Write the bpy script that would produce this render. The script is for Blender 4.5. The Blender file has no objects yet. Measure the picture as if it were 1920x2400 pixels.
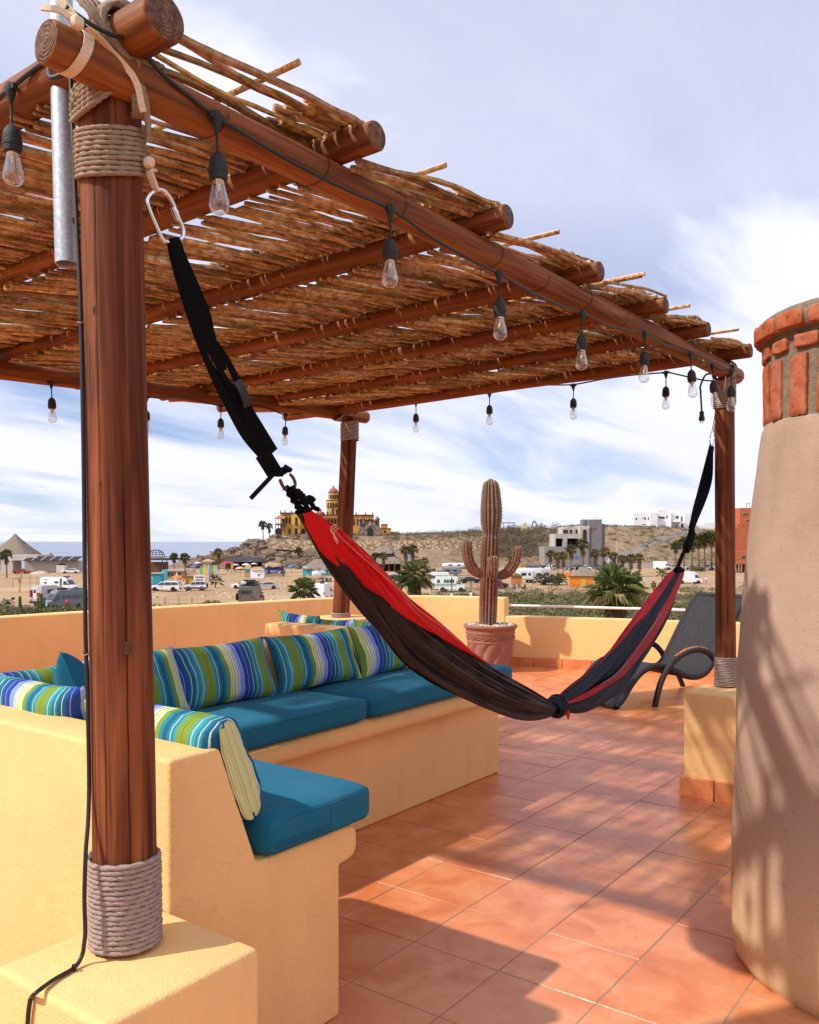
import bpy, bmesh, math, random
from math import sin, cos, pi, radians, sqrt, atan2, exp
from mathutils import Vector as V, Matrix, Quaternion, noise as mn
random.seed(7)
sc = bpy.context.scene
COL = sc.collection
def clamp(x, a=0.0, b=1.0): return a if x < a else b if x > b else x
def lerp(a, b, t): return a + (b - a) * t
def sstep(a, b, x):
    t = clamp((x - a) / (b - a)); return t * t * (3 - 2 * t)

# ------------------------------------------------------------------ camera, sky, sun, exposure
FPX, YH = 2038.0, 1269.0                  # focal length and horizon row of the 1920 x 2400 photograph
YAW = radians(36.549)
CAM = V((2.414, -2.382, 1.36))            # on the terrace, tile grid along X and Y
RT = V((cos(YAW), sin(YAW), 0)); FW = V((-sin(YAW), cos(YAW), 0))
cd = bpy.data.cameras.new('camera'); cam = bpy.data.objects.new('camera', cd); COL.objects.link(cam)
cam.location = CAM; cam.rotation_euler = (pi / 2, 0, YAW)
cd.sensor_fit = 'VERTICAL'; cd.sensor_height = 24.0; cd.lens = FPX / 2400 * 24
cd.shift_y = (1269 - 1200) / 2400.0
cd.clip_start = 0.05; cd.clip_end = 60000
sc.camera = cam
SUN_DIR = V((-0.56, -0.86, 1.0)).normalized()
SKY_STRENGTH = 0.115
def build_world():
    w = bpy.data.worlds.new('World'); sc.world = w; w.use_nodes = True
    nt = w.node_tree; n = nt.nodes; n.clear(); lk = nt.links.new
    out = n.new('ShaderNodeOutputWorld'); bg = n.new('ShaderNodeBackground'); lk(bg.outputs[0], out.inputs[0])
    bg.inputs['Strength'].default_value = SKY_STRENGTH
    sky = n.new('ShaderNodeTexSky'); sky.sky_type = 'NISHITA'; sky.sun_disc = False
    sky.sun_elevation = math.asin(SUN_DIR.z); sky.sun_rotation = atan2(SUN_DIR.x, SUN_DIR.y)
    sky.air_density = 0.9; sky.dust_density = 0.2; sky.ozone_density = 5.0
    tc = n.new('ShaderNodeTexCoord'); sep = n.new('ShaderNodeSeparateXYZ'); lk(tc.outputs['Generated'], sep.inputs[0])
    def M(op, a, b=None, c=None, cl=False):
        k = n.new('ShaderNodeMath'); k.operation = op; k.use_clamp = cl
        for i, x in enumerate((a, b, c)):
            if x is None: continue
            if isinstance(x, (int, float)): k.inputs[i].default_value = x
            else: lk(x, k.inputs[i])
        return k.outputs[0]
    z = M('MAXIMUM', sep.outputs[2], 0.0)
    dz = M('ADD', z, 0.14)
    px = M('DIVIDE', sep.outputs[0], dz); py = M('DIVIDE', sep.outputs[1], dz)
    cb = n.new('ShaderNodeCombineXYZ'); lk(px, cb.inputs[0]); lk(py, cb.inputs[1])
    mp = n.new('ShaderNodeMapping'); lk(cb.outputs[0], mp.inputs[0])
    mp.inputs['Rotation'].default_value = (0, 0, radians(-62)); mp.inputs['Scale'].default_value = (1.0, 0.42, 1)
    mp.inputs['Location'].default_value = (3.3, 1.7, 0)
    n1 = n.new('ShaderNodeTexNoise'); lk(mp.outputs[0], n1.inputs['Vector'])
    n1.inputs['Scale'].default_value = 1.15; n1.inputs['Detail'].default_value = 9; n1.inputs['Roughness'].default_value = 0.55; n1.inputs['Distortion'].default_value = 0.5
    n2 = n.new('ShaderNodeTexNoise'); lk(mp.outputs[0], n2.inputs['Vector'])
    n2.inputs['Scale'].default_value = 0.42; n2.inputs['Detail'].default_value = 3
    s = M('ADD', M('MULTIPLY', n1.outputs[0], 0.62), M('MULTIPLY', n2.outputs[0], 0.55))
    r = n.new('ShaderNodeValToRGB'); lk(s, r.inputs[0])
    r.color_ramp.elements[0].position = 0.47; r.color_ramp.elements[0].color = (0.16,) * 3 + (1,)
    r.color_ramp.elements[1].position = 0.60; r.color_ramp.elements[1].color = (1, 1, 1, 1)
    # a milky veil towards the horizon
    veil = M('MULTIPLY', M('SUBTRACT', 1.0, M('MULTIPLY', z, 11.0), None, True), 0.80)
    high = n.new('ShaderNodeMapRange'); lk(z, high.inputs[0]); high.inputs[1].default_value = 0.10; high.inputs[2].default_value = 0.36; high.inputs[4].default_value = 0.88
    hn = M('MULTIPLY', high.outputs[0], M('ADD', 0.30, M('MULTIPLY', s, 0.95)), None, True)
    cov = M('MAXIMUM', M('MAXIMUM', r.outputs[0], veil), hn)
    mx = n.new('ShaderNodeMix'); mx.data_type = 'RGBA'
    tn = n.new('ShaderNodeMix'); tn.data_type = 'RGBA'; tn.blend_type = 'MULTIPLY'; tn.inputs[0].default_value = 1; lk(sky.outputs[0], tn.inputs[6]); tn.inputs[7].default_value = (0.50, 0.56, 0.66, 1)
    lk(cov, mx.inputs[0]); lk(tn.outputs[2], mx.inputs[6])
    cc = n.new('ShaderNodeMix'); cc.data_type = 'RGBA'; lk(n1.outputs[0], cc.inputs[0])
    cc.inputs[6].default_value = (4.4, 4.5, 5.9, 1); cc.inputs[7].default_value = (5.9, 6.0, 6.6, 1)
    lk(cc.outputs[2], mx.inputs[7]); lk(mx.outputs[2], bg.inputs['Color'])
build_world()
sd = bpy.data.lights.new('sun', 'SUN'); sun = bpy.data.objects.new('sun', sd); COL.objects.link(sun)
sd.energy = 2.95; sd.angle = radians(1.1); sd.color = (1.0, 0.95, 0.87)
sun.rotation_euler = (-SUN_DIR).to_track_quat('-Z', 'Y').to_euler()
vs = sc.view_settings; vs.view_transform = 'Standard'; vs.look = 'None'; vs.gamma = 1; vs.exposure = 0.69
vs.use_curve_mapping = False
sc.cycles.max_bounces = 8; sc.cycles.transparent_max_bounces = 16
sc.cycles.caustics_reflective = False; sc.cycles.caustics_refractive = False

# ------------------------------------------------------------------ survey helpers: where a sight line of the camera meets a plane
def ray(u, v): return FW + RT * ((u - 960) / FPX) + V((0, 0, -(v - YH) / FPX))
def atz(u, v, z): d = ray(u, v); return CAM + d * ((z - CAM.z) / d.z)
def atX(u, v, x): d = ray(u, v); return CAM + d * ((x - CAM.x) / d.x)
def atY(u, v, y): d = ray(u, v); return CAM + d * ((y - CAM.y) / d.y)
def atD(u, v, D): return CAM + ray(u, v) * D
def W(l, f, z): p = CAM + RT * l + FW * f; return V((p.x, p.y, z))

# ------------------------------------------------------------------ mesh helpers
class MB:
    def __init__(s): s.v = []; s.f = []; s.m = []; s.uv = {}
    def add(s, vs, fs, mi=0):
        o = len(s.v); s.v += [tuple(p) for p in vs]
        for f in fs: s.f.append(tuple(i + o for i in f)); s.m.append(mi)
        return o
    def box(s, a, b, mi=0):
        (x0, y0, z0), (x1, y1, z1) = a, b
        s.add([(x0,y0,z0),(x1,y0,z0),(x1,y1,z0),(x0,y1,z0),(x0,y0,z1),(x1,y0,z1),(x1,y1,z1),(x0,y1,z1)],
              [(0,3,2,1),(4,5,6,7),(0,1,5,4),(1,2,6,5),(2,3,7,6),(3,0,4,7)], mi)
    def cbox(s, c, h, rz=0, mi=0):
        o = len(s.v); s.box((-h[0],-h[1],-h[2]), h, mi); cr, sr = cos(rz), sin(rz)
        for i in range(o, len(s.v)):
            x, y, z = s.v[i]; s.v[i] = (c[0]+x*cr-y*sr, c[1]+x*sr+y*cr, c[2]+z)
    def tube(s, pts, rad, n=8, mi=0, caps=True, twist=None):
        pts = [V(p) for p in pts]; k = len(pts)
        rr = rad if callable(rad) else (lambda i, a: rad[i]) if isinstance(rad, (list, tuple)) else (lambda i, a: rad)
        t = (pts[1] - pts[0]).normalized(); a = t.orthogonal().normalized(); vs = []; 
        for i in range(k):
            t2 = (pts[min(i+1, k-1)] - pts[max(i-1, 0)]).normalized()
            if i: a = (t.rotation_difference(t2) @ a); 
            t = t2; a = (a - t * a.dot(t)).normalized(); b = t.cross(a)
            for j in range(n):
                q = 2*pi*j/n; vs.append(pts[i] + (a*cos(q) + b*sin(q)) * rr(i, q))
        fs = [(i*n+j, i*n+(j+1)%n, (i+1)*n+(j+1)%n, (i+1)*n+j) for i in range(k-1) for j in range(n)]
        o = s.add(vs, fs, mi)
        if caps: s.f += [tuple(o+j for j in range(n-1,-1,-1)), tuple(o+(k-1)*n+j for j in range(n))]; s.m += [mi, mi]
        return o
    def lathe(s, prof, n=24, c=(0,0,0), mi=0, fn=None, caps=True):
        vs = []
        for i, (r, z) in enumerate(prof):
            for j in range(n):
                q = 2*pi*j/n; R = fn(r, z, q) if fn else r
                vs.append((c[0]+R*cos(q), c[1]+R*sin(q), c[2]+z))
        k = len(prof)
        fs = [(i*n+j, i*n+(j+1)%n, (i+1)*n+(j+1)%n, (i+1)*n+j) for i in range(k-1) for j in range(n)]
        if caps: fs += [tuple(range(n-1,-1,-1)), tuple((k-1)*n+j for j in range(n))]
        return s.add(vs, fs, mi)
    def grid(s, fn, nu, nv, mi=0, closed_u=False, uvs=False):
        w = nu if closed_u else nu + 1
        vs = [fn(i / nu, j / nv) for j in range(nv + 1) for i in range(w)]
        fs = [(j*w+i, j*w+(i+1) % w, (j+1)*w+(i+1) % w, (j+1)*w+i) for j in range(nv) for i in range(nu)]
        o = s.add(vs, fs, mi)
        if uvs:
            for j in range(nv + 1):
                for i in range(w): s.uv[o+j*w+i] = (i/nu, j/nv)
        return o
    def prism(s, poly, a, b, fn, mi=0):
        """poly of (p,q), extruded from a to b; fn(p,q,t)->xyz"""
        n = len(poly)
        s.add([fn(p, q, a) for p, q in poly] + [fn(p, q, b) for p, q in poly],
              [tuple(range(n-1,-1,-1)), tuple(range(n, 2*n))] + [(i,(i+1)%n,n+(i+1)%n,n+i) for i in range(n)], mi)
    def rbox(s, c, h, r, n=6, bulge=0.0, mi=0, wob=0.0, seed=0):
        """rounded box, centre c, half sizes h"""
        def face(ax, sg):
            u, v = [(1,2),(2,0),(0,1)][ax]
            def f(a, b):
                p = [0,0,0]; p[ax] = sg*h[ax]; p[u] = lerp(-h[u], h[u], a if sg > 0 else 1-a); p[v] = lerp(-h[v], h[v], b)
                q = [clamp(p[k], -h[k]+r, h[k]-r) for k in range(3)]
                d = V(p) - V(q); P = V(q) + (d.normalized()*r if d.length > 1e-9 else d)
                w = max(0, 1-(P.x/h[0])**2)*max(0, 1-(P.y/h[1])**2)
                P.z += bulge*w*(1 if P.z > 0 else 0)
                if wob: P += mn.noise_vector(P*5+V((seed,seed*2,0)))*wob
                return P + V(c)
            return f
        for ax in range(3):
            for sg in (-1, 1): s.grid(face(ax, sg), n, n, mi)
    def xform(s, M, o=0):
        for i in range(o, len(s.v)): s.v[i] = tuple(M @ V(s.v[i]))
    def mesh(s, name, mats, smooth=40, bevel=0, seg=2, weld=False):
        me = bpy.data.meshes.new(name); me.from_pydata(s.v, [], s.f)
        for m in (mats if isinstance(mats, (list, tuple)) else [mats]): me.materials.append(m)
        if any(s.m): me.polygons.foreach_set('material_index', s.m)
        if s.uv:
            uvl = me.uv_layers.new(name='UVMap')
            for l in me.loops: uvl.data[l.index].uv = s.uv.get(l.vertex_index, (0, 0))
        if weld or bevel:
            bm = bmesh.new(); bm.from_mesh(me)
            if weld: bmesh.ops.remove_doubles(bm, verts=bm.verts, dist=1e-5 if weld is True else weld)
            bmesh.ops.recalc_face_normals(bm, faces=bm.faces)
            if bevel:
                es = [e for e in bm.edges if len(e.link_faces) == 2 and e.calc_face_angle(0) > 0.6]
                bmesh.ops.bevel(bm, geom=es, offset=bevel, segments=seg, affect='EDGES', profile=0.5, clamp_overlap=True)
            bm.to_mesh(me); bm.free()
        if smooth:
            me.polygons.foreach_set('use_smooth', [True]*len(me.polygons)); me.set_sharp_from_angle(angle=radians(smooth))
        me.update(); return me
    def obj(s, name, mats, parent=None, local=False, **k):
        return link(name, s.mesh(name, mats, **k), parent, local)
def link(name, me, parent=None, local=False):
    o = bpy.data.objects.new(name, me); COL.objects.link(o)
    if parent is not None:
        o.parent = parent
        if not local: o.location = -wloc(parent)
    return o
def wloc(o):
    p = V(o.location)
    while o.parent: o = o.parent; p += V(o.location)
    return p
def tag(o, label=None, cat=None, group=None, kind=None):
    if label: o['label'] = label
    if cat: o['category'] = cat
    if group: o['group'] = group
    if kind: o['kind'] = kind
    return o
def thing(name, label, cat, loc=(0,0,0), rz=0, group=None, scale=1):
    o = bpy.data.objects.new(name, None); COL.objects.link(o); o.empty_display_size = 0.2
    o.location = loc; o.rotation_euler = (0,0,rz); o.scale = (scale,)*3
    return tag(o, label, cat, group)
def copy_tree(o, parent=None):
    c = o.copy(); COL.objects.link(c)
    if parent: c.parent = parent
    for ch in o.children: copy_tree(ch, c)
    return c
def spline(pts, n):
    """Catmull-Rom through pts, n samples per span"""
    P = [V(p) for p in pts]; out = []
    for i in range(len(P)-1):
        p0 = P[max(i-1,0)]; p1 = P[i]; p2 = P[i+1]; p3 = P[min(i+2,len(P)-1)]
        for k in range(n):
            t = k/n; out.append(0.5*((2*p1)+(p2-p0)*t+(2*p0-5*p1+4*p2-p3)*t*t+(3*p1-p0-3*p2+p3)*t**3))
    out.append(P[-1]); return out
def table(tab, x):
    if x <= tab[0][0]: return tab[0][1]
    for (a, p), (b, q) in zip(tab, tab[1:]):
        if x <= b: return lerp(p, q, (x-a)/(b-a))
    return tab[-1][1]

# ------------------------------------------------------------------ materials
class MT:
    def __init__(s, name, rough=0.8, spec=0.4, metal=0.0):
        m = bpy.data.materials.new(name); m.use_nodes = True; s.m = m; s.nt = m.node_tree; s.n = s.nt.nodes
        s.b = s.n['Principled BSDF']; s.b.inputs['Roughness'].default_value = rough
        s.b.inputs['Specular IOR Level'].default_value = spec; s.b.inputs['Metallic'].default_value = metal
        s._tc = None
    def lk(s, a, b): s.nt.links.new(a, b)
    def co(s, kind='Object', scale=(1,1,1), rot=(0,0,0), loc=None):
        if s._tc is None: s._tc = s.n.new('ShaderNodeTexCoord')
        mp = s.n.new('ShaderNodeMapping'); s.lk(s._tc.outputs[kind], mp.inputs[0])
        mp.inputs['Scale'].default_value = scale; mp.inputs['Rotation'].default_value = rot
        if loc: mp.inputs['Location'].default_value = loc
        return mp.outputs[0]
    def noise(s, co, scale, detail=4, rough=0.55, dist=0.0):
        k = s.n.new('ShaderNodeTexNoise'); s.lk(co, k.inputs['Vector'])
        k.inputs['Scale'].default_value = scale; k.inputs['Detail'].default_value = detail
        k.inputs['Roughness'].default_value = rough; k.inputs['Distortion'].default_value = dist
        return k.outputs[0]
    def ramp(s, f, stops, interp='LINEAR'):
        r = s.n.new('ShaderNodeValToRGB'); s.lk(f, r.inputs[0]); cr = r.color_ramp; cr.interpolation = interp
        while len(cr.elements) < len(stops): cr.elements.new(0.5)
        for e, (p, c) in zip(cr.elements, stops):
            e.position = p; e.color = (c, c, c, 1) if isinstance(c, (int, float)) else (*c, 1)
        return r.outputs[0]
    def math(s, op, a, b=None, cl=False):
        k = s.n.new('ShaderNodeMath'); k.operation = op; k.use_clamp = cl
        for i, x in enumerate((a, b)):
            if x is None: continue
            if isinstance(x, (int, float)): k.inputs[i].default_value = x
            else: s.lk(x, k.inputs[i])
        return k.outputs[0]
    def mix(s, f, a, b, mode='MIX'):
        k = s.n.new('ShaderNodeMix'); k.data_type = 'RGBA'; k.blend_type = mode
        for i, x in ((0, f), (6, a), (7, b)):
            if isinstance(x, (int, float)): k.inputs[i].default_value = x
            elif isinstance(x, tuple): k.inputs[i].default_value = (*x[:3], 1)
            else: s.lk(x, k.inputs[i])
        return k.outputs[2]
    def color(s, x):
        if isinstance(x, tuple): s.b.inputs['Base Color'].default_value = (*x[:3], 1)
        else: s.lk(x, s.b.inputs['Base Color'])
    def rough(s, x): s.lk(x, s.b.inputs['Roughness'])
    def bump(s, h, dist=0.01, strength=1.0):
        k = s.n.new('ShaderNodeBump'); s.lk(h, k.inputs['Height']); k.inputs['Distance'].default_value = dist
        k.inputs['Strength'].default_value = strength
        if s.b.inputs['Normal'].links: s.lk(s.b.inputs['Normal'].links[0].from_socket, k.inputs['Normal'])
        s.lk(k.outputs[0], s.b.inputs['Normal'])
    def rand(s):
        return s.n.new('ShaderNodeObjectInfo').outputs['Random']
    def normal_z(s):
        g = s.n.new('ShaderNodeNewGeometry'); x = s.n.new('ShaderNodeSeparateXYZ'); s.lk(g.outputs['Normal'], x.inputs[0]); return x.outputs[2]
def plain(name, col, rough=0.7, spec=0.4, metal=0.0, var=0.15, scale=6.0, bump=0.0, rnd=0.0):
    t = MT(name, rough, spec, metal); n = t.noise(t.co(), scale, 4)
    c = t.mix(n, tuple(x*(1-var) for x in col), tuple(min(1, x*(1+var)) for x in col))
    if rnd:
        c = t.mix(t.rand(), c, tuple(x*(1-rnd) for x in col))
    t.color(c)
    if bump: t.bump(t.noise(t.co(), scale*6, 3), bump)
    return t.m
def stucco(name, col, pale=None, dirt=0.35):
    t = MT(name, 0.88, 0.25); c = t.co()
    n1 = t.noise(c, 2.2, 6, 0.6); n2 = t.noise(c, 60, 3, 0.7)
    base = t.mix(t.ramp(n1, [(0.35, 0.0), (0.7, 1.0)]), tuple(x*0.93 for x in col), tuple(min(1, x*1.05) for x in col))
    base = t.mix(t.math('MULTIPLY', t.ramp(n2, [(0.45, 0.0), (0.62, 1.0)]), 0.10), base, pale or tuple(min(1, x*1.25+0.03) for x in col))
    sp = t.ramp(t.noise(t.co(scale=(1,1,0.45)), 21, 4, 0.7), [(0.70, 0.0), (0.76, 1.0)])
    base = t.mix(t.math('MULTIPLY', sp, dirt), base, tuple(x*0.45 for x in col))
    dr = t.ramp(t.noise(t.co(scale=(9, 9, 0.8)), 1.0, 5, 0.65), [(0.52, 0.0), (0.74, 0.16)]); base = t.mix(dr, base, tuple(x*0.55 for x in col))
    vo = t.n.new('ShaderNodeTexVoronoi'); vo.feature = 'DISTANCE_TO_EDGE'; wv = t.n.new('ShaderNodeVectorMath'); wv.operation = 'ADD'; t.lk(c, wv.inputs[0])
    nz = t.n.new('ShaderNodeTexNoise'); t.lk(c, nz.inputs['Vector']); nz.inputs['Scale'].default_value = 5; nz.inputs['Detail'].default_value = 5; sc3 = t.n.new('ShaderNodeVectorMath'); sc3.operation = 'SCALE'; sc3.inputs['Scale'].default_value = 0.35; t.lk(nz.outputs['Color'], sc3.inputs[0]); t.lk(sc3.outputs[0], wv.inputs[1])
    t.lk(wv.outputs[0], vo.inputs['Vector']); vo.inputs['Scale'].default_value = 1.3
    ck = t.math('MULTIPLY', t.ramp(vo.outputs['Distance'], [(0.0, 0.13), (0.0035, 0.0)]), t.ramp(t.noise(c, 1.1, 2), [(0.55, 0.0), (0.62, 1.0)])); base = t.mix(ck, base, tuple(x*0.35 for x in col))
    t.color(base)
    t.bump(n2, 0.0035, 0.5); t.bump(t.noise(c, 190, 2, 0.6), 0.0030, 0.6); t.bump(t.noise(c, 7, 4), 0.02, 0.22)
    return t.m
WALL = (0.83, 0.50, 0.20)
M_wall = stucco('ochre_stucco', WALL)
M_coping = stucco('pale_stucco', (0.86, 0.62, 0.36), dirt=0.2)
def wood(name, dark, mid, lite, rough=0.45):
    t = MT(name, rough, 0.18); c = t.co(scale=(22, 22, 1.1)); r = t.rand()
    ad = t.n.new('ShaderNodeVectorMath'); ad.operation = 'ADD'; t.lk(c, ad.inputs[0]); t.lk(r, ad.inputs[1])
    n1 = t.noise(ad.outputs[0], 1.0, 7, 0.62, 0.8); n2 = t.noise(t.co(scale=(70, 70, 2.2)), 1.0, 4, 0.6)
    n3 = t.noise(t.co(scale=(6, 6, 1.6)), 1.0, 3)
    k = t.ramp(n1, [(0.36, dark), (0.5, mid), (0.66, lite)])
    k = t.mix(t.ramp(n2, [(0.33, 0.75), (0.45, 0.0)]), k, tuple(x*0.4 for x in dark))
    k = t.mix(t.ramp(n3, [(0.42, 0.0), (0.7, 0.6)]), k, tuple(x*0.75 for x in mid))
    ck = t.n.new('ShaderNodeVertexColor'); ck.layer_name = 'crack'
    k = t.mix(t.ramp(ck.outputs[0], [(0.30, 0.0), (0.75, 1.0)]), k, (0.010, 0.005, 0.003))
    t.color(k); t.rough(t.ramp(n1, [(0.3, rough+0.2), (0.7, rough-0.05)]))
    t.bump(n1, 0.006, 0.5); t.bump(n2, 0.003, 0.5)
    return t.m
M_post = wood('varnished_post', (0.080, 0.022, 0.010), (0.155, 0.043, 0.017), (0.31, 0.098, 0.030), 0.6)
M_beam = wood('varnished_beam', (0.12, 0.038, 0.014), (0.25, 0.078, 0.023), (0.38, 0.128, 0.038), 0.5)
M_knot = plain('wood_knot', (0.07, 0.022, 0.010), 0.6, 0.3, var=0.4, scale=60)
def endgrain():
    t = MT('log_end_grain', 0.85, 0.2)
    c = t.co(); w = t.n.new('ShaderNodeTexWave'); w.wave_type = 'RINGS'; w.rings_direction = 'Z'; t.lk(c, w.inputs['Vector'])
    w.inputs['Scale'].default_value = 38; w.inputs['Distortion'].default_value = 5.0; w.inputs['Detail'].default_value = 3
    n = t.noise(c, 55, 4)
    k = t.mix(w.outputs[1], (0.17, 0.085, 0.055), (0.25, 0.145, 0.095)); k = t.mix(t.ramp(n, [(0.4, 0.7), (0.6, 0)]), k, (0.07, 0.03, 0.02))
    t.color(k); t.bump(w.outputs[1], 0.002); return t.m
M_end = endgrain()
def rope_mat(name, a, b):
    t = MT(name, 0.95, 0.1); c = t.co(); n = t.noise(c, 40, 5, 0.7); n2 = t.noise(c, 420, 3, 0.7)
    t.color(t.mix(t.ramp(n2, [(0.35, 0.0), (0.65, 1.0)]), t.mix(n, a, b), tuple(x*1.35 for x in b)))
    t.bump(n2, 0.002, 0.8); return t.m
M_rope = rope_mat('sisal_rope', (0.15, 0.10, 0.068), (0.32, 0.225, 0.155))
M_rope_grey = rope_mat('weathered_rope', (0.17, 0.125, 0.105), (0.34, 0.26, 0.225))
def reed_mat():
    t = MT('dry_reed', 0.85, 0.2); r = t.rand(); c = t.co()
    n = t.noise(c, 34, 6, 0.7); n2 = t.noise(t.co(scale=(1, 0.14, 1)), 60, 4, 0.6)
    k = t.ramp(n, [(0.30, (0.13, 0.068, 0.028)), (0.5, (0.53, 0.315, 0.14)), (0.72, (0.72, 0.51, 0.28))])
    k = t.mix(t.ramp(n2, [(0.38, 0.7), (0.52, 0.0)]), k, (0.10, 0.045, 0.02))
    k = t.mix(t.math('MULTIPLY', t.ramp(r, [(0.2, 0.0), (1.0, 0.6)]), 0.5), k, (0.22, 0.11, 0.05))
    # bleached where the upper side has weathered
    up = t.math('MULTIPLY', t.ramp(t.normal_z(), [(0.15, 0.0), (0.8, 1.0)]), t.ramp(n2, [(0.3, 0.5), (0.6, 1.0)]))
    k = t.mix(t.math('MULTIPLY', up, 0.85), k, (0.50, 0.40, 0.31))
    tv = t.n.new('ShaderNodeVertexColor'); tv.layer_name = 'tint'; k = t.mix(1.0, k, tv.outputs[0], 'MULTIPLY')
    t.color(k); t.bump(n, 0.006, 0.8); t.bump(n2, 0.004, 0.6); return t.m
M_reed = reed_mat()
def tile_mat(name='terracotta_tile', k0=1.0):
    t = MT(name, 0.33, 0.5); c = t.co('Object'); g = t.n.new('ShaderNodeNewGeometry').outputs['Position']
    n1 = t.noise(g, 5.0, 7, 0.62, 0.6); n2 = t.noise(g, 26, 5, 0.65)
    col = t.ramp(n1, [(0.28, (0.50*k0, 0.125*k0, 0.038*k0)), (0.48, (0.64*k0, 0.205*k0, 0.072*k0)), (0.70, (0.75*k0, 0.32*k0, 0.15*k0))])
    col = t.mix(t.ramp(n2, [(0.55, 0.0), (0.75, 0.35)]), col, (0.40*k0, 0.10*k0, 0.03*k0))
    col = t.mix(t.math('MULTIPLY', t.rand(), 0.42), col, (0.50*k0, 0.145*k0, 0.045*k0)); col = t.mix(t.ramp(t.noise(g, 1.3, 4), [(0.5, 0.0), (0.75, 0.28)]), col, (0.70*k0, 0.36*k0, 0.20*k0))
    t.color(col); t.rough(t.ramp(n2, [(0.3, 0.27), (0.7, 0.42)])); t.bump(n2, 0.0015, 0.4); return t.m
M_tile = tile_mat()
M_grout = plain('grout', (0.36, 0.25, 0.17), 0.9, 0.2, var=0.2, scale=30, bump=0.002)
def fabric(name, col, weave=900, rough=0.9, dust=0.0):
    t = MT(name, rough, 0.2); c = t.co(); n = t.noise(c, 5, 5); n2 = t.noise(c, weave, 2, 0.5)
    k = t.mix(n, tuple(x*0.86 for x in col), tuple(min(1, x*1.1) for x in col))
    if dust: k = t.mix(t.math('MULTIPLY', t.ramp(t.noise(c, 12, 5, 0.7), [(0.45, 0.0), (0.75, 1.0)]), dust), k, (0.25, 0.22, 0.2))
    t.color(k); t.bump(n2, 0.0012, 0.6); t.bump(t.noise(t.co(scale=(1,1,2)), 9, 4, 0.6, 0.8), 0.02, 0.22)
    t.b.inputs['Sheen Weight'].default_value = 0.04
    return t.m
M_teal = fabric('teal_canvas', (0.008, 0.135, 0.215), dust=0.05)
M_teal_dark = fabric('teal_piping', (0.02, 0.10, 0.15))
def stripes():
    t = MT('striped_canvas', 0.9, 0.2); uvn = t.co('UV'); sx = t.n.new('ShaderNodeSeparateXYZ'); t.lk(uvn, sx.inputs[0])
    wob = t.noise(t.co('UV', (3, 6, 1)), 1.0, 2)
    u = t.math('ADD', sx.outputs[0], t.math('MULTIPLY', wob, 0.012))
    f = t.math('FRACT', t.math('ADD', t.math('MULTIPLY', u, 1.75), t.math('MULTIPLY', t.rand(), 3.0)))
    G = (0.19, 0.27, 0.030); CR = (0.60, 0.66, 0.36); LV = (0.27, 0.33, 0.68); NV = (0.018, 0.055, 0.30); TL = (0.022, 0.20, 0.27); TD = (0.012, 0.105, 0.20); TG = (0.05, 0.29, 0.31); DK = (0.03, 0.05, 0.08); PL = (0.55, 0.68, 0.62)
    st = [(0, G), (.055, DK), (.062, G), (.14, TG), (.17, PL), (.178, TG), (.215, TL), (.255, PL), (.262, TL), (.29, TD), (.335, PL), (.342, TD), (.38, NV), (.42, LV), (.427, NV), (.50, LV), (.535, NV), (.541, LV), (.585, PL), (.60, LV), (.62, CR), (.66, DK), (.666, CR), (.705, G), (.712, CR), (.745, G), (.80, TL), (.845, TD), (.90, TL), (.935, PL), (.942, TL), (.97, TG)]
    t.color(t.ramp(f, st, 'CONSTANT')); c = t.co(); t.bump(t.noise(c, 900, 2), 0.001, 0.5); t.bump(t.noise(c, 14, 3), 0.012, 0.35)
    return t.m
M_stripe = stripes()
M_cream_stripe = None
def cream_stripe():
    t = MT('cream_striped_canvas', 0.9, 0.2); s = t.n.new('ShaderNodeSeparateXYZ'); t.lk(t.co('UV'), s.inputs[0])
    f = t.math('FRACT', t.math('MULTIPLY', s.outputs[0], 3.0))
    t.color(t.ramp(f, [(0, (0.52, 0.56, 0.24)), (.2, (0.04, 0.10, 0.13)), (.24, (0.60, 0.62, 0.30)), (.5, (0.20, 0.30, 0.06)), (.53, (0.60, 0.62, 0.30)), (.8, (0.25, 0.35, 0.10)), (.83, (0.52, 0.56, 0.24))], 'CONSTANT'))
    return t.m
M_cream = cream_stripe()
M_black = plain('black_plastic', (0.012, 0.012, 0.013), 0.45, 0.5, var=0.3, scale=20)
def strap_mat():
    t = MT('black_webbing', 0.9, 0.06); c = t.co(); n = t.noise(c, 700, 2); t.color(t.mix(n, (0.003,0.003,0.0035), (0.008,0.0075,0.0075))); t.bump(n, 0.001, 0.6); return t.m
M_strap = strap_mat()
M_socket = plain('dusty_socket', (0.022, 0.021, 0.022), 0.6, 0.4, var=0.9, scale=60, bump=0.002)
M_steel = plain('polished_steel', (0.75, 0.75, 0.76), 0.16, 0.5, 1.0, var=0.1)
def galv():
    t = MT('galvanised_steel', 0.5, 0.5, 0.6); c = t.co(); v = t.n.new('ShaderNodeTexVoronoi'); t.lk(c, v.inputs['Vector']); v.inputs['Scale'].default_value = 120
    t.color(t.mix(v.outputs[0], (0.36,0.38,0.40), (0.58,0.60,0.62))); return t.m
M_galv = galv()
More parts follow.
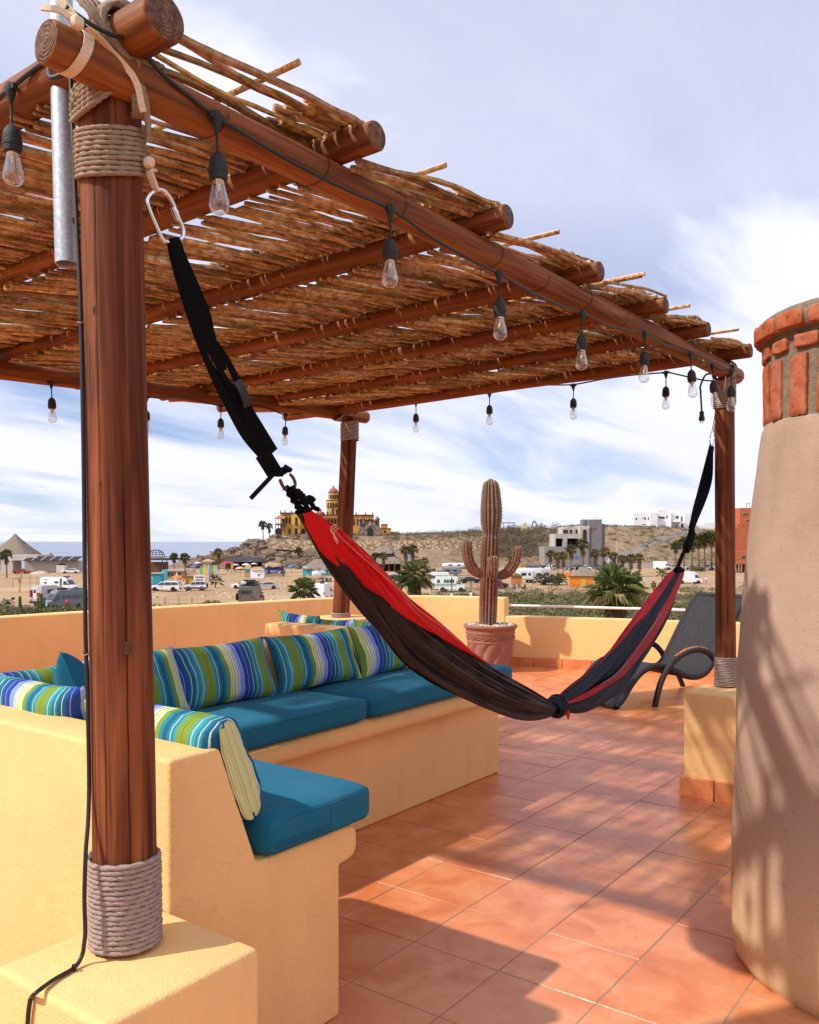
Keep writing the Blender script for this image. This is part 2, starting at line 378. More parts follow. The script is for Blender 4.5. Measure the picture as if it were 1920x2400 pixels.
def glass():
    m = bpy.data.materials.new('clear_glass'); m.use_nodes = True; nt = m.node_tree; n = nt.nodes; n.clear()
    o = n.new('ShaderNodeOutputMaterial'); mx = n.new('ShaderNodeMixShader'); tr = n.new('ShaderNodeBsdfTransparent'); gl = n.new('ShaderNodeBsdfGlossy')
    lw = n.new('ShaderNodeLayerWeight'); lw.inputs[0].default_value = 0.38
    tr.inputs[0].default_value = (0.93, 0.92, 0.90, 1); gl.inputs[0].default_value = (0.95, 0.95, 0.95, 1); gl.inputs['Roughness'].default_value = 0.03
    cr = n.new('ShaderNodeValToRGB'); cr.color_ramp.elements[0].color = (0.06,)*3+(1,); cr.color_ramp.elements[1].color = (0.75,)*3+(1,)
    nt.links.new(lw.outputs['Facing'], cr.inputs[0]); nt.links.new(cr.outputs[0], mx.inputs[0])
    nt.links.new(tr.outputs[0], mx.inputs[1]); nt.links.new(gl.outputs[0], mx.inputs[2]); nt.links.new(mx.outputs[0], o.inputs[0]); return m
M_glass = glass()
M_brass = plain('brass', (0.6, 0.42, 0.18), 0.3, 0.5, 1.0)
# ------------------------------------------------------------------ terrace: floor, tiles, parapets, benches, plinths
TL = 0.33293
floor = MB(); floor.box((-4.6, -4.2, -0.30), (4.2, 8.2, -0.0022))
floor = tag(floor.obj('terrace_floor', M_grout), kind='structure')
def tile_mesh(seed):
    r = random.Random(seed); b = MB(); h = TL/2-0.0030; z = 0.0
    q = [(-h, -h), (h, -h), (h, h), (-h, h)]; e = 0.0010
    vs = [(x, y, -0.012) for x, y in q] + [(x, y, -e) for x, y in q] + [(x-e*(1 if x>0 else -1), y-e*(1 if y>0 else -1), r.uniform(-.0006, .0004)) for x, y in q]
    b.add(vs, [(0,1,5,4),(1,2,6,5),(2,3,7,6),(3,0,4,7),(4,5,9,8),(5,6,10,9),(6,7,11,10),(7,4,8,11),(8,9,10,11)])
    return b
_tm = [tile_mesh(i).mesh('tile', M_tile, smooth=0) for i in range(6)]
cand = []
for j in range(-13, 9):
    for i in range(-12, 23):
        x, y = (j+0.5)*TL, (i+0.5)*TL
        if y > 7.1 or x < -4.35: continue
        if x > -0.3 and y > -0.75 and y < 7: vis = True
        elif y > 1.9 and x > -2.9: vis = True
        else: vis = False
        if not vis and -0.81 < x < -0.15 and y < 2: continue
        d = (V((x, y, 0)) - CAM); D = d.dot(FW); u = 960 + FPX*d.dot(RT)/max(D, .1) if D > .3 else -999
        vis = vis and 560 < u < 1990 and D > 1.6 and not (y > 6.9)
        cand.append((not vis, D, x, y))
cand.sort()
rest = MB(); _rb = tile_mesh(3)
for k, (nv, D, x, y) in enumerate(cand):
    if k < 295 and not nv:
        o = link('tile', _tm[k % 6], floor, True); o.location = (x, y, random.uniform(-.0008, .0008)); o.rotation_euler.z = random.randrange(4)*pi/2
    else: rest.add([(a+x, b+y, c) for a, b, c in _rb.v], _rb.f)
tag(rest.obj('tile', M_tile, floor, True, smooth=0), kind='stuff')

# parapet that bends round the terrace
PATH = [(-4.75,-3.2),(-4.62,-1.0),(-4.47,1.3),(-4.31,2.65),(-4.18,3.35),(-4.0,4.25),(-3.86,4.8),(-3.62,5.3),(-3.40,5.55),(-3.0,5.74),(-2.42,5.90)]
PATH2 = [(-2.42,5.90),(-1.92,6.09),(-1.47,6.20),(-1.05,6.32),(-0.58,6.435),(0.2,6.66),(1.2,6.9),(2.4,7.05),(3.6,7.1)]
def wall_strip(b, path, thick, z0, z1, out=1.0):
    n = len(path); inn, ou = [], []
    for i, p in enumerate(path):
        a = V((*path[max(i-1,0)], 0)); c = V((*path[min(i+1,n-1)], 0)); t = (c-a).normalized(); nn = V((-t.y, t.x, 0))
        inn.append(V((*p, 0))); ou.append(V((*p, 0)) + nn*thick)
    vs = []
    for i in range(n):
        for q, z in ((inn[i], z0), (inn[i], z1), (ou[i], z1), (ou[i], z0)): vs.append((q.x, q.y, z))
    fs = [(4*i+k, 4*i+(k+1)%4, 4*i+4+(k+1)%4, 4*i+4+k) for i in range(n-1) for k in range(4)]
    fs += [(0,1,2,3), (4*n-1,4*n-2,4*n-3,4*n-4)]
    b.add(vs, fs)
def resample(path, step):
    out = [path[0]]; 
    for a, c in zip(path, path[1:]):
        d = math.dist(a, c); k = max(1, int(d/step))
        for i in range(1, k+1): out.append((lerp(a[0], c[0], i/k), lerp(a[1], c[1], i/k)))
    return out
b = MB(); wall_strip(b, [tuple(p[:2]) for p in spline([(*p,0) for p in PATH], 5)], 0.17, -0.3, 0.743)
parapet = thing('parapet_wall', 'taller ochre parapet wall along the seaward side, stepping down past the potted cactus', 'wall', (-4.3, 2.6, 0))
b.obj('masonry', M_wall, parapet, bevel=0.018, seg=3)
b = MB(); wall_strip(b, [tuple(p[:2]) for p in spline([(*p,0) for p in PATH2], 5)], 0.16, -0.3, 0.542)
low = thing('parapet_wall', 'lower ochre parapet wall with a white rail above, behind the wicker lounger', 'wall', (-0.6, 6.5, 0))
b.obj('masonry', M_wall, low, bevel=0.015, seg=3)
def skirting(path, parent, z1=0.098, step=0.333, thick=0.012, x0=0):
    P = resample(path, 0.01); acc = 0; st = P[0]; 
    seg = [P[0]]
    for a, c in zip(P, P[1:]):
        acc += math.dist(a, c); seg.append(c)
        if acc >= step:
            p, q = V((*seg[0], 0)), V((*seg[-1], 0)); t = (q-p).normalized(); nn = V((t.y, -t.x, 0)); p2 = p + t*0.004; q2 = q - t*0.004
            bb = MB(); bb.add([(*(p2+nn*thick).xy, 0), (*(q2+nn*thick).xy, 0), (*(q2+nn*thick).xy, z1), (*(p2+nn*thick).xy, z1), (*(p2-nn*.05).xy, 0), (*(q2-nn*.05).xy, 0), (*(q2-nn*.05).xy, z1), (*(p2-nn*.05).xy, z1)],
                   [(0,1,2,3),(3,2,6,7),(5,4,7,6),(1,5,6,2),(4,0,3,7)])
            bb.obj('skirting_tile', M_tile, parent, smooth=0); seg = [c]; acc = 0
skirting(PATH2, low, step=0.305); skirting(PATH[6:], parapet, step=0.305)
M_white = plain('white_enamel', (0.78, 0.76, 0.75), 0.35, 0.5, var=0.05)
rail = thing('handrail', 'white tubular handrail running above the lower parapet', 'rail', (-0.6, 6.52, 0.54))
b = MB(); P2 = spline([(x, y+0.075, 0.654) for x, y in PATH2], 4); b.tube(P2, 0.0135, 10); b.obj('rail', M_white, rail)
for i, (x, y) in enumerate(((-0.575, 6.51), (1.4, 7.0), (3.2, 7.15))):
    b = MB(); b.lathe([(0.028, 0.542), (0.028, 0.70), (0.024, 0.712), (0.0, 0.714)], 16, (x, y, 0)); b.obj('post', M_white, rail)

# benches
NB = [(-1.095,0),(-1.095,.853),(-.942,.853),(-.818,.536),(-.47,.536),(-.444,.533),(-.428,.523),(-.421,.507),(-.419,.475),(-.423,.456),(-.435,.441),(-.456,.434),(-.496,.431),(-.496,0)]
XE = 0.769
bench = thing('masonry_bench', 'ochre stucco bench with its slanted end by the near wooden post', 'bench', (0, -0.8, 0))
b = MB(); b.prism(NB, -0.81, XE, lambda p, q, t: (t, p, q)); b.obj('masonry', M_wall, bench, bevel=0.012, seg=3)
bench2 = thing('masonry_bench', 'long ochre stucco bench under the hammock, holding teal seat cushions', 'bench', (-0.5, 0.8, 0))
LB = [(-.81,0),(-.81,.852),(-.658,.852),(-.535,.536),(-.20,.532),(-.157,.522),(-.142,.500),(-.138,.475),(-.146,.452),(-.166,.437),(-.197,.431),(-.214,.428),(-.214,0)]
LK = [(-.81,0),(-.81,.852),(-.658,.852),(-.535,.536),(-.520,.49),(-.56,.40),(-.60,0)]
b = MB(); b.prism(LK, -1.0955, 1.60, lambda p, q, t: (p, t, q)); b.obj('backrest', M_wall, bench2, bevel=0.012, seg=3, weld=True)
LS = [(-.80,0),(-.80,.531),(-.188,.535),(-.163,.532),(-.147,.522),(-.140,.506),(-.138,.475),(-.142,.456),(-.154,.441),(-.175,.434),(-.214,.431),(-.214,0)]
b = MB(); b.prism(LS, -1.08, 2.05, lambda p, q, t: (p, t, q)); b.obj('seat', M_wall, bench2, bevel=0.012, seg=3, weld=True)
b = MB(); b.box((-1.535, 1.425, 0), (-0.812, 1.60, .852)); div = tag(b.obj('divider_wall', M_wall, bevel=0.016, seg=3), 'short ochre stucco divider wall behind the long bench cushions', 'wall')
b = MB(); b.box((-2.15, 1.602, 0), (-0.812, 2.2, .535)); tag(b.obj('masonry_bench', M_wall, bevel=0.02, seg=3), 'stucco bench on the far side of the short divider wall, under striped cushions', 'bench')
b = MB(); b.box((-2.05, 2.25, 0), (-1.62, 2.72, .80)); tag(b.obj('plinth', M_wall, bevel=0.02, seg=3), 'square stucco plinth under the farthest wooden post', 'plinth')
b = MB(); b.box((.702, -1.475, 0), (1.073, -1.0985, .506)); tag(b.obj('plinth', M_wall, bevel=0.014, seg=3), 'stucco plinth in the foreground under the near rope-bound post', 'plinth')
b = MB(); b.box((-2.25, -1.45, 0), (-1.85, -1.05, .506)); tag(b.obj('plinth', M_wall, bevel=0.014, seg=3), 'stucco plinth beyond the left edge under the fourth post', 'plinth')
rp = thing('plinth', 'short ochre plinth with tile skirting beside the chimney, under the right-hand post', 'plinth', (.96, 2.38, 0))
b = MB(); b.box((.822, 2.224, 0), (1.16, 2.53, .558)); b.obj('masonry', M_wall, rp, bevel=0.014, seg=3)
for x0, x1 in ((.806, .985), (.993, 1.172)):
    b = MB(); b.box((x0, 2.206, 0), (x1, 2.2235, .108)); b.obj('skirting_tile', M_tile, rp, bevel=0.002, seg=1)
b = MB(); b.box((.806, 2.2255, 0), (.8205, 2.53, .108)); b.obj('skirting_tile', M_tile, rp, bevel=0.002, seg=1)

# ------------------------------------------------------------------ pergola
def log(name, p0, p1, r0, r1, mat, parent, seed=0, sides=26, segs=20, bend=0.004, grooves=(), knob=0.03):
    p0, p1 = V(p0), V(p1); Ld = (p1-p0).length; b = MB(); so = V((seed*3.1, seed*1.7, 0)); vs = []; crk = []
    zs = [0, 0.002] + [lerp(0.006, Ld-0.006, k/segs) for k in range(segs+1)] + [Ld-0.002, Ld]
    for k, z in enumerate(zs):
        e = (0.90 if k in (0, len(zs)-1) else 0.97 if k in (1, len(zs)-2) else 1.0); r = lerp(r0, r1, z/Ld)*e
        off = mn.noise_vector(V((seed*7.3, 0, z*0.9)))*bend; row = []
        for j in range(sides):
            q = 2*pi*j/sides; w = 1 + knob*mn.noise(V((cos(q)*1.3, sin(q)*1.3, z*2.0))+so) + knob*.4*mn.noise(V((cos(q)*4, sin(q)*4, z*5))+so)
            kk = 0.0
            for (g, wd, dp) in grooves:
                gg = g + 0.07*mn.noise(V((g*3, 0, z*1.3)))+.012*mn.noise(V((g*3, 0, z*14))); d = abs((q-gg+pi) % (2*pi) - pi)
                if d < wd: a_ = (1-d/wd)*clamp(0.60+1.2*mn.noise(V((g*9, 5, z*1.3)))); w -= dp*a_; kk = max(kk, a_)
            vs.append((r*w*cos(q)+off.x, r*w*sin(q)+off.y, z)); crk.append(kk)
    n = sides; K = len(zs)
    b.add(vs, [(i*n+j, i*n+(j+1)%n, (i+1)*n+(j+1)%n, (i+1)*n+j) for i in range(K-1) for j in range(n)])
    b.f += [tuple(range(n-1,-1,-1)), tuple((K-1)*n+j for j in range(n))]; b.m += [1, 1]
    me = b.mesh(name, [mat, M_end], smooth=50)
    if grooves: me.color_attributes.new('crack', 'FLOAT_COLOR', 'POINT').data.foreach_set('color', [x for c in crk for x in (c, c, c, 1)])
    o = link(name, me, parent, True)
    d = p1-p0; o.rotation_mode = 'QUATERNION'; o.rotation_quaternion = V((0,0,1)).rotation_difference(d.normalized())
    o.location = p0 - (wloc(parent) if parent else V()); return o
def rope_tube(b, pts, r, k=420, n=8, mi=0, amp=0.30):
    acc = [0]
    for a, c in zip(pts, pts[1:]): acc.append(acc[-1] + (V(c)-V(a)).length)
    b.tube(pts, lambda i, q: r*(1+amp*cos(3*q-acc[i]*k)), n, mi)
def coil(b, c, top, R, z0, z1, turns, r, tilt=(0,0), k=420, seed=0, per=44):
    """rope wound round an axis from c (at z0) to top (at z1)"""
    N = int(turns*per); pts = []
    for i in range(N+1):
        t = i/N; q = 2*pi*turns*t + seed; z = lerp(z0, z1, t); ce = V(c).lerp(V(top), t)
        z += tilt[0]*cos(q) + tilt[1]*sin(q) + 0.0016*mn.noise(V((q*.7, seed, 0)))
        rr = R + r*0.25*mn.noise(V((q*1.1, seed+4, 1)))
        pts.append(V((ce.x+rr*cos(q), ce.y+rr*sin(q), z)))
    rope_tube(b, pts, r, k)
PG = thing('pergola', 'rustic log pergola roofed with rows of dry reeds, its posts bound with rope', 'pergola', (-0.5, 0.7, 0))
NPB = atD(295, 1600, 1.84); NPT = atD(258, 250, 1.845)
G1 = ((5.11,.030,.05),(5.84,.034,.06),(4.66,.030,.03),(2.0,.08,.1))
log('post', (NPB.x,NPB.y,.507), (NPT.x,NPT.y,2.285), .0655, .0625, M_post, PG, 1, 240, 90, .004, G1, 0.02)
log('post', (.957,2.517,.559), (.950,2.517,2.262), .0535, .052, M_post, PG, 2, 90, 30, .003, ((5.2,.08,.10),(4.5,.06,.06)), 0.02)
log('post', (-1.83,2.49,.801), (-1.80,2.56,2.285), .062, .058, M_post, PG, 3, 90, 30, .006, ((5.55,.09,.18),(4.9,.06,.06)), 0.03)
log('post', (-2.05,-1.25,.507), (-2.05,-1.25,2.185), .062, .058, M_post, PG, 4, 26, 14)
log('header_beam', (.868,-1.462,2.318), (.957,2.72,2.302), .0425, .047, M_beam, PG, 5, 40, 60, .008, ((0.6,.12,.05),(1.9,.1,.05)), 0.035)
log('header_beam', (-2.06,-1.6,2.215), (-1.895,2.86,2.326), .050, .047, M_beam, PG, 6, 30, 40, .008)
RAFT = [(.983,-1.288,2.405,.050),(1.015,-.646,2.392,.038),(1.009,.026,2.392,.039),(1.011,.721,2.392,.038),(1.045,1.32,2.392,.037),(1.053,1.887,2.392,.036),(1.083,2.514,2.392,.038)]
XL = -2.3
def rz_at(i, x): return RAFT[i][2] + (0.0 if x > .9 else (x-.9)*0.016)
for i, (x, y, z, r) in enumerate(RAFT):
    log('rafter', (XL-0.12-0.1*random.random(), y+0.02, rz_at(i, XL)), (x+.012, y, z), r*0.98, r, M_beam, PG, 10+i, 26, 36, .010, ((0.9,.14,.06),), 0.04)
for u, v in ((228,728),(243,1138),(296,1520)):       # knots in the near post
    t_ = (v-250)/(2200-250); c_ = NPT.lerp(NPB, t_); q_ = ray(u, v); p_ = atD(u, v, 1.84-.0655*sqrt(max(.05, 1-((u-lerp(258,295,t_))/73)**2)))
    b = MB(); b.lathe([(.0095,-.002),(.0088,.0008),(.0065,.0012),(.0055,.0004),(.003,.0012),(0,.0014)], 18); b.xform(Matrix.Translation(p_) @ (-FW).to_track_quat('Z','Y').to_matrix().to_4x4() @ Matrix.Diagonal((1,1.45,1,1))); b.obj('wood_knot', M_knot, PG, smooth=60)
# rope lashings
def rope_obj(fn, mat=M_rope, name='rope_lashing'):
    b = MB(); fn(b); return b.obj(name, mat, PG, smooth=80)
def near_base(b): coil(b, (NPB.x,NPB.y,0), (NPB.x-.002,NPB.y-.002,0), .0705, .5115, .700, 18.5, .0054, (0.0015, -0.002), 430, 1.0)
rope_obj(near_base, M_rope_grey, 'rope_wrap')
rope_obj(lambda b: coil(b, (NPT.x+.003,NPT.y+.002,0), (NPT.x,NPT.y,0), .0685, 2.128, 2.232, 10, .0052, (-.012, 0.018), 430, 2.0), name='rope_wrap')
SH = V((NPT.x-.830, NPT.y+1.272, 0))
for k in range(5):            # slanting turns on the front of the post below the beams
    q = [atD(u, v+13*k, D) for u, v, D in ((170,232,1.86),(178,222,1.80),(205,200,1.772),(243,172,1.766),(280,150,1.785),(303,138,1.83),(300,140,1.90))]
    rope_obj(lambda b: rope_tube(b, spline(q, 8), .0060, 400))
for k in range(4):
    q = [atD(u+7*k, v, D) for u, v, D in ((292,120,1.80),(303,150,1.785),(312,200,1.79),(316,250,1.80),(312,275,1.82))]
    rope_obj(lambda b: rope_tube(b, spline(q, 8), .0058, 400))
for k in range(3):            # diagonal turns carried over the header beam
    s = k*0.0115
    pts = [(.770,-1.305,2.245+s*.4), (.800,-1.345,2.262+s), (.850,-1.340,2.292+s), (.895,-1.300-s,2.330+s*.6), (.918,-1.245-s,2.352), (.905,-1.20-s,2.372), (.862,-1.195-s,2.376), (.815,-1.215-s,2.350), (.785,-1.26,2.29+s*.5), (.770,-1.30,2.25+s)]
    rope_obj(lambda b: rope_tube(b, [q+SH*.8 for q in spline(pts, 8)], .0056, 430))
for k in range(4):
    s = k*0.0115
    pts = [(.905,-1.235,2.20+s), (.925,-1.262-s*.3,2.29), (.918,-1.295-s*.3,2.345), (.895,-1.33-s,2.41), (.86-s*.4,-1.33-s,2.462), (.82-s*.4,-1.275,2.47), (.795,-1.23,2.40), (.79,-1.215,2.30), (.815,-1.2,2.23)]
    rope_obj(lambda b: rope_tube(b, [q+SH*.8 for q in spline(pts, 8)], .0056, 430))
for k in range(4):
    x = .842 + k*.0132
    rope_obj(lambda b: rope_tube(b, [V((x+.004*sin(a*2), -1.29+.058*cos(a), 2.405+.058*sin(a))) for a in [2*pi*t/28+.3 for t in range(29)]], .0072, 400))
rope_obj(lambda b: coil(b, (.957,2.517,0), (.957,2.517,0), .0575, .562, .72, 17, .0048, (0,0), 480, .5, 32), M_rope_grey, 'rope_wrap')
rope_obj(lambda b: coil(b, (.951,2.517,0), (.951,2.517,0), .0565, 2.10, 2.245, 13, .0055, (.004,.01), 420, .9, 28), M_rope, 'rope_wrap')
for k in range(5):
    y = 2.487 + k*.012
    rope_obj(lambda b: rope_tube(b, [V((.953+.058*cos(a), y+.03*sin(a), 2.298+.062*sin(a))) for a in [2*pi*t/24 for t in range(25)]], .0055, 420))
rope_obj(lambda b: coil(b, (-1.80,2.555,0), (-1.80,2.555,0), .0635, 2.11, 2.245, 10, .0068, (.002,.004), 340, .9, 24), M_rope_grey, 'rope_wrap')
for k in range(5):
    y = 2.52 + k*.016
    rope_obj(lambda b: rope_tube(b, [V((-1.87+.058*cos(a), y+.04*sin(a), 2.322+.062*sin(a))) for a in [2*pi*t/20 for t in range(21)]], .0065, 340), M_rope_grey)
rope_obj(lambda b: coil(b, (-1.83,2.49,0), (-1.83,2.49,0), .068, .803, .83, 3, .006, (0,0), 340, .2, 24), M_rope_grey, 'rope_wrap')

# reeds: each bay's reeds start under one rafter and come to rest against the top of the next
def reed_shape(seed, n=5, segs=8):
    r = random.Random(seed); b = MB(); so = V((seed*5.7, 0, 0)); pts = []
    for k in range(segs+1):
        t = k/segs; p = mn.noise_vector(V((seed*3.3, t*2.2, 0))); pts.append(V((p.x*.026*sin(pi*clamp(t*1.0)), t, p.z*.016*sin(pi*t))))
    b.tube(pts, lambda i, q: 0.5*(1+.22*mn.noise(V((i*.9, q, seed)))) * (1.0 if i < segs else .9), n)
    return b
NSH = 26
reeds = [reed_shape(s) for s in range(NSH)]
slots = []
rr = random.Random(5)
for i in range(6):
    y0, y1 = RAFT[i][1], RAFT[i+1][1]; x = XL - .05
    while x < RAFT[i+1][0]-.03:
        d = rr.choice((rr.uniform(.010,.015), rr.uniform(.013,.020), rr.uniform(.018,.024))); sparse = (i == 0 and x > .55)
        st = rr.uniform(.0135, .0222) if not sparse else rr.uniform(.028, .050)
        if rr.random() < .13: st += rr.uniform(.012, .030)
        x += st
        r0, r1 = RAFT[i][3], RAFT[i+1][3]
        a = V((x+rr.uniform(-.03,.03), y0+rr.uniform(-.025,.035), rz_at(i,x)-r0*.96-d*.45+rr.uniform(-.007,.007)))
        e = V((x+rr.uniform(-.03,.03), y1-.012+rr.uniform(-.038,.040), rz_at(i+1,x)+r1*.80+rr.uniform(-.009,.013)))
        if x > .80: a.z = max(a.z, rz_at(i,x)-.02) if i == 0 else a.z
        slots.append((a, e, d, rr.randrange(NSH), rr.choice((0,1)), i))
        if rr.random() < .07:
            s = rr.uniform(.0,.3); slots.append((a.lerp(e, s)+V((.006,0,.016)), e+V((.006,0,.018)), d*.9, rr.randrange(NSH), 0, i))
def reed_pts(a, e, d, fl):
    return None
def reed_place(bm_src, a, e, d, fl):
    """local y runs 0..1 from a to e with the reed rising in a slack curve"""
    out = []
    dx = e.x-a.x; L = e.y-a.y
    for (x, y, z) in bm_src:
        t = clamp(y); f = t*t*(3-2*t); out.append((a.x+dx*t+(x if abs(x) < .2 and False else 0), a.y+L*y, lerp(a.z, e.z, lerp(t, f, .65))))
    return out
for i in range(1, 7):             # short second course added over each rafter to keep direct sun off it
    x = XL
    while x < RAFT[i][0]-.05:
        x += rr.uniform(.008, .012); d = rr.uniform(.013, .018); zt = rz_at(i, x)+RAFT[i][3]
        slots.append((V((x+rr.uniform(-.01,.01), RAFT[i][1]-rr.uniform(.14,.22), zt+.000)), V((x+rr.uniform(-.01,.01), RAFT[i][1]+(rr.uniform(.05,.09) if i < 6 else rr.uniform(-.01,.03)), zt+.018)), d, rr.randrange(NSH), 0, -1))
N_UP = len(slots)
tcs = []
def tint(me, cs): me.color_attributes.new('tint', 'FLOAT_COLOR', 'POINT').data.foreach_set('color', [x for c in cs for x in c])
reed_small = MB(); n_ind = 0
order = sorted([k for k in range(len(slots)) if slots[k][5] >= 0], key=lambda k: ((slots[k][0]+slots[k][1])/2-CAM).length)
indiv = set(order[:300])
for k, (a, e, d, sh, fl, i) in enumerate(slots):
    src = reeds[sh]; dx = e.x-a.x; L = e.y-a.y; vs = []
    segs = 8
    for vi, (x, y, z) in enumerate(src.v):
        ring = vi // 5; t = ring/segs
        cx = mn.noise_vector(V((sh*3.3, t*2.2, 0)))
        ox, oz = cx.x*.026*sin(pi*t), cx.z*.016*sin(pi*t)     # centre line of the shared shape
        zz = lerp(a.z, e.z, t) + .004*sin(pi*t)
        vs.append((a.x+dx*t+ox*1.2+(x-ox)*d, a.y+L*t+(y-t)*d, zz+oz+(z-oz)*d))
    tn = rr.choice((.55, .75, .9, 1.0, 1.12, 1.3)); tc = (tn*rr.uniform(.95,1.05), tn*rr.uniform(.92,1.08), tn*rr.uniform(.85,1.15), 1)
    if k in indiv:
        b = MB(); b.add([V(p)-a for p in vs], src.f); me = b.mesh('reed', M_reed, smooth=60); tint(me, [tc]*len(b.v)); o = link('reed', me, PG, True); o.location = a - wloc(PG)
    else: reed_small.add(vs, src.f); tcs += [tc]*len(vs)
ro = tag(reed_small.obj('reed', M_reed, PG, smooth=60), kind='stuff'); tint(ro.data, tcs)
# battens that hold the reeds down, some ends standing proud of the edge
for i in range(6):
    y = lerp(RAFT[i][1], RAFT[i+1][1], .52); z = rz_at(i, .9)+.046 if i else 2.43
    b = MB(); e = RAFT[i+1][0] + (.03, -.01, .005, .03, .01, .03)[i]
    for q in range(2 if i in (3,) else 1):
        pts = [(lerp(XL, e-q*.02, t/8), y+q*.02+.01*mn.noise(V((i, t, 3))), z+(lerp(XL, 0, t/8))*.016*0+.006*mn.noise(V((i, t, 9)))-(1-t/8)*.045+.012) for t in range(9)]
        b.tube(pts, .0085, 6)
    bo = b.obj('batten', M_reed, PG, smooth=60); tint(bo.data, [(1.2,1.2,1.2,1)]*len(b.v))
    b = MB(); yy = RAFT[i+1][1]-.02; zz = RAFT[i+1][2]+RAFT[i+1][3]-.002      # pale stick lying along the rafter
    b.tube([(lerp(XL, RAFT[i+1][0]-.02, t/8), yy+.006*mn.noise(V((i, t, 5))), zz-(1-t/8)*.05+.004*mn.noise(V((i, t, 6)))) for t in range(9)], .0095, 6)
    bo = b.obj('batten', M_reed, PG, smooth=60); tint(bo.data, [(1.2,1.2,1.2,1)]*len(b.v))
# wire ties round the header
for y in (-1.07, -.74, -.42, .10, .42, .76, 1.1, 1.55):
    b = MB(); zc = lerp(2.318, 2.302, (y+1.46)/4.18); xc = lerp(.868,.957,(y+1.46)/4.18)
    b.tube([(xc+.0475*cos(a), y+.02*sin(a+1), zc+.0475*sin(a)) for a in [2*pi*t/24 for t in range(25)]], .0011, 4); b.obj('wire_tie', M_socket, PG)
# ------------------------------------------------------------------ chimney
CH = V((1.970, .716, 0))
def plaster():
    t = MT('rough_tan_plaster', 0.9, 0.2); c = t.co(); n = t.noise(c, 1.8, 5, 0.6); n2 = t.noise(c, 75, 4, 0.75)
    k = t.mix(t.ramp(n, [(0.3, 0.0), (0.7, 1.0)]), (0.31, 0.212, 0.150), (0.41, 0.295, 0.215))
    lo = t.n.new('ShaderNodeSeparateXYZ'); t.lk(c, lo.inputs[0])
    k = t.mix(t.ramp(lo.outputs[2], [(0.0, 0.75), (0.55, 0.0)]), k, (0.62, 0.43, 0.21))       # more ochre towards the foot, fading upward
    k = t.mix(t.ramp(n2, [(0.63, 0.0), (0.68, 0.75)]), k, (0.20, 0.115, 0.075))
    k = t.mix(t.ramp(t.noise(c, 120, 3, 0.7), [(0.69, 0.0), (0.74, 0.5)]), k, (0.80, 0.66, 0.50))
    k = t.mix(t.ramp(t.noise(t.co(scale=(7,7,.7)), 1.0, 5, .65), [(0.5,0.0),(0.72,0.30)]), k, (0.20, 0.135, 0.10))
    t.color(k); t.bump(n2, 0.006, -0.7); t.bump(t.noise(c, 240, 2), 0.003, 0.6); t.bump(t.noise(c, 10, 4), 0.02, 0.3); return t.m
M_plaster = plaster()
def brick_mat():
    t = MT('red_brick', 0.88, 0.25); c = t.co(); r = t.rand(); n = t.noise(c, 24, 5, 0.65); n2 = t.noise(c, 75, 4, 0.65)
    k = t.mix(n, (0.25, 0.048, 0.013), (0.44, 0.105, 0.027)); k = t.mix(t.math('MULTIPLY', r, 0.55), k, (0.34, 0.11, 0.065))
    k = t.mix(t.ramp(n2, [(0.56, 0.0), (0.62, 0.85)]), k, (0.09, 0.025, 0.012)); k = t.mix(t.ramp(t.noise(c, 16, 4, .7), [(0.45, 0.0), (0.7, 0.5)]), k, (0.50, 0.22, 0.11)); t.color(k); t.bump(n2, 0.008, -0.8); t.bump(n, 0.006, 0.4); return t.m
M_brick = brick_mat()
M_mortar = plain('sandy_mortar', (0.34, 0.26, 0.18), 0.95, 0.15, var=0.6, scale=55, bump=0.014)
chim = thing('chimney', 'flaring tan plaster chimney with bands of red brick round its top', 'chimney', CH)
b = MB(); prof = [(.415,0),(.432,.03),(.442,.10),(.446,.25),(.445,.40),(.441,.47),(.434,.56),(.430,.70),(.428,.80),(.424,.92),(.412,1.10),(.396,1.30),(.375,1.50),(.357,1.64),(.345,1.715),(.337,1.738),(.325,1.745)]
prof2 = []
for (r0, z0), (r1, z1) in zip(prof, prof[1:]):
    for k in range(3): prof2.append((lerp(r0, r1, k/3), lerp(z0, z1, k/3)))
prof2.append(prof[-1])
b.lathe(prof2, 96, fn=lambda r, z, q: r + .009*mn.noise(V((cos(q)*2.2, sin(q)*2.2, z*2.5))) + .003*mn.noise(V((cos(q)*6, sin(q)*6, z*7))) + (.003*mn.noise(V((cos(q)*9, sin(q)*9, 3))) if z > 1.7 else 0))
b.obj('plaster_body', M_plaster, chim, True, smooth=60)
b = MB(); b.lathe([(.331,1.735),(.331,1.94),(.331,2.0),(.342,2.003),(.354,2.012),(.360,2.045),(.352,2.066),(.325,2.084),(.27,2.092),(.22,2.095),(.20,2.06),(.19,1.9)], 72, fn=lambda r, z, q: r+.005*mn.noise(V((cos(q)*8, sin(q)*8, z*14))))
b.obj('mortar', M_mortar, chim, True, smooth=60)
def brick_mesh(w, h, d, seed, R):
    b = MB(); b.rbox((0,0,0), (d/2, w/2, h/2), .006, 9, wob=.004, seed=seed)
    b.v = [tuple(V(p)+mn.noise_vector(V(p)*38+V((seed*3,0,0)))*.0026+mn.noise_vector(V(p)*95+V((seed*3,5,0)))*.0016) for p in b.v]
    b.v = [(x - (y*y)/(2*R), y, z) for x, y, z in b.v]
    return b.mesh('brick', M_brick, smooth=60, weld=True)
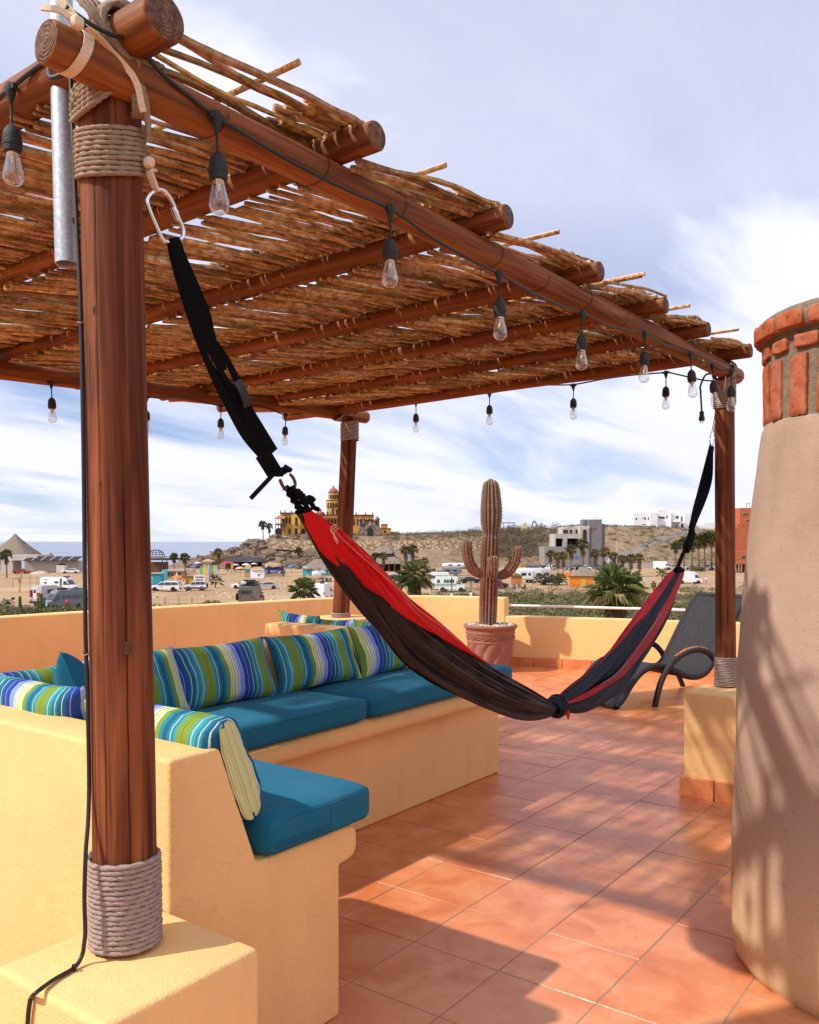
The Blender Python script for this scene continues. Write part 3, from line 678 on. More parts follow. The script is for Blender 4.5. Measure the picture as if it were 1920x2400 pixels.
def course(n, w, h, d, R, z, off, jit):
    ms = [brick_mesh(w*(1+.03*(s-1)), h, d, s, R) for s in range(4)]; r = random.Random(int(z*100))
    for k in range(n):
        q = off + 2*pi*k/n + r.uniform(-jit, jit)
        o = link('brick', ms[r.randrange(4)], chim, True); rad = R-d/2+r.uniform(-.002,.002)
        o.location = (rad*cos(q), rad*sin(q), z+r.uniform(-.002,.002)); o.rotation_euler = (r.uniform(-.02,.02), r.uniform(-.02,.02), q)
course(21, .065, .188, .03, .343, 1.832, radians(-139), .012)
course(19, .082, .040, .03, .344, 1.967, radians(-136), .02)
course(19, .104, .050, .045, .368, 2.031, radians(-143), .012)

# ------------------------------------------------------------------ cushions
def seat_cushion(c, h, label, seed, zip_side=None):
    t = thing('seat_cushion', label, 'cushion', (c[0], c[1], c[2]-h[2]), group=None)
    b = MB(); b.rbox((0,0,h[2]), h, .034, 14, bulge=.014, wob=.004, seed=seed)
    b.obj('cover', M_teal, t, True, smooth=70, weld=True)
    b = MB()
    for z in (h[2]*2-.019, .019):
        pts = []
        for k in range(80):
            q = 2*pi*k/80; x, y = cos(q), sin(q); e = .16; X = math.copysign(abs(x)**e, x)*(h[0]-.004); Y = math.copysign(abs(y)**e, y)*(h[1]-.004)
            p = V((X, Y, z)); p += mn.noise_vector(p*5+V((seed, seed*2, 0)))*.004; pts.append(p)
        pts.append(pts[0]); b.tube(pts, .0026, 5, caps=False)
    tag(b.obj('piping', M_teal_dark, t, True), kind='stuff')
    if zip_side:
        b = MB(); x = h[0]+.0005; y0, y1 = zip_side
        for dz in (.030, .041): b.tube([(x+.0005, lerp(y0, y1, k/10), dz+.003*mn.noise(V((k*.4, dz*9, seed)))) for k in range(11)], .0016, 5)
        b.tube([(x-.001, y1+.004, z) for z in (.018, .045, .075, .092)], .0016, 5)
        b.obj('zip', M_teal_dark, t, True)
    return t
seat_cushion((-.335, .155, .589), (.225, .562, .055), 'long teal seat cushion on the bench in front of the widest striped pillow', 1)
seat_cushion((-.335, 1.39, .590), (.228, .652, .055), 'long teal seat cushion partly hidden by the hammock, nearest the potted cactus', 2)
seat_cushion((.345, -.59, .590), (.452, .215, .056), 'teal seat cushion with a zip, on the bench end next to the near post', 3, (-.19, .02))
seat_cushion((-.36, -.62, .588), (.22, .20, .054), 'teal corner seat cushion hidden behind the near bench back', 4)
def pillow(label, bottom, wdir, lean, w, h, t, seed, mat=None, uflip=1, sag=0.0, ears=.085, group=None, edge=None, boxy=False, name='striped_pillow'):
    """bottom: middle of the lower edge; wdir: horizontal direction of its width; lean: direction its height runs"""
    wd = V(wdir).normalized(); up = V(lean).normalized(); nr = wd.cross(up).normalized(); b = MB(); N = 26; so = V((seed*3.7, seed*1.3, 0))
    def f(side):
        def g(a, c):
            u, v = a*2-1, c*2-1
            e = max(0, (1-abs(u)**(40 if boxy and u > 0 else 2.6)))**.5*max(0, (1-abs(v)**(5 if boxy else 2.6)))**.5
            pin = 1-ears*(1-abs(u)**2)*1.0; pin2 = 1-ears*(1-abs(v)**2)
            x = u*w/2*pin2*(1.0); y = v*h/2*pin
            th = side*t/2*e + .006*e*mn.noise(V((u*3, v*3, side))+so) + .010*mn.noise(V((u*1.3, v*1.3, 0))+so)
            crease = .006*mn.noise(V((u*7, v*2, 5))+so)*(abs(v)**3+.25*abs(u)**3)
            p = V(bottom) + wd*x + up*(y+h/2) + nr*(th+crease)
            p.z -= sag*(1-u*u)*max(0, v)*h
            return p
        return g
    o1 = b.grid(f(1), N, N, 0, uvs=True); b.grid(f(-1), N, N, 0, uvs=True)
    for i in list(b.uv):
        u, v = b.uv[i]; b.uv[i] = ((u if uflip > 0 else 1-u)*w/.62, v)
    return tag(b.obj(name, mat or M_stripe, smooth=80, weld=False), label, 'pillow', group)
SP = (-.26, 0, 1)
pillow('widest striped pillow, leaning on the long bench just right of the near post', (-.475, .20, .648), (0,1,0), (-.42,.0,1), .60, .285, .15, 1, uflip=-1)
pillow('striped pillow in the middle of the long bench, second from the hammock', (-.470, .80, .648), (0,1,.0), (-.42,0,1), .60, .285, .15, 2, uflip=-1)
pillow('striped pillow at the right end of the long bench, cut off by the hammock', (-.470, 1.385, .648), (0,1,0), (-.42,0,1), .58, .285, .15, 3, uflip=-1)
pillow('striped pillow half hidden behind the near post, on the long bench', (-.480, -.215, .648), (0.08,1,0), (-.40,-.06,1), .40, .29, .14, 4, uflip=-1)
pillow('striped pillow at the far left of the long bench, behind the plain teal pillow', (-.50, -.64, .648), (0,1,0), (-.42,0,1), .56, .275, .13, 5, uflip=-1)
NP = (0, -.42, 1)
pillow('striped pillow with a cream side, standing at the open end of the near bench', (.475, -.828, .652), (1,0,0), (0,-.40,1), .60, .285, .13, 6, uflip=1, ears=.03, boxy=True)
pillow('striped pillow seen over the near bench back, left of the wooden post', (-.10, -.828, .652), (1,0,.02), (0,-.40,1), .60, .315, .15, 7, uflip=1, ears=.15)
pillow('striped pillow rising at the left edge of the view over the near bench back', (-.66, -.815, .652), (1,.0,-.02), (0,-.38,1), .58, .365, .16, 8, uflip=1, ears=.14)
b = MB()       # the cream gusset of the end pillow
_e = thing('pillow_gusset', None, None) if 0 else None
pillow('plain dark teal pillow standing on its corner beside the near post', (-.36, -.49, .63), (.75,-.6,.55), (-.50,-.35,1), .34, .31, .16, 9, M_teal, name='teal_pillow')
pillow('striped pillow beyond the divider wall, its pointed corner at the left', (-1.41, 1.685, .56), (1,0,-.06), (0,-.22,1), .36, .36, .13, 10)
pillow('striped pillow beyond the divider wall, in front of the farthest post', (-1.13, 1.685, .56), (1,0,.03), (0,-.22,1), .36, .34, .13, 11)
pillow('striped pillow beyond the divider wall, cut off by the hammock', (-.80, 1.685, .56), (1,0,0), (0,-.22,1), .34, .345, .13, 12)
# cream side panel of the end pillow
gp = MB()
def gus(a, c):
    y0 = V((.774, -.828, .655)); up = V((0,-.40,1)).normalized(); nr = V((0,1,.40)).normalized(); e = sin(pi*clamp(c, .001, .999))**.22
    return y0 + up*(c*.277) + nr*((a-.5)*(.010+.074*e*(1-.25*c))) + V((.010*e*(1-abs(a-.5)*2) + .005*mn.noise(V((a*3, c*6, 0))), 0, 0)) - V((.006,0,0))
gp.grid(gus, 10, 24, 0, uvs=True)
go = gp.obj('side_panel', M_cream, None, smooth=80); _p = [o for o in COL.objects if o.name.startswith('striped_pillow') and 'cream side' in o.get('label','')][0]
go.parent = _p; tag(go, 'cream striped side of the pillow')

# ------------------------------------------------------------------ string lights
SL = thing('string_light', 'string of clear bulbs on black cord hung round the pergola edge', 'string lights', (.93, .6, 2.3))
def bulb_protos():
    b = MB(); b.lathe([(.0,.012),(.010,.010),(.013,0),(.011,-.012),(.0065,-.026),(.0045,-.034)], 14); b.cbox((0,0,0), (.020,.006,.006))
    b.tube([(0,0,-.03),(.001,0,-.06),(0,0,-.088)], .0032, 8)
    b.lathe([(.0045,-.080),(.012,-.086),(.0185,-.096),(.0205,-.108),(.0205,-.117),(.0218,-.118),(.0218,-.126),(.0205,-.127),(.0205,-.134),(.0195,-.140),(.015,-.141)], 20)
    s = b.mesh('socket', M_socket, smooth=50)
    b = MB(); b.lathe([(.0125,-.139),(.0135,-.146),(.0150,-.156),(.0185,-.170),(.0220,-.184),(.0232,-.193),(.0225,-.202),(.0185,-.210),(.0105,-.2155),(.0,-.217)], 24, caps=False)
    g = b.mesh('bulb', M_glass, smooth=80)
    b = MB(); b.lathe([(.013,-.138),(.013,-.146),(.006,-.150),(.004,-.165),(.0,-.166)], 10)
    for s_ in (-1, 1): b.tube([(s_*.003,0,-.16),(s_*.008,0,-.178),(0,0,-.186)], .0007, 4)
    return s, g, b.mesh('filament', M_brass)
S_sock, S_glass, S_fil = bulb_protos()
def hdr(y): t = (y+1.462)/4.182; return lerp(.868,.957,t), lerp(2.318,2.302,t)
front = []
for u, v in ((507,273),(915,490),(1170,642),(1365,734),(1511,781),(1618,828),(1669.5,856)):
    p = atX(u, v, .93); p = atX(u, v, hdr(p.y)[0]+.050); front.append(p)
last = atX(1714, 868, 1.055)
far = [atY(u, v, 2.60) for u, v in ((1561,873),(1344,903),(1147.5,921),(975,942))]
back = [atX(u, v, -1.90) for u, v in ((824,977),(670,972),(517.6,951),(344,930),(120,896.5))]
left = atY(25, 206, -1.345)
left2 = atY(-330, 395, -1.345)
def add_bulb(p, rz, tilt=0.0):
    o = link('socket', S_sock, SL, True); o.location = p - wloc(SL); o.rotation_euler = (tilt, tilt*.6, rz)
    g = link('bulb', S_glass, o, True); f = link('filament', S_fil, o, True)
rr2 = random.Random(3)
for p in front: add_bulb(p, pi/2, rr2.uniform(-.06,.06))
for p in far: add_bulb(p, 0, rr2.uniform(-.05,.05))
for p in back: add_bulb(p, pi/2, rr2.uniform(-.05,.05))
add_bulb(last, 1.0); add_bulb(left, 0, .05); add_bulb(left2, 0)
def run(b, pts, r=.0046, sag=0.02):
    P = [V(pts[0])]
    for a, c in zip(pts, pts[1:]):
        a, c = V(a), V(c); P += [a.lerp(c, .33)-V((0,0,sag*(.8+.6*random.random()))), a.lerp(c, .66)-V((0,0,sag*(.7+.5*random.random()))), c]
    b.tube(spline(P, 5), r, 7)
b = MB(); run(b, [(.90,-1.44,2.38), (.915,-1.30,2.372), front[0]] + front[1:] + [last], sag=.010); b.obj('cord', M_black, SL, smooth=60)
b = MB(); b.tube(spline([left2, left+V((-.25,0,-.03)), left, left+V((.12,.01,.02)), V((.72,-1.36,2.335)), V((.80,-1.345,2.35)), V((.86,-1.36,2.372)), V((.90,-1.44,2.38))], 6), .0055, 8); b.obj('cord', M_black, SL, smooth=60)
b = MB(); run(b, [(.93, 2.6, 2.26), far[0]+V((0,0,.005))], sag=.012); run(b, [far[0], far[1]+V((0,0,.005)), far[2], far[3], (-1.7,2.62,2.345), back[0]], sag=-.012); b.obj('cord', M_black, SL, smooth=60)
b = MB(); run(b, back, sag=-.02); b.obj('cord', M_black, SL, smooth=60)
# plug hanging from the end of the string
pA, pB, pC = atY(1650, 880, 2.56), atY(1642, 915, 2.56), atY(1645, 965, 2.56)
b = MB(); b.tube(spline([pA+V((.05,0,.005)), pA+V((.008,0,.0)), pB+V((-.002,0,.02)), pB, pC], 6), .0055, 8)
b.cbox(pC-V((0,0,.018)), (.011,.008,.020)); b.cbox(pC-V((0,0,.040)), (.014,.010,.011))
for s_ in (-1,1): b.cbox(pC-V((s_*.006,0,.058)), (.0012,.0035,.009))
b.obj('plug', M_black, SL)
tg = atX(1649, 849, .985); b = MB(); b.lathe([(0,.0015),(.016,.0012),(.017,0),(.016,-.0012),(0,-.0015)], 20); b.xform(Matrix.Translation(tg) @ Matrix.Rotation(radians(80), 4, 'Y')); b.obj('tag', plain('yellow_paper', (.75,.55,.03), .6), SL)

# ------------------------------------------------------------------ pole, power cable and webbing by the near post
PX = V((.735, -1.315, 0))
pole = thing('metal_pole', 'open-ended galvanised pole strapped beside the near post top', 'pole', (PX.x, PX.y, 1.92))
pa, pb = atD(157.5, 618, 1.93), atD(146, 150, 1.93); dd = (pb-pa).normalized(); b = MB()
b.tube([pa+dd*.0, pa+dd*.004, pa+dd*.60], .0255, 32, caps=False); b.tube([pa+dd*.0, pa+dd*.60], .0225, 32, caps=False)
vsq = len(b.v); b.f += [(j, (j+1)%32, 96+(j+1)%32, 96+j) for j in range(32)]; b.m += [0]*32
b.obj('tube', M_galv, pole, smooth=50)
b = MB(); b.cbox(atD(176, 518, 1.92), (.004,.004,.006)); b.obj('bolt', M_socket, pole)
cab = thing('power_cable', 'black power cable running down the near post and over the plinth edge', 'cable', (.7,-1.4,.506))
pts = [atD(u, v, D) for u, v, D in ((163,100,1.86),(166,190,1.86),(172,330,1.845),(178,480,1.835),(186,640,1.82),(190,760,1.81),(194,950,1.80),(197,1150,1.80),(199,1350,1.80),(201,1500,1.80),(205,1600,1.80),(207,1703,1.80),(209,1833,1.80),(207,1920,1.785),(201,2000,1.765),(198,2103,1.755),(200,2180,1.755),(197,2215,1.753),(192,2240,1.752))]
pts += [atz(u, v, .512) for u, v in ((174,2268),(125,2297),(84,2327))] + [atY(74,2338,-1.480), atY(70,2350,-1.482), atY(65,2400,-1.482), atY(60,2560,-1.482)]
b = MB(); b.tube(spline(pts, 6), .0044, 8); b.obj('cord', M_black, cab, smooth=70)
b = MB()
for (u, v, D) in ((190,757,1.81),(200,1533,1.80)):
    p = atD(u, v, D); b.tube([p+V((.007*cos(a), .007*sin(a), .0015*sin(2*a))) for a in [2*pi*t/14 for t in range(15)]], .0016, 5)
b.obj('cable_tie', M_rope_grey, cab)
b = MB(); p = atz(174, 2268, .514); b.tube([p+V((.006*cos(a), 0, .006*sin(a))) for a in [2*pi*t/14 for t in range(15)]], .002, 5); b.obj('cable_tie', M_black, cab)
def ribbon(b, pts, w, wd, th=.0016, n=6, mi=0):
    P = spline(pts, n) if n else [V(p) for p in pts]; o = []
    for i, p in enumerate(P):
        t = (P[min(i+1,len(P)-1)]-P[max(i-1,0)]).normalized(); d = V(wd(i/(len(P)-1)) if callable(wd) else wd); d = (d-t*d.dot(t)).normalized(); nn = t.cross(d); ww = w(i/(len(P)-1)) if callable(w) else w
        o += [p+d*ww/2+nn*th, p-d*ww/2+nn*th, p-d*ww/2-nn*th, p+d*ww/2-nn*th]
    k = len(P); b.add(o, [(4*i+j, 4*i+(j+1)%4, 4*i+4+(j+1)%4, 4*i+4+j) for i in range(k-1) for j in range(4)] + [(0,1,2,3)[::-1], (4*k-4,4*k-3,4*k-2,4*k-1)], mi)
M_web = rope_mat('beige_webbing', (0.50, 0.38, 0.25), (0.66, 0.54, 0.38))
web = thing('webbing_strap', 'beige webbing strap knotted round the sawn log end and pole', 'strap', (.87,-1.40,2.3))
b = MB(); hx, hz = hdr(-1.40); ring = [(hx+.0455*cos(a), -1.402+.012*sin(a), hz+.0455*sin(a)) for a in [2*pi*t/30 for t in range(31)]]
ribbon(b, ring, .021, (0,1,0), .0012, 0)
ribbon(b, [atD(u, v, D) for u, v, D in ((205,66,1.66),(236,92,1.70),(262,122,1.73),(287,148,1.745),(310,175,1.755),(324,205,1.76),(331,240,1.765),(337,262,1.77))], .013, lambda t: (.8,.6,.1), .0012)
b.obj('band', M_web, web, smooth=60)
b = MB()
ribbon(b, [atD(u, v, D) for u, v, D in ((180,52,1.66),(160,38,1.65),(140,24,1.64),(118,20,1.63),(98,18,1.63))], .012, (0,.3,1), .002)
ribbon(b, [atD(u, v, D) for u, v, D in ((183,50,1.66),(168,32,1.66),(150,10,1.66),(136,-14,1.66))], .016, (.8,.6,.3), .0015)
b.rbox(atD(182, 54, 1.655), (.012,.012,.012), .008, 4, wob=.004)
b.obj('knot', M_web, web, smooth=60)

# ------------------------------------------------------------------ hammock
HX = .885
def hp(u, v, dx=0.0): p = atX(u, v, HX); return V((HX+dx, p.y, p.z))
def nylon(name, col, spec=.2):
    t = MT(name, .55, spec); c = t.co(); n = t.noise(t.co(scale=(1,1,1)), 9, 4, .6); t.color(t.mix(n, tuple(x*.8 for x in col), tuple(x*1.15 for x in col))); t.b.inputs['Sheen Weight'].default_value = .03
    t.bump(t.noise(c, 30, 4, .6, 1.0), .006, .5); return t.m
M_red = nylon('red_nylon', (.58, .006, .010)); M_brown = nylon('charcoal_nylon', (.026, .017, .016)); M_navy = nylon('navy_nylon', (.008, .010, .021)); M_crimson = nylon('crimson_nylon', (.40, .004, .014))
def pline(P):
    acc = [0]
    for a, c in zip(P, P[1:]): acc.append(acc[-1]+math.dist(a, c))
    return [(x/acc[-1], p) for x, p in zip(acc, P)]
def pat(pl, s):
    for (a, p), (c, q) in zip(pl, pl[1:]):
        if s <= c: t = (s-a)/(c-a); return (lerp(p[0],q[0],t), lerp(p[1],q[1],t))
    return pl[-1][1]
def sm(P, n=6): return [tuple(p[:2]) for p in spline([(*p, 0) for p in P], n)]
hm = thing('hammock', 'red and charcoal nylon hammock knotted in the middle, slung between two posts', 'hammock', (HX, .6, .72))
UL_ = pline(sm([(707,1191),(752,1213),(815,1256.5),(888,1326),(950,1396),(1013,1448),(1079,1507.5),(1127.6,1546),(1176,1578.6),(1233,1611),(1288,1645)]))
LL_ = pline(sm([(700,1206),(728,1253),(769.6,1322.6),(818,1392),(860,1448),(902,1502),(945,1555),(1006,1599),(1067,1629),(1136,1660),(1213,1687),(1270,1687),(1297,1672)]))
UR_ = pline(sm([(1302,1640),(1328.6,1614),(1373,1578.6),(1418,1538),(1462.5,1480),(1502.7,1426.8),(1543,1373),(1565,1345),(1577,1337)]))
LR_ = pline(sm([(1312,1664),(1342,1672),(1376,1668),(1418,1645.5),(1462.5,1610),(1507,1547),(1543,1489),(1567,1440),(1590,1375),(1597,1346)]))
def sheet(U, L, c0, c1, depth, mat, name, seed, ns=90, nc=14, folds=3.0, amp=.010, back=False, over=0.0):
    b = MB()
    def g(a, t):
        s = t; cA, cB = (c0(s), c1(s)); c = lerp(cA, cB, a); u0, v0 = pat(U, s); u1, v1 = pat(L, s); u, v = lerp(u0, u1, c), lerp(v0, v1, c)
        w = math.dist((u0,v0),(u1,v1))/180
        bul = sin(pi*clamp(c))**.75*depth*(.35+.65*clamp(w))
        rip = amp*clamp(w*1.3)*(sin(c*2*pi*folds+seed+1.6*sin(s*4+seed))*.7+mn.noise(V((c*7, s*2.2, seed)))*1.0+.75*(abs(mn.noise(V((c*11+s*2, s*1.6, seed+3))))*2-.6)+.5*(abs(mn.noise(V((c*23-s*3, s*2.4, seed+5))))*2-.6))
        ov = over*sin(pi*a)**.5
        dx = (-bul*.9 + rip*.6) if back else (bul + rip + ov)
        return hp(u, v, dx)
    b.grid(g, nc, ns); return b.obj(name, mat, hm, smooth=80)
Z0 = lambda s: 0.0
O1 = lambda s: 1.0
cb = lambda s: table([(0,.80),(.04,1.0),(.11,1.0),(.18,.88),(.31,.64),(.43,.46),(.55,.28),(.67,.12),(.76,.0),(1,0)], s)
sheet(UL_, LL_, Z0, lambda s: min(1, cb(s)+.03), .055, M_red, 'red_panel', 1, over=.014, nc=40, amp=.013)
sheet(UL_, LL_, lambda s: max(0, cb(s)-.06), O1, .050, M_brown, 'charcoal_panel', 2, nc=48, folds=2.2, amp=.017)
sheet(UL_, LL_, Z0, O1, .05, M_brown, 'back_panel', 3, back=True)
r1 = lambda s: table([(0,0),(.30,0),(.5,.06),(.7,.16),(1,.22)], s); r2 = lambda s: table([(0,.30),(.5,.42),(1,.46)], s); r3 = lambda s: table([(0,.42),(.3,.58),(.6,.70),(.85,.78),(1,.86)], s)
sheet(UR_, LR_, Z0, r1, .05, M_crimson, 'crimson_panel', 4, nc=20, over=.006)
sheet(UR_, LR_, lambda s: max(0, r1(s)-.03), r2, .05, M_navy, 'navy_panel', 5, nc=28, amp=.016, over=.004)
sheet(UR_, LR_, lambda s: r2(s)-.03, r3, .052, M_crimson, 'crimson_panel', 6, nc=24, over=.010, amp=.012)
sheet(UR_, LR_, lambda s: r3(s)-.04, O1, .05, M_navy, 'navy_panel', 7, nc=34, amp=.018, folds=2.4)
sheet(UR_, LR_, Z0, O1, .05, M_navy, 'back_panel', 8, back=True)
def seam(U, L, c, s0, s1, mat, r=.0011, dx=.066, nm='seam', bnd=None):
    b = MB(); P = []
    for k in range(41):
        s = lerp(s0, s1, k/40); cc = c(s) if callable(c) else c; u0, v0 = pat(U, s); u1, v1 = pat(L, s); w = math.dist((u0,v0),(u1,v1))/180
        bul = sin(pi*clamp(cc))**.75*.055*(.35+.65*clamp(w)); P.append(hp(lerp(u0,u1,cc), lerp(v0,v1,cc), bul+dx))
    b.tube(P, r, 5); b.obj(nm, mat, hm)
M_stitch = plain('cream_stitch', (.62,.50,.38), .8); M_orange_stitch = plain('orange_stitch', (.60,.20,.08), .8)
seam(UL_, LL_, lambda s: cb(s)*.62, .06, .52, M_orange_stitch, dx=.034)
for s in (.070, .078, .086):
    b = MB(); P = []
    for k in range(11):
        c = lerp(.34, .92, k/10); u0, v0 = pat(UL_, s+.004*c); u1, v1 = pat(LL_, s+.02*c); P.append(hp(lerp(u0,u1,c), lerp(v0,v1,c), .056+.010*sin(c*9)))
    b.tube(P, .0011, 5); b.obj('stitching', M_stitch, hm)
for d in (-.012, 0, .012): seam(UR_, LR_, (lambda d: lambda s: r2(s)*.75+.05+d)(d), .22, .74, plain('grey_stitch', (.14,.145,.18), .8) if d == -.012 else bpy.data.materials['grey_stitch'], .0011, .020)
# knot in the middle
b = MB(); kc = hp(1305, 1655, .0)
for k in range(4):
    ax = V((0, .80, .35)).normalized(); c = kc + ax*((k-1.5)*.013); A = V((1,0,0)); B = ax.cross(A).normalized(); rr_ = .032+.003*sin(k*2)
    b.tube([c+A*(.034*cos(q))+B*(rr_*sin(q))+V((0,.004*sin(3*q),0)) for q in [2*pi*t/28 for t in range(29)]], lambda i, q: .0095*(1+.25*mn.noise(V((i*.4, q, k)))), 9)
b.obj('knot', M_navy, hm, smooth=80)
b = MB(); p = hp(1313, 1678, .03); b.add([p+V((0,-.022,.02)), p+V((0,.016,.026)), p+V((0,.012,-.018)), p+V((.012,0,.014))], [(0,1,3),(1,2,3),(2,0,3),(0,2,1)]); b.obj('knot_tail', M_red, hm)
b = MB(); b.tube([hp(1306,1636,.03), hp(1303,1630,.036), hp(1299,1626,.036)], .004, 6); b.obj('knot_tail', M_navy, hm)
# straps, left
b = MB(); wdl = lambda t: (.30, .80, .5)
def strap(pts, w, d0=0.0, d1=0.0, th=.0014): ribbon(b, [hp(u, v, lerp(d0, d1, k/(len(pts)-1))) for k, (u, v) in enumerate(pts)], w, (.15, .8, .45), th, 6)
strap([(404,558),(416,600),(437,655),(463,725),(484,790),(506,840),(524,868)], lambda t: table([(0,.026),(.25,.036),(.55,.050),(.78,.030),(1,.012)], t), .006, .005, .0011)
strap([(395,562),(406,615),(428,690),(453,765),(476,825),(506,893),(538,955),(575,1018),(618,1066)], lambda t: table([(0,.010),(.3,.014),(.5,.016),(.75,.022),(1,.032)], t), .0, .002, .0011)
strap([(505,805),(530,845),(552,890),(566,925),(580,962),(604,1005),(636,1060)], lambda t: .014+.014*t, .002, .008, .0011)
strap([(488,822),(510,862),(534,902),(556,938),(584,990),(622,1055)], lambda t: .009+.016*t, .004, .004, .001)
strap([(470,800),(492,850),(512,884),(540,930),(566,975),(604,1035),(628,1064)], lambda t: .010+.02*t, -.004, .003, .0011)
strap([(612,1062),(626,1084),(642,1110)], .040, .004, .004, .005)
strap([(634,1106),(658,1106),(672,1096)], .022, .006, .008, .004)
strap([(638,1112),(622,1130),(604,1150),(588,1168)], .0110, .004, .0, .002)
b.obj('suspension_strap', M_strap, hm, smooth=60)
b = MB(); ribbon(b, [hp(546,895,.010), hp(556,915,.014), hp(566,938,.012), hp(572,952,.008)], .021, (.2,.8,.3), .006, 4); b.obj('strap_buckle', M_black, hm, smooth=50)
b = MB(); ringp = [(652,1124),(660,1141),(672,1150),(683,1148),(688,1134),(683,1120),(676,1112)]
b.tube(spline([hp(u, v, .006) for u, v in ringp], 6), .0042, 8); b.obj('ring', plain('brown_ring', (.10,.045,.03), .35, .5, .4), hm)
b = MB()
rope_tube(b, spline([hp(u, v, .004) for u, v in ((668,1142),(684,1168),(700,1192),(712,1212))], 8), .0085, 300)
rope_tube(b, spline([hp(u, v, .018) for u, v in ((672,1142),(690,1166),(706,1188),(718,1206))], 8), .007, 300)
for k in range(5):
    p = hp(lerp(690,712,k/4), lerp(1152,1176,k/4), .012); b.rbox(p, (.0075,.0085,.0085), .006, 4, wob=.003, seed=k)
b.tube(spline([hp(u, v, .012) for u, v in ((708,1170),(719,1166),(728,1173))], 6), .0065, 8)
b.tube(spline([hp(u, v, .012) for u, v in ((712,1172),(722,1180),(728,1190),(738,1194))], 6), .0065, 8)
b.obj('suspension_rope', M_strap, hm, smooth=80)
# carabiner and cord at the near post
b = MB(); cpts = [(352,455),(369,444),(388,450),(403,471),(419,510),(430,540),(427,556),(412,566),(392,567),(381,560),(368,533),(352,495),(345,470),(352,455)]
b.tube(spline([hp(u, v, 0) for u, v in cpts], 6), .0046, 10); b.obj('carabiner', M_steel, hm, smooth=80)
b = MB(); b.tube([hp(407,486,0), hp(409,492,0), hp(414,506,0), hp(419,518,0)], [.0066,.0072,.0072,.0062], 14); b.tube([hp(411,496,0), hp(412,499,0)], .0082, 14); b.obj('gate_sleeve', M_steel, hm, smooth=40)
b = MB()
for d in (-.004, .004, .009): b.tube(spline([V((.868+d,-1.215,2.150)), hp(349,402,d), hp(357,425,d), hp(366,450,d)], 6), .0034, 7)
b.rbox(hp(348,382,.004), (.012,.011,.012), .009, 4, wob=.004); b.obj('hanging_cord', M_web, hm, smooth=70)
# right side strap
def ho(u, v, dx=0): X_ = lerp(.838, HX, clamp((v-1020)/260)); p = atX(u, v, X_); return V((X_+dx, p.y, p.z))
b = MB()
b.tube(spline([ho(1586,1336), ho(1600,1300), ho(1613,1278)], 5), lambda i, q: .010, 9)
ribbon(b, [ho(1606,1290,.004), ho(1614,1264,.008), ho(1620,1245,.008)], .040, (0,1,-.3), .012, 4)
ribbon(b, [ho(1618,1250,.0), ho(1629,1205,.004), ho(1646,1150,.008), ho(1658,1108,.008), ho(1664,1070,.006), ho(1669,1046,.002)], lambda t: .022+.045*sin(pi*min(1,t*1.15))**1.2 if t < .87 else .022, (.25,1,.25), .004, 6)
ribbon(b, [ho(1622,1240,-.006), ho(1640,1165,-.006), ho(1654,1110,-.006), ho(1668,1044,.0)], .03, (.25,1,.25), .003, 6)
b.obj('suspension_strap', M_strap, hm, smooth=60)
b = MB(); b.tube(spline([ho(1594,1338,.01), ho(1582,1333,.02), ho(1574,1338,.02)], 5), .014, 8); b.obj('suspension_rope', M_strap, hm, smooth=70)
b = MB(); b.tube(spline([ho(1668,1046), ho(1664,1035), ho(1667,1015), ho(1674,1005), ho(1674,1030), ho(1670,1046)], 5), .0042, 8); b.obj('carabiner', M_steel, hm, smooth=70)
b = MB()
for d, e in ((-.005, 0), (.004, 0)): b.tube(spline([ho(1671,1012,d), ho(1677,978,d), ho(1684,940,d), V((.962,2.462,2.18)), V((.975,2.455,2.26))], 5), .0034, 6)
b.tube(spline([ho(1679,968), ho(1676,940,.01), V((.905,2.475,2.16))], 5), .003, 6); b.obj('hanging_cord', M_web, hm, smooth=70)

# ------------------------------------------------------------------ pot and cactus
def clay():
    t = MT('terracotta_clay', .8, .25); c = t.co(); n = t.noise(c, 7, 5, .6); k = t.mix(n, (.22,.090,.060), (.32,.155,.11)); k = t.mix(t.ramp(t.noise(c, 16, 5, .7), [(.55,0),(.75,.5)]), k, (.50,.33,.27)); t.color(k); t.bump(t.noise(c, 60, 3), .003, .5); return t.m
M_clay = clay(); PC = V((-2.366, 5.50, 0))
pot = thing('flower_pot', 'large terracotta pot with spiral fluting, standing by the parapet with the cactus', 'pot', PC)
prof = [(.165,0),(.19,.005),(.200,.04),(.208,.08),(.214,.12),(.220,.16),(.226,.20),(.232,.24),(.238,.275),(.244,.30),(.250,.308),(.250,.315),(.246,.32),(.249,.35),(.253,.385),(.256,.392),(.262,.40),(.258,.41),(.259,.43),(.264,.445),(.276,.452),(.283,.462),(.285,.474),(.281,.484),(.270,.488),(.250,.487),(.242,.478),(.240,.44)]
def flute(r, z, q):
    if z < .302: w = sstep(.0, .05, z)*(1-sstep(.26, .302, z)); return r*(1 + .045*w*(abs(sin(5.5*q - z*11.0))**.8*2-1.15))
    return r
b = MB(); pp = []
for (r0, z0), (r1, z1) in zip(prof, prof[1:]):
    m = 3 if z0 < .30 else 1
    for k in range(m): pp.append((lerp(r0, r1, k/m), lerp(z0, z1, k/m)))
pp.append(prof[-1]); b.lathe(pp, 120, fn=flute, caps=False); b.obj('pot_body', M_clay, pot, True, smooth=60)
b = MB()
for ph in (0, pi):
    b.tube([((.2535+.002*cos(11*q))*cos(q), (.2535+.002*cos(11*q))*sin(q), .356+.014*sin(11*q+ph)) for q in [2*pi*t/150 for t in range(151)]], .0042, 6, caps=False)
b.obj('braid_band', M_clay, pot, True, smooth=80)
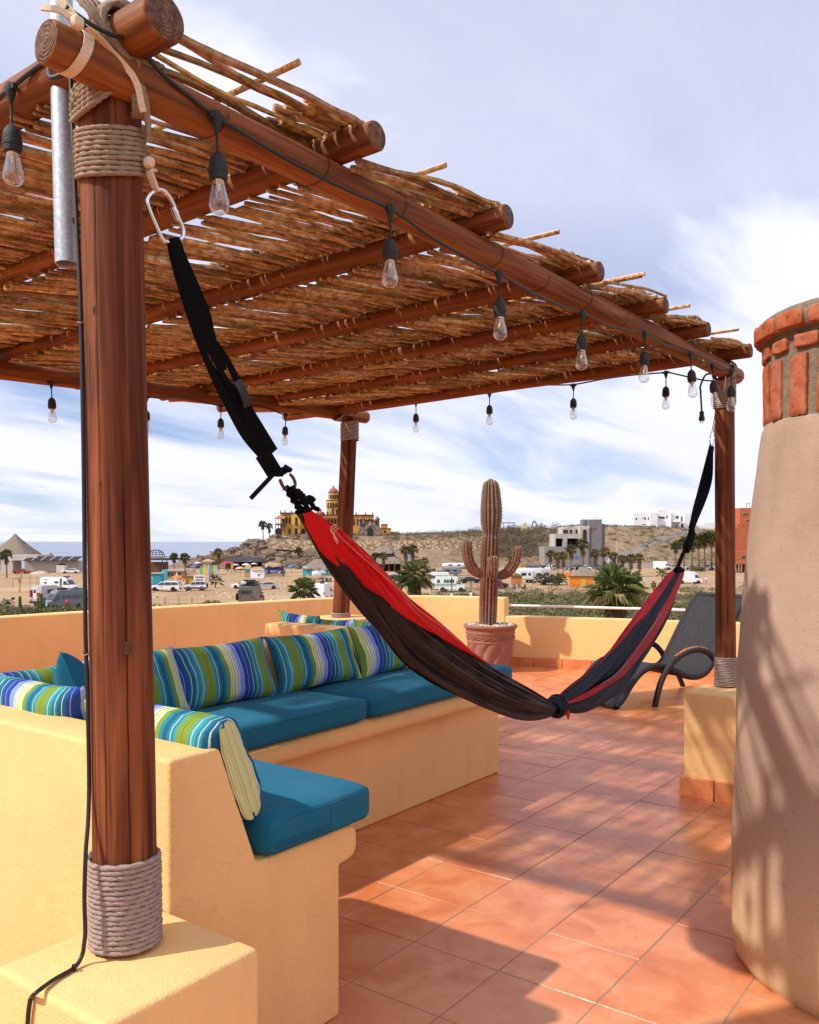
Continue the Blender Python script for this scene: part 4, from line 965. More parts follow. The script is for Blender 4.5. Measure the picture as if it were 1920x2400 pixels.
b = MB(); b.lathe([(0,.468),(.243,.462)], 40, caps=False); b.obj('soil', M_mortar, pot, True)
def pebble_mat():
    t = MT('pale_pebble', .8, .3); t.color(t.ramp(t.rand(), [(0,(.42,.33,.22)),(.35,(.62,.55,.43)),(.7,(.55,.42,.27)),(1,(.72,.66,.56))])); t.bump(t.noise(t.co(), 40, 3), .004); return t.m
M_peb = pebble_mat(); pm = []
for s in range(6):
    b = MB(); b.rbox((0,0,0), (.5,.38,.3), .26, 3, wob=.10, seed=s); pm.append(b.mesh('pebble', M_peb, smooth=80, weld=True))
r = random.Random(8); k = 0
while k < 130:
    q, R = r.uniform(0, 2*pi), .235*sqrt(r.random())
    if R < .085: continue
    o = link('pebble', pm[r.randrange(6)], pot, True); s = r.uniform(.022,.045); o.scale = (s,s,s); o.rotation_euler = (r.uniform(-.5,.5), r.uniform(-.5,.5), r.uniform(0,6)); o.location = (R*cos(q), R*sin(q), .472+r.uniform(0,.016)); k += 1
def cactus_mat():
    t = MT('cactus_skin', .6, .35); c = t.co(); s = t.n.new('ShaderNodeSeparateXYZ'); t.lk(c, s.inputs[0])
    n = t.noise(t.co(scale=(14,14,4)), 1, 5, .65); k = t.ramp(s.outputs[2], [(0,(.24,.13,.105)), (.02,(.25,.135,.11)), (.30,(.15,.040,.026)), (.62,(.15,.045,.026)), (.8,(.12,.055,.030)), (1,(.15,.10,.065))])
    k = t.mix(t.ramp(n, [(.42,0),(.62,.6)]), k, (.22,.11,.045)); k = t.mix(t.ramp(t.noise(c, 45, 4, .7), [(.55,0),(.68,.65)]), k, (.36,.28,.22)); t.color(k); t.bump(n, .006); return t.m
M_cac = cactus_mat(); M_spine = plain('cactus_spine', (.46,.36,.28), .8, var=.35, scale=30)
def ribbed(b, sp, pts, radf, nr=13, n=104, depth=.14, tip=True):
    """ribbed stem swept along pts; returns spine areoles too"""
    pts = [V(p) for p in pts]; K = len(pts); t = (pts[1]-pts[0]).normalized(); a = t.orthogonal().normalized(); vs = []
    for i in range(K):
        t2 = (pts[min(i+1,K-1)]-pts[max(i-1,0)]).normalized()
        if i: a = t.rotation_difference(t2) @ a
        t = t2; a = (a-t*a.dot(t)).normalized(); bb = t.cross(a); R = radf(i/(K-1))
        for j in range(n):
            q = 2*pi*j/n; rib = abs(cos(q*nr/2)); w = 1-depth+depth*2*(rib**.8-.35); w += .02*mn.noise(V((cos(q)*2, sin(q)*2, i*.15)))
            vs.append(pts[i]+(a*cos(q)+bb*sin(q))*R*w)
        if i % 2 == 0 or K < 30:
            for m in range(nr):
                q = 2*pi*m/nr; nrm = a*cos(q)+bb*sin(q); p = pts[i]+nrm*R*(1-depth+depth*1.3); L = .011+.005*random.random()
                for z in range(4):
                    d = (nrm*.8+mn.noise_vector(V((i*1.7, m*2.3, z*5.1)))*1.0+t*random.uniform(-.6,.6)).normalized(); e = d.orthogonal().normalized()*.0022
                    sp.add([p+e, p-e, p+d*L, p+d.cross(e)], [(0,1,2),(1,3,2),(3,0,2)])
    b.add(vs, [(i*n+j, i*n+(j+1)%n, (i+1)*n+(j+1)%n, (i+1)*n+j) for i in range(K-1) for j in range(n)] + [tuple((K-1)*n+j for j in range(n))])
cac = thing('cactus', 'tall brown ribbed cactus with three short arms growing in the terracotta pot', 'cactus', (PC.x, PC.y, .472))
b, sp = MB(), MB(); TZ = 1.545
off = lambda z: table([(0,-.028),(.3,-.020),(.55,-.012),(.9,.004),(1.2,.010),(1.55,.004)], z)
zs = [TZ*k/90 for k in range(91)]
rad = lambda t: 1.08*table([(0,.080),(.10,.084),(.26,.086),(.30,.083),(.40,.084),(.52,.087),(.60,.086),(.625,.072),(.66,.086),(.72,.100),(.80,.102),(.86,.095),(.92,.086),(.965,.074),(.985,.058),(.996,.030),(1,.01)], t)
ribbed(b, sp, [RT*off(z)+V((0,0,z)) for z in zs], rad, 15, 120)
b.obj('trunk', M_cac, cac, True, smooth=80); tag(sp.obj('spines', M_spine, cac, True), kind='stuff')
RAr = lambda s: (lambda t: s*table([(0,.55),(.12,.8),(.3,1.0),(.75,1.0),(.9,.80),(.97,.5),(1,.12)], t))
for pts, s, nr in (([RT*-.05+V((0,0,.545)), RT*-.12+V((0,0,.55)), RT*-.195+V((0,0,.61)), RT*-.235+V((0,0,.71)), RT*-.250+V((0,0,.81)), RT*-.243+V((0,0,.885)), RT*-.238+V((0,0,.908))], .056, 11),
               ([RT*.05+V((0,0,.535)), RT*.12+V((0,0,.530)), RT*.19+V((0,0,.570)), RT*.245+V((0,0,.65)), RT*.272+V((0,0,.74)), RT*.283+V((0,0,.81)), RT*.284+V((0,0,.842))], .054, 11),
               ([FW*-.06+RT*.0+V((0,0,.53)), FW*-.115+RT*.012+V((0,0,.55)), FW*-.13+RT*.014+V((0,0,.62)), FW*-.13+RT*.014+V((0,0,.70)), FW*-.128+RT*.013+V((0,0,.735))], .047, 11)):
    b, sp = MB(), MB(); P = spline(pts, 5); ribbed(b, sp, P, RAr(s), nr, 77); b.obj('arm', M_cac, cac, True, smooth=80)
    tag(sp.obj('spines', M_spine, cac, True), kind='stuff')

# ------------------------------------------------------------------ wicker lounger
def wicker():
    t = MT('dark_wicker', .68, .22); uvn = t.co('UV'); br = t.n.new('ShaderNodeTexBrick'); t.lk(uvn, br.inputs['Vector'])
    br.inputs['Scale'].default_value = 1; br.inputs['Mortar Size'].default_value = .10; br.inputs['Mortar Smooth'].default_value = .6; br.inputs['Brick Width'].default_value = 1; br.inputs['Row Height'].default_value = .55
    br.inputs['Color1'].default_value = (.050,.044,.045,1); br.inputs['Color2'].default_value = (.032,.028,.029,1); br.inputs['Mortar'].default_value = (.008,.007,.007,1)
    t.color(br.outputs[0]); t.bump(br.outputs[1], .006, -1.0); return t.m
M_wick = wicker(); M_arm = wood('worn_teak', (.18,.07,.03), (.40,.17,.08), (.55,.27,.14), .6)
LA = W(1.676, 7.0, 0); LA.x += CAM.x*0  # near corner of the foot end
nx = (RT*.48 - FW*.87).normalized(); axd = (RT*.87 + FW*.48).normalized()
lg = thing('sun_lounger', 'dark wicker sun lounger with curved arms and raised backrest behind the right post', 'sun lounger', (LA.x, LA.y, 0))
def LP(s, w, z): return axd*s + nx*w + V((0,0,z))
prof = [(-.02,.03),(.06,.10),(.15,.205),(.26,.295),(.38,.333),(.52,.318),(.66,.262),(.80,.215),(.93,.215),(1.04,.27),(1.14,.40),(1.25,.56),(1.37,.72),(1.50,.862)]
PR = spline([(s, 0, z) for s, z in prof], 5)
Wd = .55
b = MB(); NN = len(PR); wl = [0]
for a, c in zip(PR, PR[1:]): wl.append(wl[-1]+(c-a).length)
def sheetf(top):
    def g(a, t):
        i = min(int(t*(NN-1)+.5), NN-1); p = PR[i]; q = (PR[min(i+1,NN-1)]-PR[max(i-1,0)]).normalized(); n = V((-q.z, 0, q.x)); s = p + n*(top-.006*sin(pi*a)); return LP(s.x, lerp(-Wd+.02, -.02, a), s.z)
    return g
for top in (.012, -.012):
    o = b.grid(sheetf(top), 10, NN-1, 0, uvs=True)
    for i in range(o, len(b.v)): u, v = b.uv[i]; b.uv[i] = (u*26, v*wl[-1]*62)
b.obj('seat', M_wick, lg, True, smooth=60)
def wtube(pts, r, name, mat=None, k=10, parent=None):
    b = MB(); P = spline(pts, 6); n = k; o = b.tube(P, r, n); acc = 0
    for i in range(len(P)):
        if i: acc += (P[i]-P[i-1]).length
        for j in range(n): b.uv[o+i*n+j] = (j*1.0*.8, acc*70)
    return b.obj(name, mat or M_wick, lg, True, smooth=70)
for w in (0, -Wd): wtube([LP(s, w, z-.004) for s, z in prof], .027, 'side_rail')
wtube([LP(-.02, w, .032) for w in (0, -Wd/2, -Wd)], .027, 'foot_bar'); wtube([LP(1.50, w, .862) for w in (0, -Wd/2, -Wd)], .024, 'head_bar')
for w in (.035, -Wd-.035):
    wtube([LP(s, w, z) for s, z in ((.37,.0),(.40,.10),(.445,.21),(.52,.31),(.60,.375))], .0255, 'leg')
    wtube([LP(s, w, z) for s, z in ((.60,.375),(.72,.425),(.86,.440),(.98,.41),(1.06,.345),(1.10,.285))], .0255, 'arm')
    P = spline([LP(s, w, z+.019) for s, z in ((.60,.377),(.72,.425),(.86,.440),(.97,.413))], 6); b = MB(); b.tube(P, lambda i, q: .018*(1-.25*abs(sin(q))), 10); b.obj('armrest', M_arm, lg, True, smooth=70)
    wtube([LP(s, w, z) for s, z in ((1.10,.29),(1.24,.17),(1.34,.0))], .0235, 'leg')
# ------------------------------------------------------------------
# ------------------------------------------------------------------ the land below the terrace
GZ = -8.0
RIDGE = [(-400,1345),(380,1332),(430,1318),(445,1311),(470,1304),(500,1296),(560,1277),(600,1262),(640,1254.5),(700,1253.5),(800,1252),(870,1256),(930,1254),(1000,1252),(1090,1248),(1180,1245),(1250,1242),(1300,1236),(1340,1233),(1420,1232),(1500,1234),(1600,1237),(1700,1240),(2200,1238),(3500,1250)]
def ground_h(l, f):
    u = l/345*FPX+960; zr = 1.36+(1269-table(RIDGE, u))/FPX*345
    flat = GZ + .25*mn.noise(V((l*.03, f*.03, 0))) + .10*mn.noise(V((l*.12, f*.12, 4)))
    if f < 90: flat = lerp(-8.6, flat, sstep(30, 90, f))
    f0 = 298 + 6*mn.noise(V((l*.03, 3, 0)))
    t = clamp((f-f0)/(345-f0)); t = lerp(t, t*t*(3-2*t), .5)
    h = lerp(flat, zr, t)
    rock = (1-sstep(690, 900, u))*sstep(400, 470, u)
    n = mn.noise(V((l*.07, f*.07, 1)))*.9 + abs(mn.noise(V((l*.16, f*.16, 2))))*1.5 - .5 + abs(mn.noise(V((l*.4+5, f*.4, 7))))*.9-.2
    m = mn.noise(V((l*.05, f*.05, 8)))*.9 + mn.noise(V((l*.17, f*.17, 9)))*.35
    edge = sin(pi*clamp(t*.94+.03))
    h += edge*lerp(m*.9, n*1.35, rock)
    if f > 345: h = h - (f-345)*.012
    if 0 < t <= .48 and 640 < u < 1180 and f > 300: h = min(h, lerp(flat, zr, t) - .2)
    sea = sstep(-40, -110, l-(f-345)*.1)*sstep(318, 372, f)
    if f > 420: sea = max(sea, sstep(420, 520, f)*(1-sstep(60, 160, l)))
    return lerp(h, -16, sea)
def axis(lo, hi, step, far, k=1.35):
    out = []; x = lo; s = step
    while x > -far: out.append(x); s *= k; x -= s
    out = out[::-1] if out else []; x = lo
    while x < hi: x += step; out.append(x)
    s = step
    while x < far: s *= k; x += s; out.append(x)
    return out
Ls = axis(-150, 300, 2.2, 9000); Fs = axis(60, 372, 2.2, 12000)
b = MB(); vs = []; NLn = len(Ls)
for f in Fs:
    for l in Ls: p = W(l, f, 0); vs.append((p.x, p.y, ground_h(l, f)))
b.add(vs, [(j*NLn+i, j*NLn+i+1, (j+1)*NLn+i+1, (j+1)*NLn+i) for j in range(len(Fs)-1) for i in range(NLn-1)])
def ground_mat():
    t = MT('sandy_ground', .95, .12); g = t.n.new('ShaderNodeNewGeometry').outputs['Position']
    at = t.n.new('ShaderNodeVertexColor'); at.layer_name = 'zone'; sp = t.n.new('ShaderNodeSeparateColor'); t.lk(at.outputs[0], sp.inputs[0])
    n = t.noise(g, .05, 6, .65, .6); n2 = t.noise(g, .6, 6, .7); n3 = t.noise(g, .22, 5, .7, 1.0)
    sand = t.ramp(n, [(.3,(.27,.175,.095)),(.5,(.38,.255,.145)),(.7,(.45,.325,.205))]); sand = t.mix(t.ramp(n2, [(.55,0),(.75,.35)]), sand, (.30,.20,.12))
    rock = t.ramp(n3, [(.30,(.07,.050,.036)),(.5,(.22,.155,.108)),(.68,(.37,.275,.195))]); rock = t.mix(t.ramp(n2, [(.5,0),(.62,.6)]), rock, (.10,.075,.055))
    hill = t.ramp(n3, [(.3,(.15,.11,.075)),(.5,(.26,.175,.11)),(.7,(.38,.26,.155))]); hill = t.mix(t.ramp(n2, [(.45,0),(.65,.75)]), hill, (.17,.135,.095))
    k = t.mix(sp.outputs[0], sand, hill); k = t.mix(sp.outputs[1], k, rock); k = t.mix(sp.outputs[2], k, t.mix(n2, (.17,.13,.085), (.36,.26,.16)))
    t.color(k); t.bump(n2, .5, .6); return t.m
gm = b.mesh('ground', ground_mat(), smooth=30)
vc = gm.color_attributes.new('zone', 'FLOAT_COLOR', 'POINT'); i = 0; cols = []
for f in Fs:
    for l in Ls:
        u = l/345*FPX+960; hl = sstep(296, 304, f)
        rk = hl*(1-sstep(690, 860, u))*sstep(380, 450, u)
        sc_ = sstep(175, 120, f)*clamp(1.1+.7*mn.noise(V((l*.06, f*.06, 0)))) if l > 3 else sstep(128, 112, f)*.7
        cols += [hl, rk, max(sc_, 0), 1]
vc.data.foreach_set('color', cols)
ground = tag(link('ground', gm), kind='structure')
def water_mat():
    t = MT('sea_water', .22, .5); g = t.n.new('ShaderNodeNewGeometry').outputs['Position']
    mp = t.n.new('ShaderNodeMapping'); t.lk(g, mp.inputs[0]); mp.inputs['Rotation'].default_value = (0,0,-YAW); mp.inputs['Scale'].default_value = (.010,.05,1)
    n = t.noise(mp.outputs[0], 1, 6, .6); t.color(t.ramp(n, [(.35,(.10,.135,.20)),(.55,(.155,.19,.26)),(.75,(.23,.27,.33))])); t.bump(n, 1.2, .4); t.bump(t.noise(g, .35, 4), .3, .5); return t.m
b = MB(); q = [W(-40000, 310, -12), W(2500, 310, -12), W(40000, 45000, -12), W(-40000, 45000, -12)]; b.add(q, [(0,1,2,3)]); tag(b.obj('sea', water_mat(), smooth=0), kind='structure')
# surf and wet sand line
M_foam = plain('sea_foam', (.80,.80,.80), .8, .3, var=.1)
b = MB(); r = random.Random(2)
for k in range(26):
    l0 = r.uniform(-190, -60); f = r.uniform(352, 470); w = r.uniform(8, 26); P = [W(l0+w*t/6, f+r.uniform(-1.0,1.0), -11.9) for t in range(7)]
    b.tube(P, [.05,.25,.4,.4,.4,.25,.05], 5)
tag(b.obj('surf_foam', M_foam, smooth=60), kind='stuff')

def fl(u, f): return (u-960)/FPX*f
def fz(v, f): return 1.36+(YH-v)/FPX*f
def fd(v, z=GZ): return (1.36-z)*FPX/(v-YH)         # distance at which a point of the flat is seen at row v
def GP(u, f, dz=0.0): l = fl(u, f); return W(l, f, ground_h(l, f)+dz)
class LF(MB):
    """mesh builder in metres across (l), away (f) and up (z), in the heading of the valley"""
    def bx(s, u0, u1, v0, v1, f, dep, mi=0, z0=None):
        s.box((fl(u0,f), f, fz(v1,f) if z0 is None else z0), (fl(u1,f), f+dep, fz(v0,f)), mi)
    def obj(s, name, mats, parent=None, local=False, **k):
        s.v = [tuple(CAM*0 + V((CAM.x, CAM.y, 0)) + RT*x + FW*y + V((0,0,z))) for x, y, z in s.v]
        return super().obj(name, mats, parent, local, **k)

# ---- vegetation
M_dry = plain('dry_twigs', (.16,.125,.095), .95, .1, var=.35, scale=3, rnd=.1); M_olive = plain('olive_scrub', (.13,.125,.045), .9, .15, var=.4, scale=2); M_green = plain('green_bush', (.060,.085,.018), .8, .2, var=.4, scale=2)
M_frond = plain('palm_frond', (.060,.074,.020), .55, .35, var=.4, scale=1.5); M_frond_y = plain('dry_palm_frond', (.17,.130,.045), .7, .25, var=.35, scale=1.5); M_dead = plain('dead_frond', (.20,.135,.075), .9, .1, var=.4, scale=2); M_trunk = plain('palm_trunk', (.16,.115,.08), .95, .1, var=.4, scale=4)
def clump(b, p, rad, h, n, r, size=.28, mi=0, twig=False):
    for k in range(n):
        a, e = r.uniform(0, 2*pi), r.random(); R = rad*sqrt(r.random()); q = V((R*cos(a), R*sin(a), h*e*sqrt(max(.05, 1-(R/rad)**2))))
        c = V(p)+q; d = V((r.uniform(-1,1), r.uniform(-1,1), r.uniform(-.2,1))).normalized()
        if twig: e1 = d*size*1.5; e2 = d.orthogonal().normalized()*size*.10
        else: e1 = d*size*r.uniform(.6,1.3); e2 = d.orthogonal().normalized()*size*r.uniform(.3,.6)
        b.add([c-e2, c+e2, c+e1], [(0,1,2)], mi)
r = random.Random(11)
sb = [MB(), MB(), MB()]; sb2 = [MB(), MB(), MB()]; M_headrock = plain('headland_rock', (.17,.122,.088), .95, .1, var=.45, scale=.9, bump=.05)
for k in range(4200):              # low scrub over the flat in front of the camp and on the hillside
    if k < 1500:
        u = r.uniform(-60, 1800); f = r.uniform(96, 138) if u < 1000 else r.uniform(88, 172)**1.0
        if mn.noise(V((u*.01, f*.05, 3))) < (-.30 if u > 1000 else .05) or (f > 124 and u < 1000) or (f > 150 and r.random() < .5): continue
        if 60 < u < 200 and f > 108: continue
        if 300 < u < 1020 and f > 116: continue
        m = r.choices((0,1,2), (.55,.33,.12))[0]; s = r.uniform(.6, 1.9); clump(sb[m], GP(u, f, -.1), s, s*r.uniform(.6,1.0), 60, r, .26, twig=(m == 0))
    else:
        f = r.uniform(301, 362); u = r.uniform(640, 1800); 
        if mn.noise(V((u*.012, f*.03, 6))) < -.25: continue
        if 655 < u < 1135 and 314 < f < 327: continue
        m = r.choices((0,1,2), (.75,.22,.03))[0]; s = r.uniform(.6, 1.9); clump(sb[m], GP(u, f, -.2), s, s*r.uniform(.5,.9), 30, r, .42, twig=(m == 0))
for k in range(420):               # thicket of leafless brush on the slope beside the cactus
    u = r.gauss(1205, 48); f = r.uniform(312, 346); s = r.uniform(1.2, 2.6); clump(sb[0] if k % 5 else sb[1], GP(u, f, -.2), s, s*1.25, 60, r, .6, twig=True)
for k in range(60):
    u = r.uniform(480, 690); f = r.uniform(318, 344); s = r.uniform(.8, 1.8); clump(sb[0] if k % 3 else sb[1], GP(u, f, -.2), s, s*.7, 40, r, .4, twig=k % 3 != 0)
for k in range(120):
    u = r.uniform(900, 1110); f = r.uniform(335, 352); s = r.uniform(.8, 2.0); clump(sb[0], GP(u, f, -.3), s, s*1.0, 40, r, .5, twig=True)
for bb, m, nm in zip(sb, (M_dry, M_olive, M_green), ('dry_scrub', 'olive_scrub', 'green_scrub')): tag(bb.obj(nm, m, smooth=0), kind='stuff')
# scattered stones on the sand
M_stone = plain('pale_stone', (.45,.38,.30), .9, .15, var=.3, scale=3); b = MB()
for k in range(230):
    u, f = r.uniform(300, 1100), r.choice((r.uniform(135, 160), r.gauss(148, 3), r.uniform(120, 250))); s = r.uniform(.12,.42); p = GP(u, f); b.rbox(p, (s, s*.8, s*.5), s*.4, 2, wob=s*.3, seed=k)
tag(b.obj('loose_stones', M_stone, smooth=60), kind='stuff')
for k in range(260):               # brush at the lower left, just beyond the parapet
    u = r.choice((r.uniform(-30, 215), r.uniform(-30, 215), r.uniform(340, 480))); f = r.uniform(104, 118); m = r.choices((0,1,2), (.6,.3,.1))[0]; s = r.uniform(.6, 1.3); clump(sb2[m], GP(u, f, -.1), s, s*r.uniform(.7,1.1), 60, r, .26, twig=(m == 0))
for k in range(1100):              # denser brush along the foot of the terrace on the right
    u = r.uniform(960, 1790); f = 88+62*r.random()**1.4
    if mn.noise(V((u*.008, f*.03, 13))) < -.35: continue
    m = r.choices((0,1,2), (.62,.30,.08))[0]; s = r.uniform(.7, 1.6); clump(sb2[m], GP(u, f, -.1), s, s*r.uniform(.7,1.1), 56, r, .30, twig=(m == 0))
for bb, m, nm in zip(sb2, (M_dry, M_olive, M_green), ('dry_scrub', 'olive_scrub', 'green_scrub')): tag(bb.obj(nm, m, smooth=0), kind='stuff')
b = MB()                           # boulders that break out of the headland
for k in range(330):
    u = r.uniform(440, 760); f = r.uniform(299, 340); s = r.choice((r.uniform(.4,1.2), r.uniform(.8,2.6))); p = GP(u, f, -.1*s); o_ = len(b.v); b.rbox((0,0,0), (s*r.uniform(.8,1.6), s*r.uniform(.6,1.0), s*r.uniform(.4,.75)), s*.3, 3, wob=s*.42, seed=k); b.xform(Matrix.Translation(p) @ Matrix.Rotation(r.uniform(-.5,.5), 4, 'X') @ Matrix.Rotation(r.uniform(0,6), 4, 'Z'), o_)
tag(b.obj('headland_rocks', M_headrock, smooth=25), kind='stuff')
def fan_leaf(b, o, d, size, r, nb=11, mi=0, droop=.25, spread=1.9):
    """one fan leaf: stalk from o along d, blades fanning from its end"""
    d = V(d).normalized(); sd = d.cross(V((0,0,1))); sd = sd.normalized() if sd.length > 1e-3 else V((1,0,0)); up = sd.cross(d).normalized(); o = V(o)
    st = size*.52; h = o + d*st - V((0,0,st*st*droop*.15))
    w = size*.016; b.add([o+sd*w, o-sd*w, h-sd*w, h+sd*w], [(0,1,2,3)], mi)
    for k in range(nb):
        a = lerp(-spread, spread, k/(nb-1))+r.uniform(-.06,.06); L = size*.62*(.62+.38*cos(a*.7))*r.uniform(.9,1.1)
        v = (d*cos(a)+sd*sin(a)).normalized(); m = h+v*L*.55+up*L*.05; t = h+v*L+V((0,0,-L*droop*r.uniform(.5,1.3))); ww = size*.040; pv = v.cross(up).normalized()*ww
        b.add([h, m+pv, t, m-pv], [(0,1,2),(0,2,3)], mi)
M_frond_near = plain('near_frond', (.11,.135,.040), .5, .35, var=.4, scale=1.5); M_frond_straw = plain('straw_frond', (.30,.24,.10), .7, .2, var=.3)  # paler yellow-green leaf colour of the palms close to the terrace
def palm_proto(seed, h, cr, nf, skirt=0.0, dense=1.0, tr=.16, yellow=.25, single=False, nb=9):
    r = random.Random(seed); root = thing('palm_tree', None, None, (0,0,0))
    b = MB(); cx = r.uniform(-.03,.03)*h; P = [V((cx*(t/8)**2, 0, h*t/8)) for t in range(9)]; b.tube(P, lambda i, q: tr*(1.25-.45*i/8)*(1+.06*mn.noise(V((i*2, q, seed)))), 9); b.obj('trunk', M_trunk, root, True, smooth=60)
    top = P[-1]; b = MB()
    for k in range(nf):
        el = lerp(1.45, -.55, (k/nf)**.8)+r.uniform(-.12,.12); az = k*2.39996+r.uniform(-.25,.25); d = (cos(az)*cos(el), sin(az)*cos(el), sin(el)); mi = 1 if (r.random() < yellow*(1.6 if el < 0 else .5)) else 0
        if single:
            c = MB(); fan_leaf(c, top, d, cr*r.uniform(.85,1.1), r, nb, 0, droop=.3 if el > 0 else .45); o = c.obj('frond', M_frond_straw if mi else M_frond_near, root, True, smooth=0)
        else: fan_leaf(b, top, d, cr*r.uniform(.85,1.1), r, nb, mi, droop=.3 if el > 0 else .45)
    if not single: b.obj('crown', [M_frond, M_frond_y], root, True, smooth=0)
    if skirt:
        b = MB()
        for k in range(int(46*dense)):
            az = r.uniform(0, 2*pi); z = h-r.uniform(0, skirt)*.8; d = V((cos(az), sin(az), -r.uniform(1.1, 2.4))); fan_leaf(b, (top.x*.9, 0, z), d, cr*r.uniform(.5,.72), r, 5, 0, .1, .8)
        b.obj('dead_skirt', M_dead, root, True, smooth=0)
    return root
def place(root, u, f, label, group=None, s=1.0, rz=0, dz=0.0, top_v=None, h=None):
    root.location = GP(u, f, dz)
    if top_v is not None: s = (fz(top_v, f)-root.location.z)/h
    root.scale = (s,s,s); root.rotation_euler.z = rz; return tag(root, label, 'palm tree', group)
pA = palm_proto(1, 6.2, 1.55, 26, 2.6, 1.6, yellow=.4); pB = palm_proto(2, 6.4, 1.6, 34, 1.2, yellow=.25); pC = palm_proto(3, 6.0, 1.75, 24, 3.6, 1.8, yellow=.8)
used = set()
def palm(p, h, u, f, top_v, label, group, rz=0):
    o = p if p not in used else copy_tree(p); used.add(p); return place(o, u, f, label, group, rz=rz, top_v=top_v, h=h)
GB = 'palms standing in front of the concrete shell building'; GR = 'row of tall palms by the orange building'; GC = 'palms around the beach bars'
for k, (p, h, u, v, f, lb) in enumerate((
    (pA,6.9,1291,1293,245,'leftmost shaggy palm in front of the concrete shell building'),(pC,6.6,1308,1300,238,'shaggy palm just right of the leftmost one below the concrete shell'),(pC,6.6,1320,1299,243,'bushiest palm of the group below the concrete shell openings'),
    (pA,6.9,1338,1280,250,'tall palm in front of the wide opening of the concrete shell'),(pA,6.9,1366,1268,262,'tallest shaggy palm, beside the arched opening of the concrete shell'),(pC,6.6,1396,1293,255,'palm with a thick skirt below the concrete tower'),
    (pC,6.6,1418,1289,250,'palm behind the satellite dish, right of the concrete tower'))): palm(p, h, u, f, v, lb, GB, k*1.3)
for k, (u, v, f) in enumerate(((1440,1300,232),(1459,1306,236),(1478,1304,228),(1499,1303,232))): palm(pC, 6.6, u, f, v, ('drooping palm immediately left of the utility pole','drooping palm immediately right of the utility pole','shaggy palm second right of the utility pole','shaggy palm farthest right of the utility pole')[k], 'shaggy palms around the utility pole', k*2.1)
for k, (u, v, f) in enumerate(((1583,1276,272),(1603,1266,280),(1622,1272,275),(1638,1262,285),(1652,1258,280),(1668,1254,278),(1692,1252,276),(1728,1250,270),(1746,1248,274))):
    palm(pB, 6.9, u, f, v, ('first palm on the left of the row by the orange building','second palm from the left in the row by the orange building','third palm in the row, just right of the hammock strap','fourth palm in the row, behind the parked white pickup','fifth palm in the row, left of the right-hand post','sixth palm in the row, touching the right-hand post','palm in the row hidden behind the right-hand post','palm right of the post in front of the orange building','last palm of the row, beside the chimney')[k], GR, k*.9)
for k, (p, h, u, v, f, lb) in enumerate((
    (pA,6.9,16,1292,222,'palm with a long dead skirt by the grey container shed'),(pC,6.6,-4,1300,220,'palm cut by the left edge beside the container shed'),(pB,6.9,409,1302,225,'round palm behind the wooden food trailer'),(pB,6.9,434,1303,205,'leaning palm right of the wooden food trailer'),(pC,6.6,513,1291,275,'palm against the rocky headland, behind the surfboard rack'),
    (pB,6.9,700,1288,285,'thin palm in front of the rocks left of the hammock'),(pA,6.9,950,1284,252,'left palm of the pair beside the grey bar building'),(pA,6.9,968,1281,258,'right palm of the pair beside the grey bar building'),(pC,6.6,996,1311,238,'short palm right of the grey bar building'),(pC,6.6,899,1300,250,'palm in front of the thatched restaurant roof'),(pB,6.9,617,1226,350,'taller of the two palms beside the yellow hotel'),(pA,6.9,632,1229,352,'shorter palm nearest the yellow hotel wall'),(pB,6.9,878,1300,255,'palm half hidden by the red hammock edge'))): palm(p, h, u, f, v, lb, GC, k*1.7)
pY = palm_proto(9, 1.0, 1.3, 12, 0, tr=.1, yellow=.3)
for k, (u, v, f, lb) in enumerate(((505,1366,176,'young palm beside the round sign on the sand'),(1015,1330,225,'young palm on the bank right of the bars'),(1268,1352,186,'young palm left of the white trailer fence'),(1278,1350,190,'young palm beside the parked dark car'),(1300,1352,184,'young palm with arching fronds left of the orange wall'),(1312,1352,186,'young palm nearest the orange wall'),(1552,1340,215,'short palm left of the hammock tip'))):
    o = pY if pY not in used else copy_tree(pY); used.add(pY); place(o, u, f, lb, 'young palms planted on the sand', rz=k*1.1, s=1.25)
# three palms close to the terrace, every frond its own piece
pn = palm_proto(21, 4.2, 2.15, 34, 1.6, 1.3, .22, .35, True, 15); pn.location = W(fl(1447,62), 62, fz(1384,62)-4.2); tag(pn, 'big fan palm with a full crown behind the white handrail', 'palm tree', 'fan palms close below the terrace')
pn = palm_proto(22, 4.0, 1.85, 40, 1.9, 1.6, .22, .22, True, 13); pn.location = W(fl(970,88), 88, fz(1352,88)-4.0); tag(pn, 'fan palm with a pale drooping skirt beside the mint bus', 'palm tree', 'fan palms close below the terrace')
pn = palm_proto(23, 3.0, 1.75, 30, 0, 1, .22, .05, True, 13); pn.location = W(fl(712,98), 98, fz(1384,98)-3.0); tag(pn, 'dark green fan palm in front of the white panel van', 'palm tree', 'fan palms close below the terrace')
pn = palm_proto(24, 2.2, 1.2, 14, 0, 1, .2, .1, True, 11); pn.location = W(fl(925,100), 100, fz(1365,100)-2.2); tag(pn, 'small dark fan palm at the hammock edge, left of the skirted one', 'palm tree', 'fan palms close below the terrace')
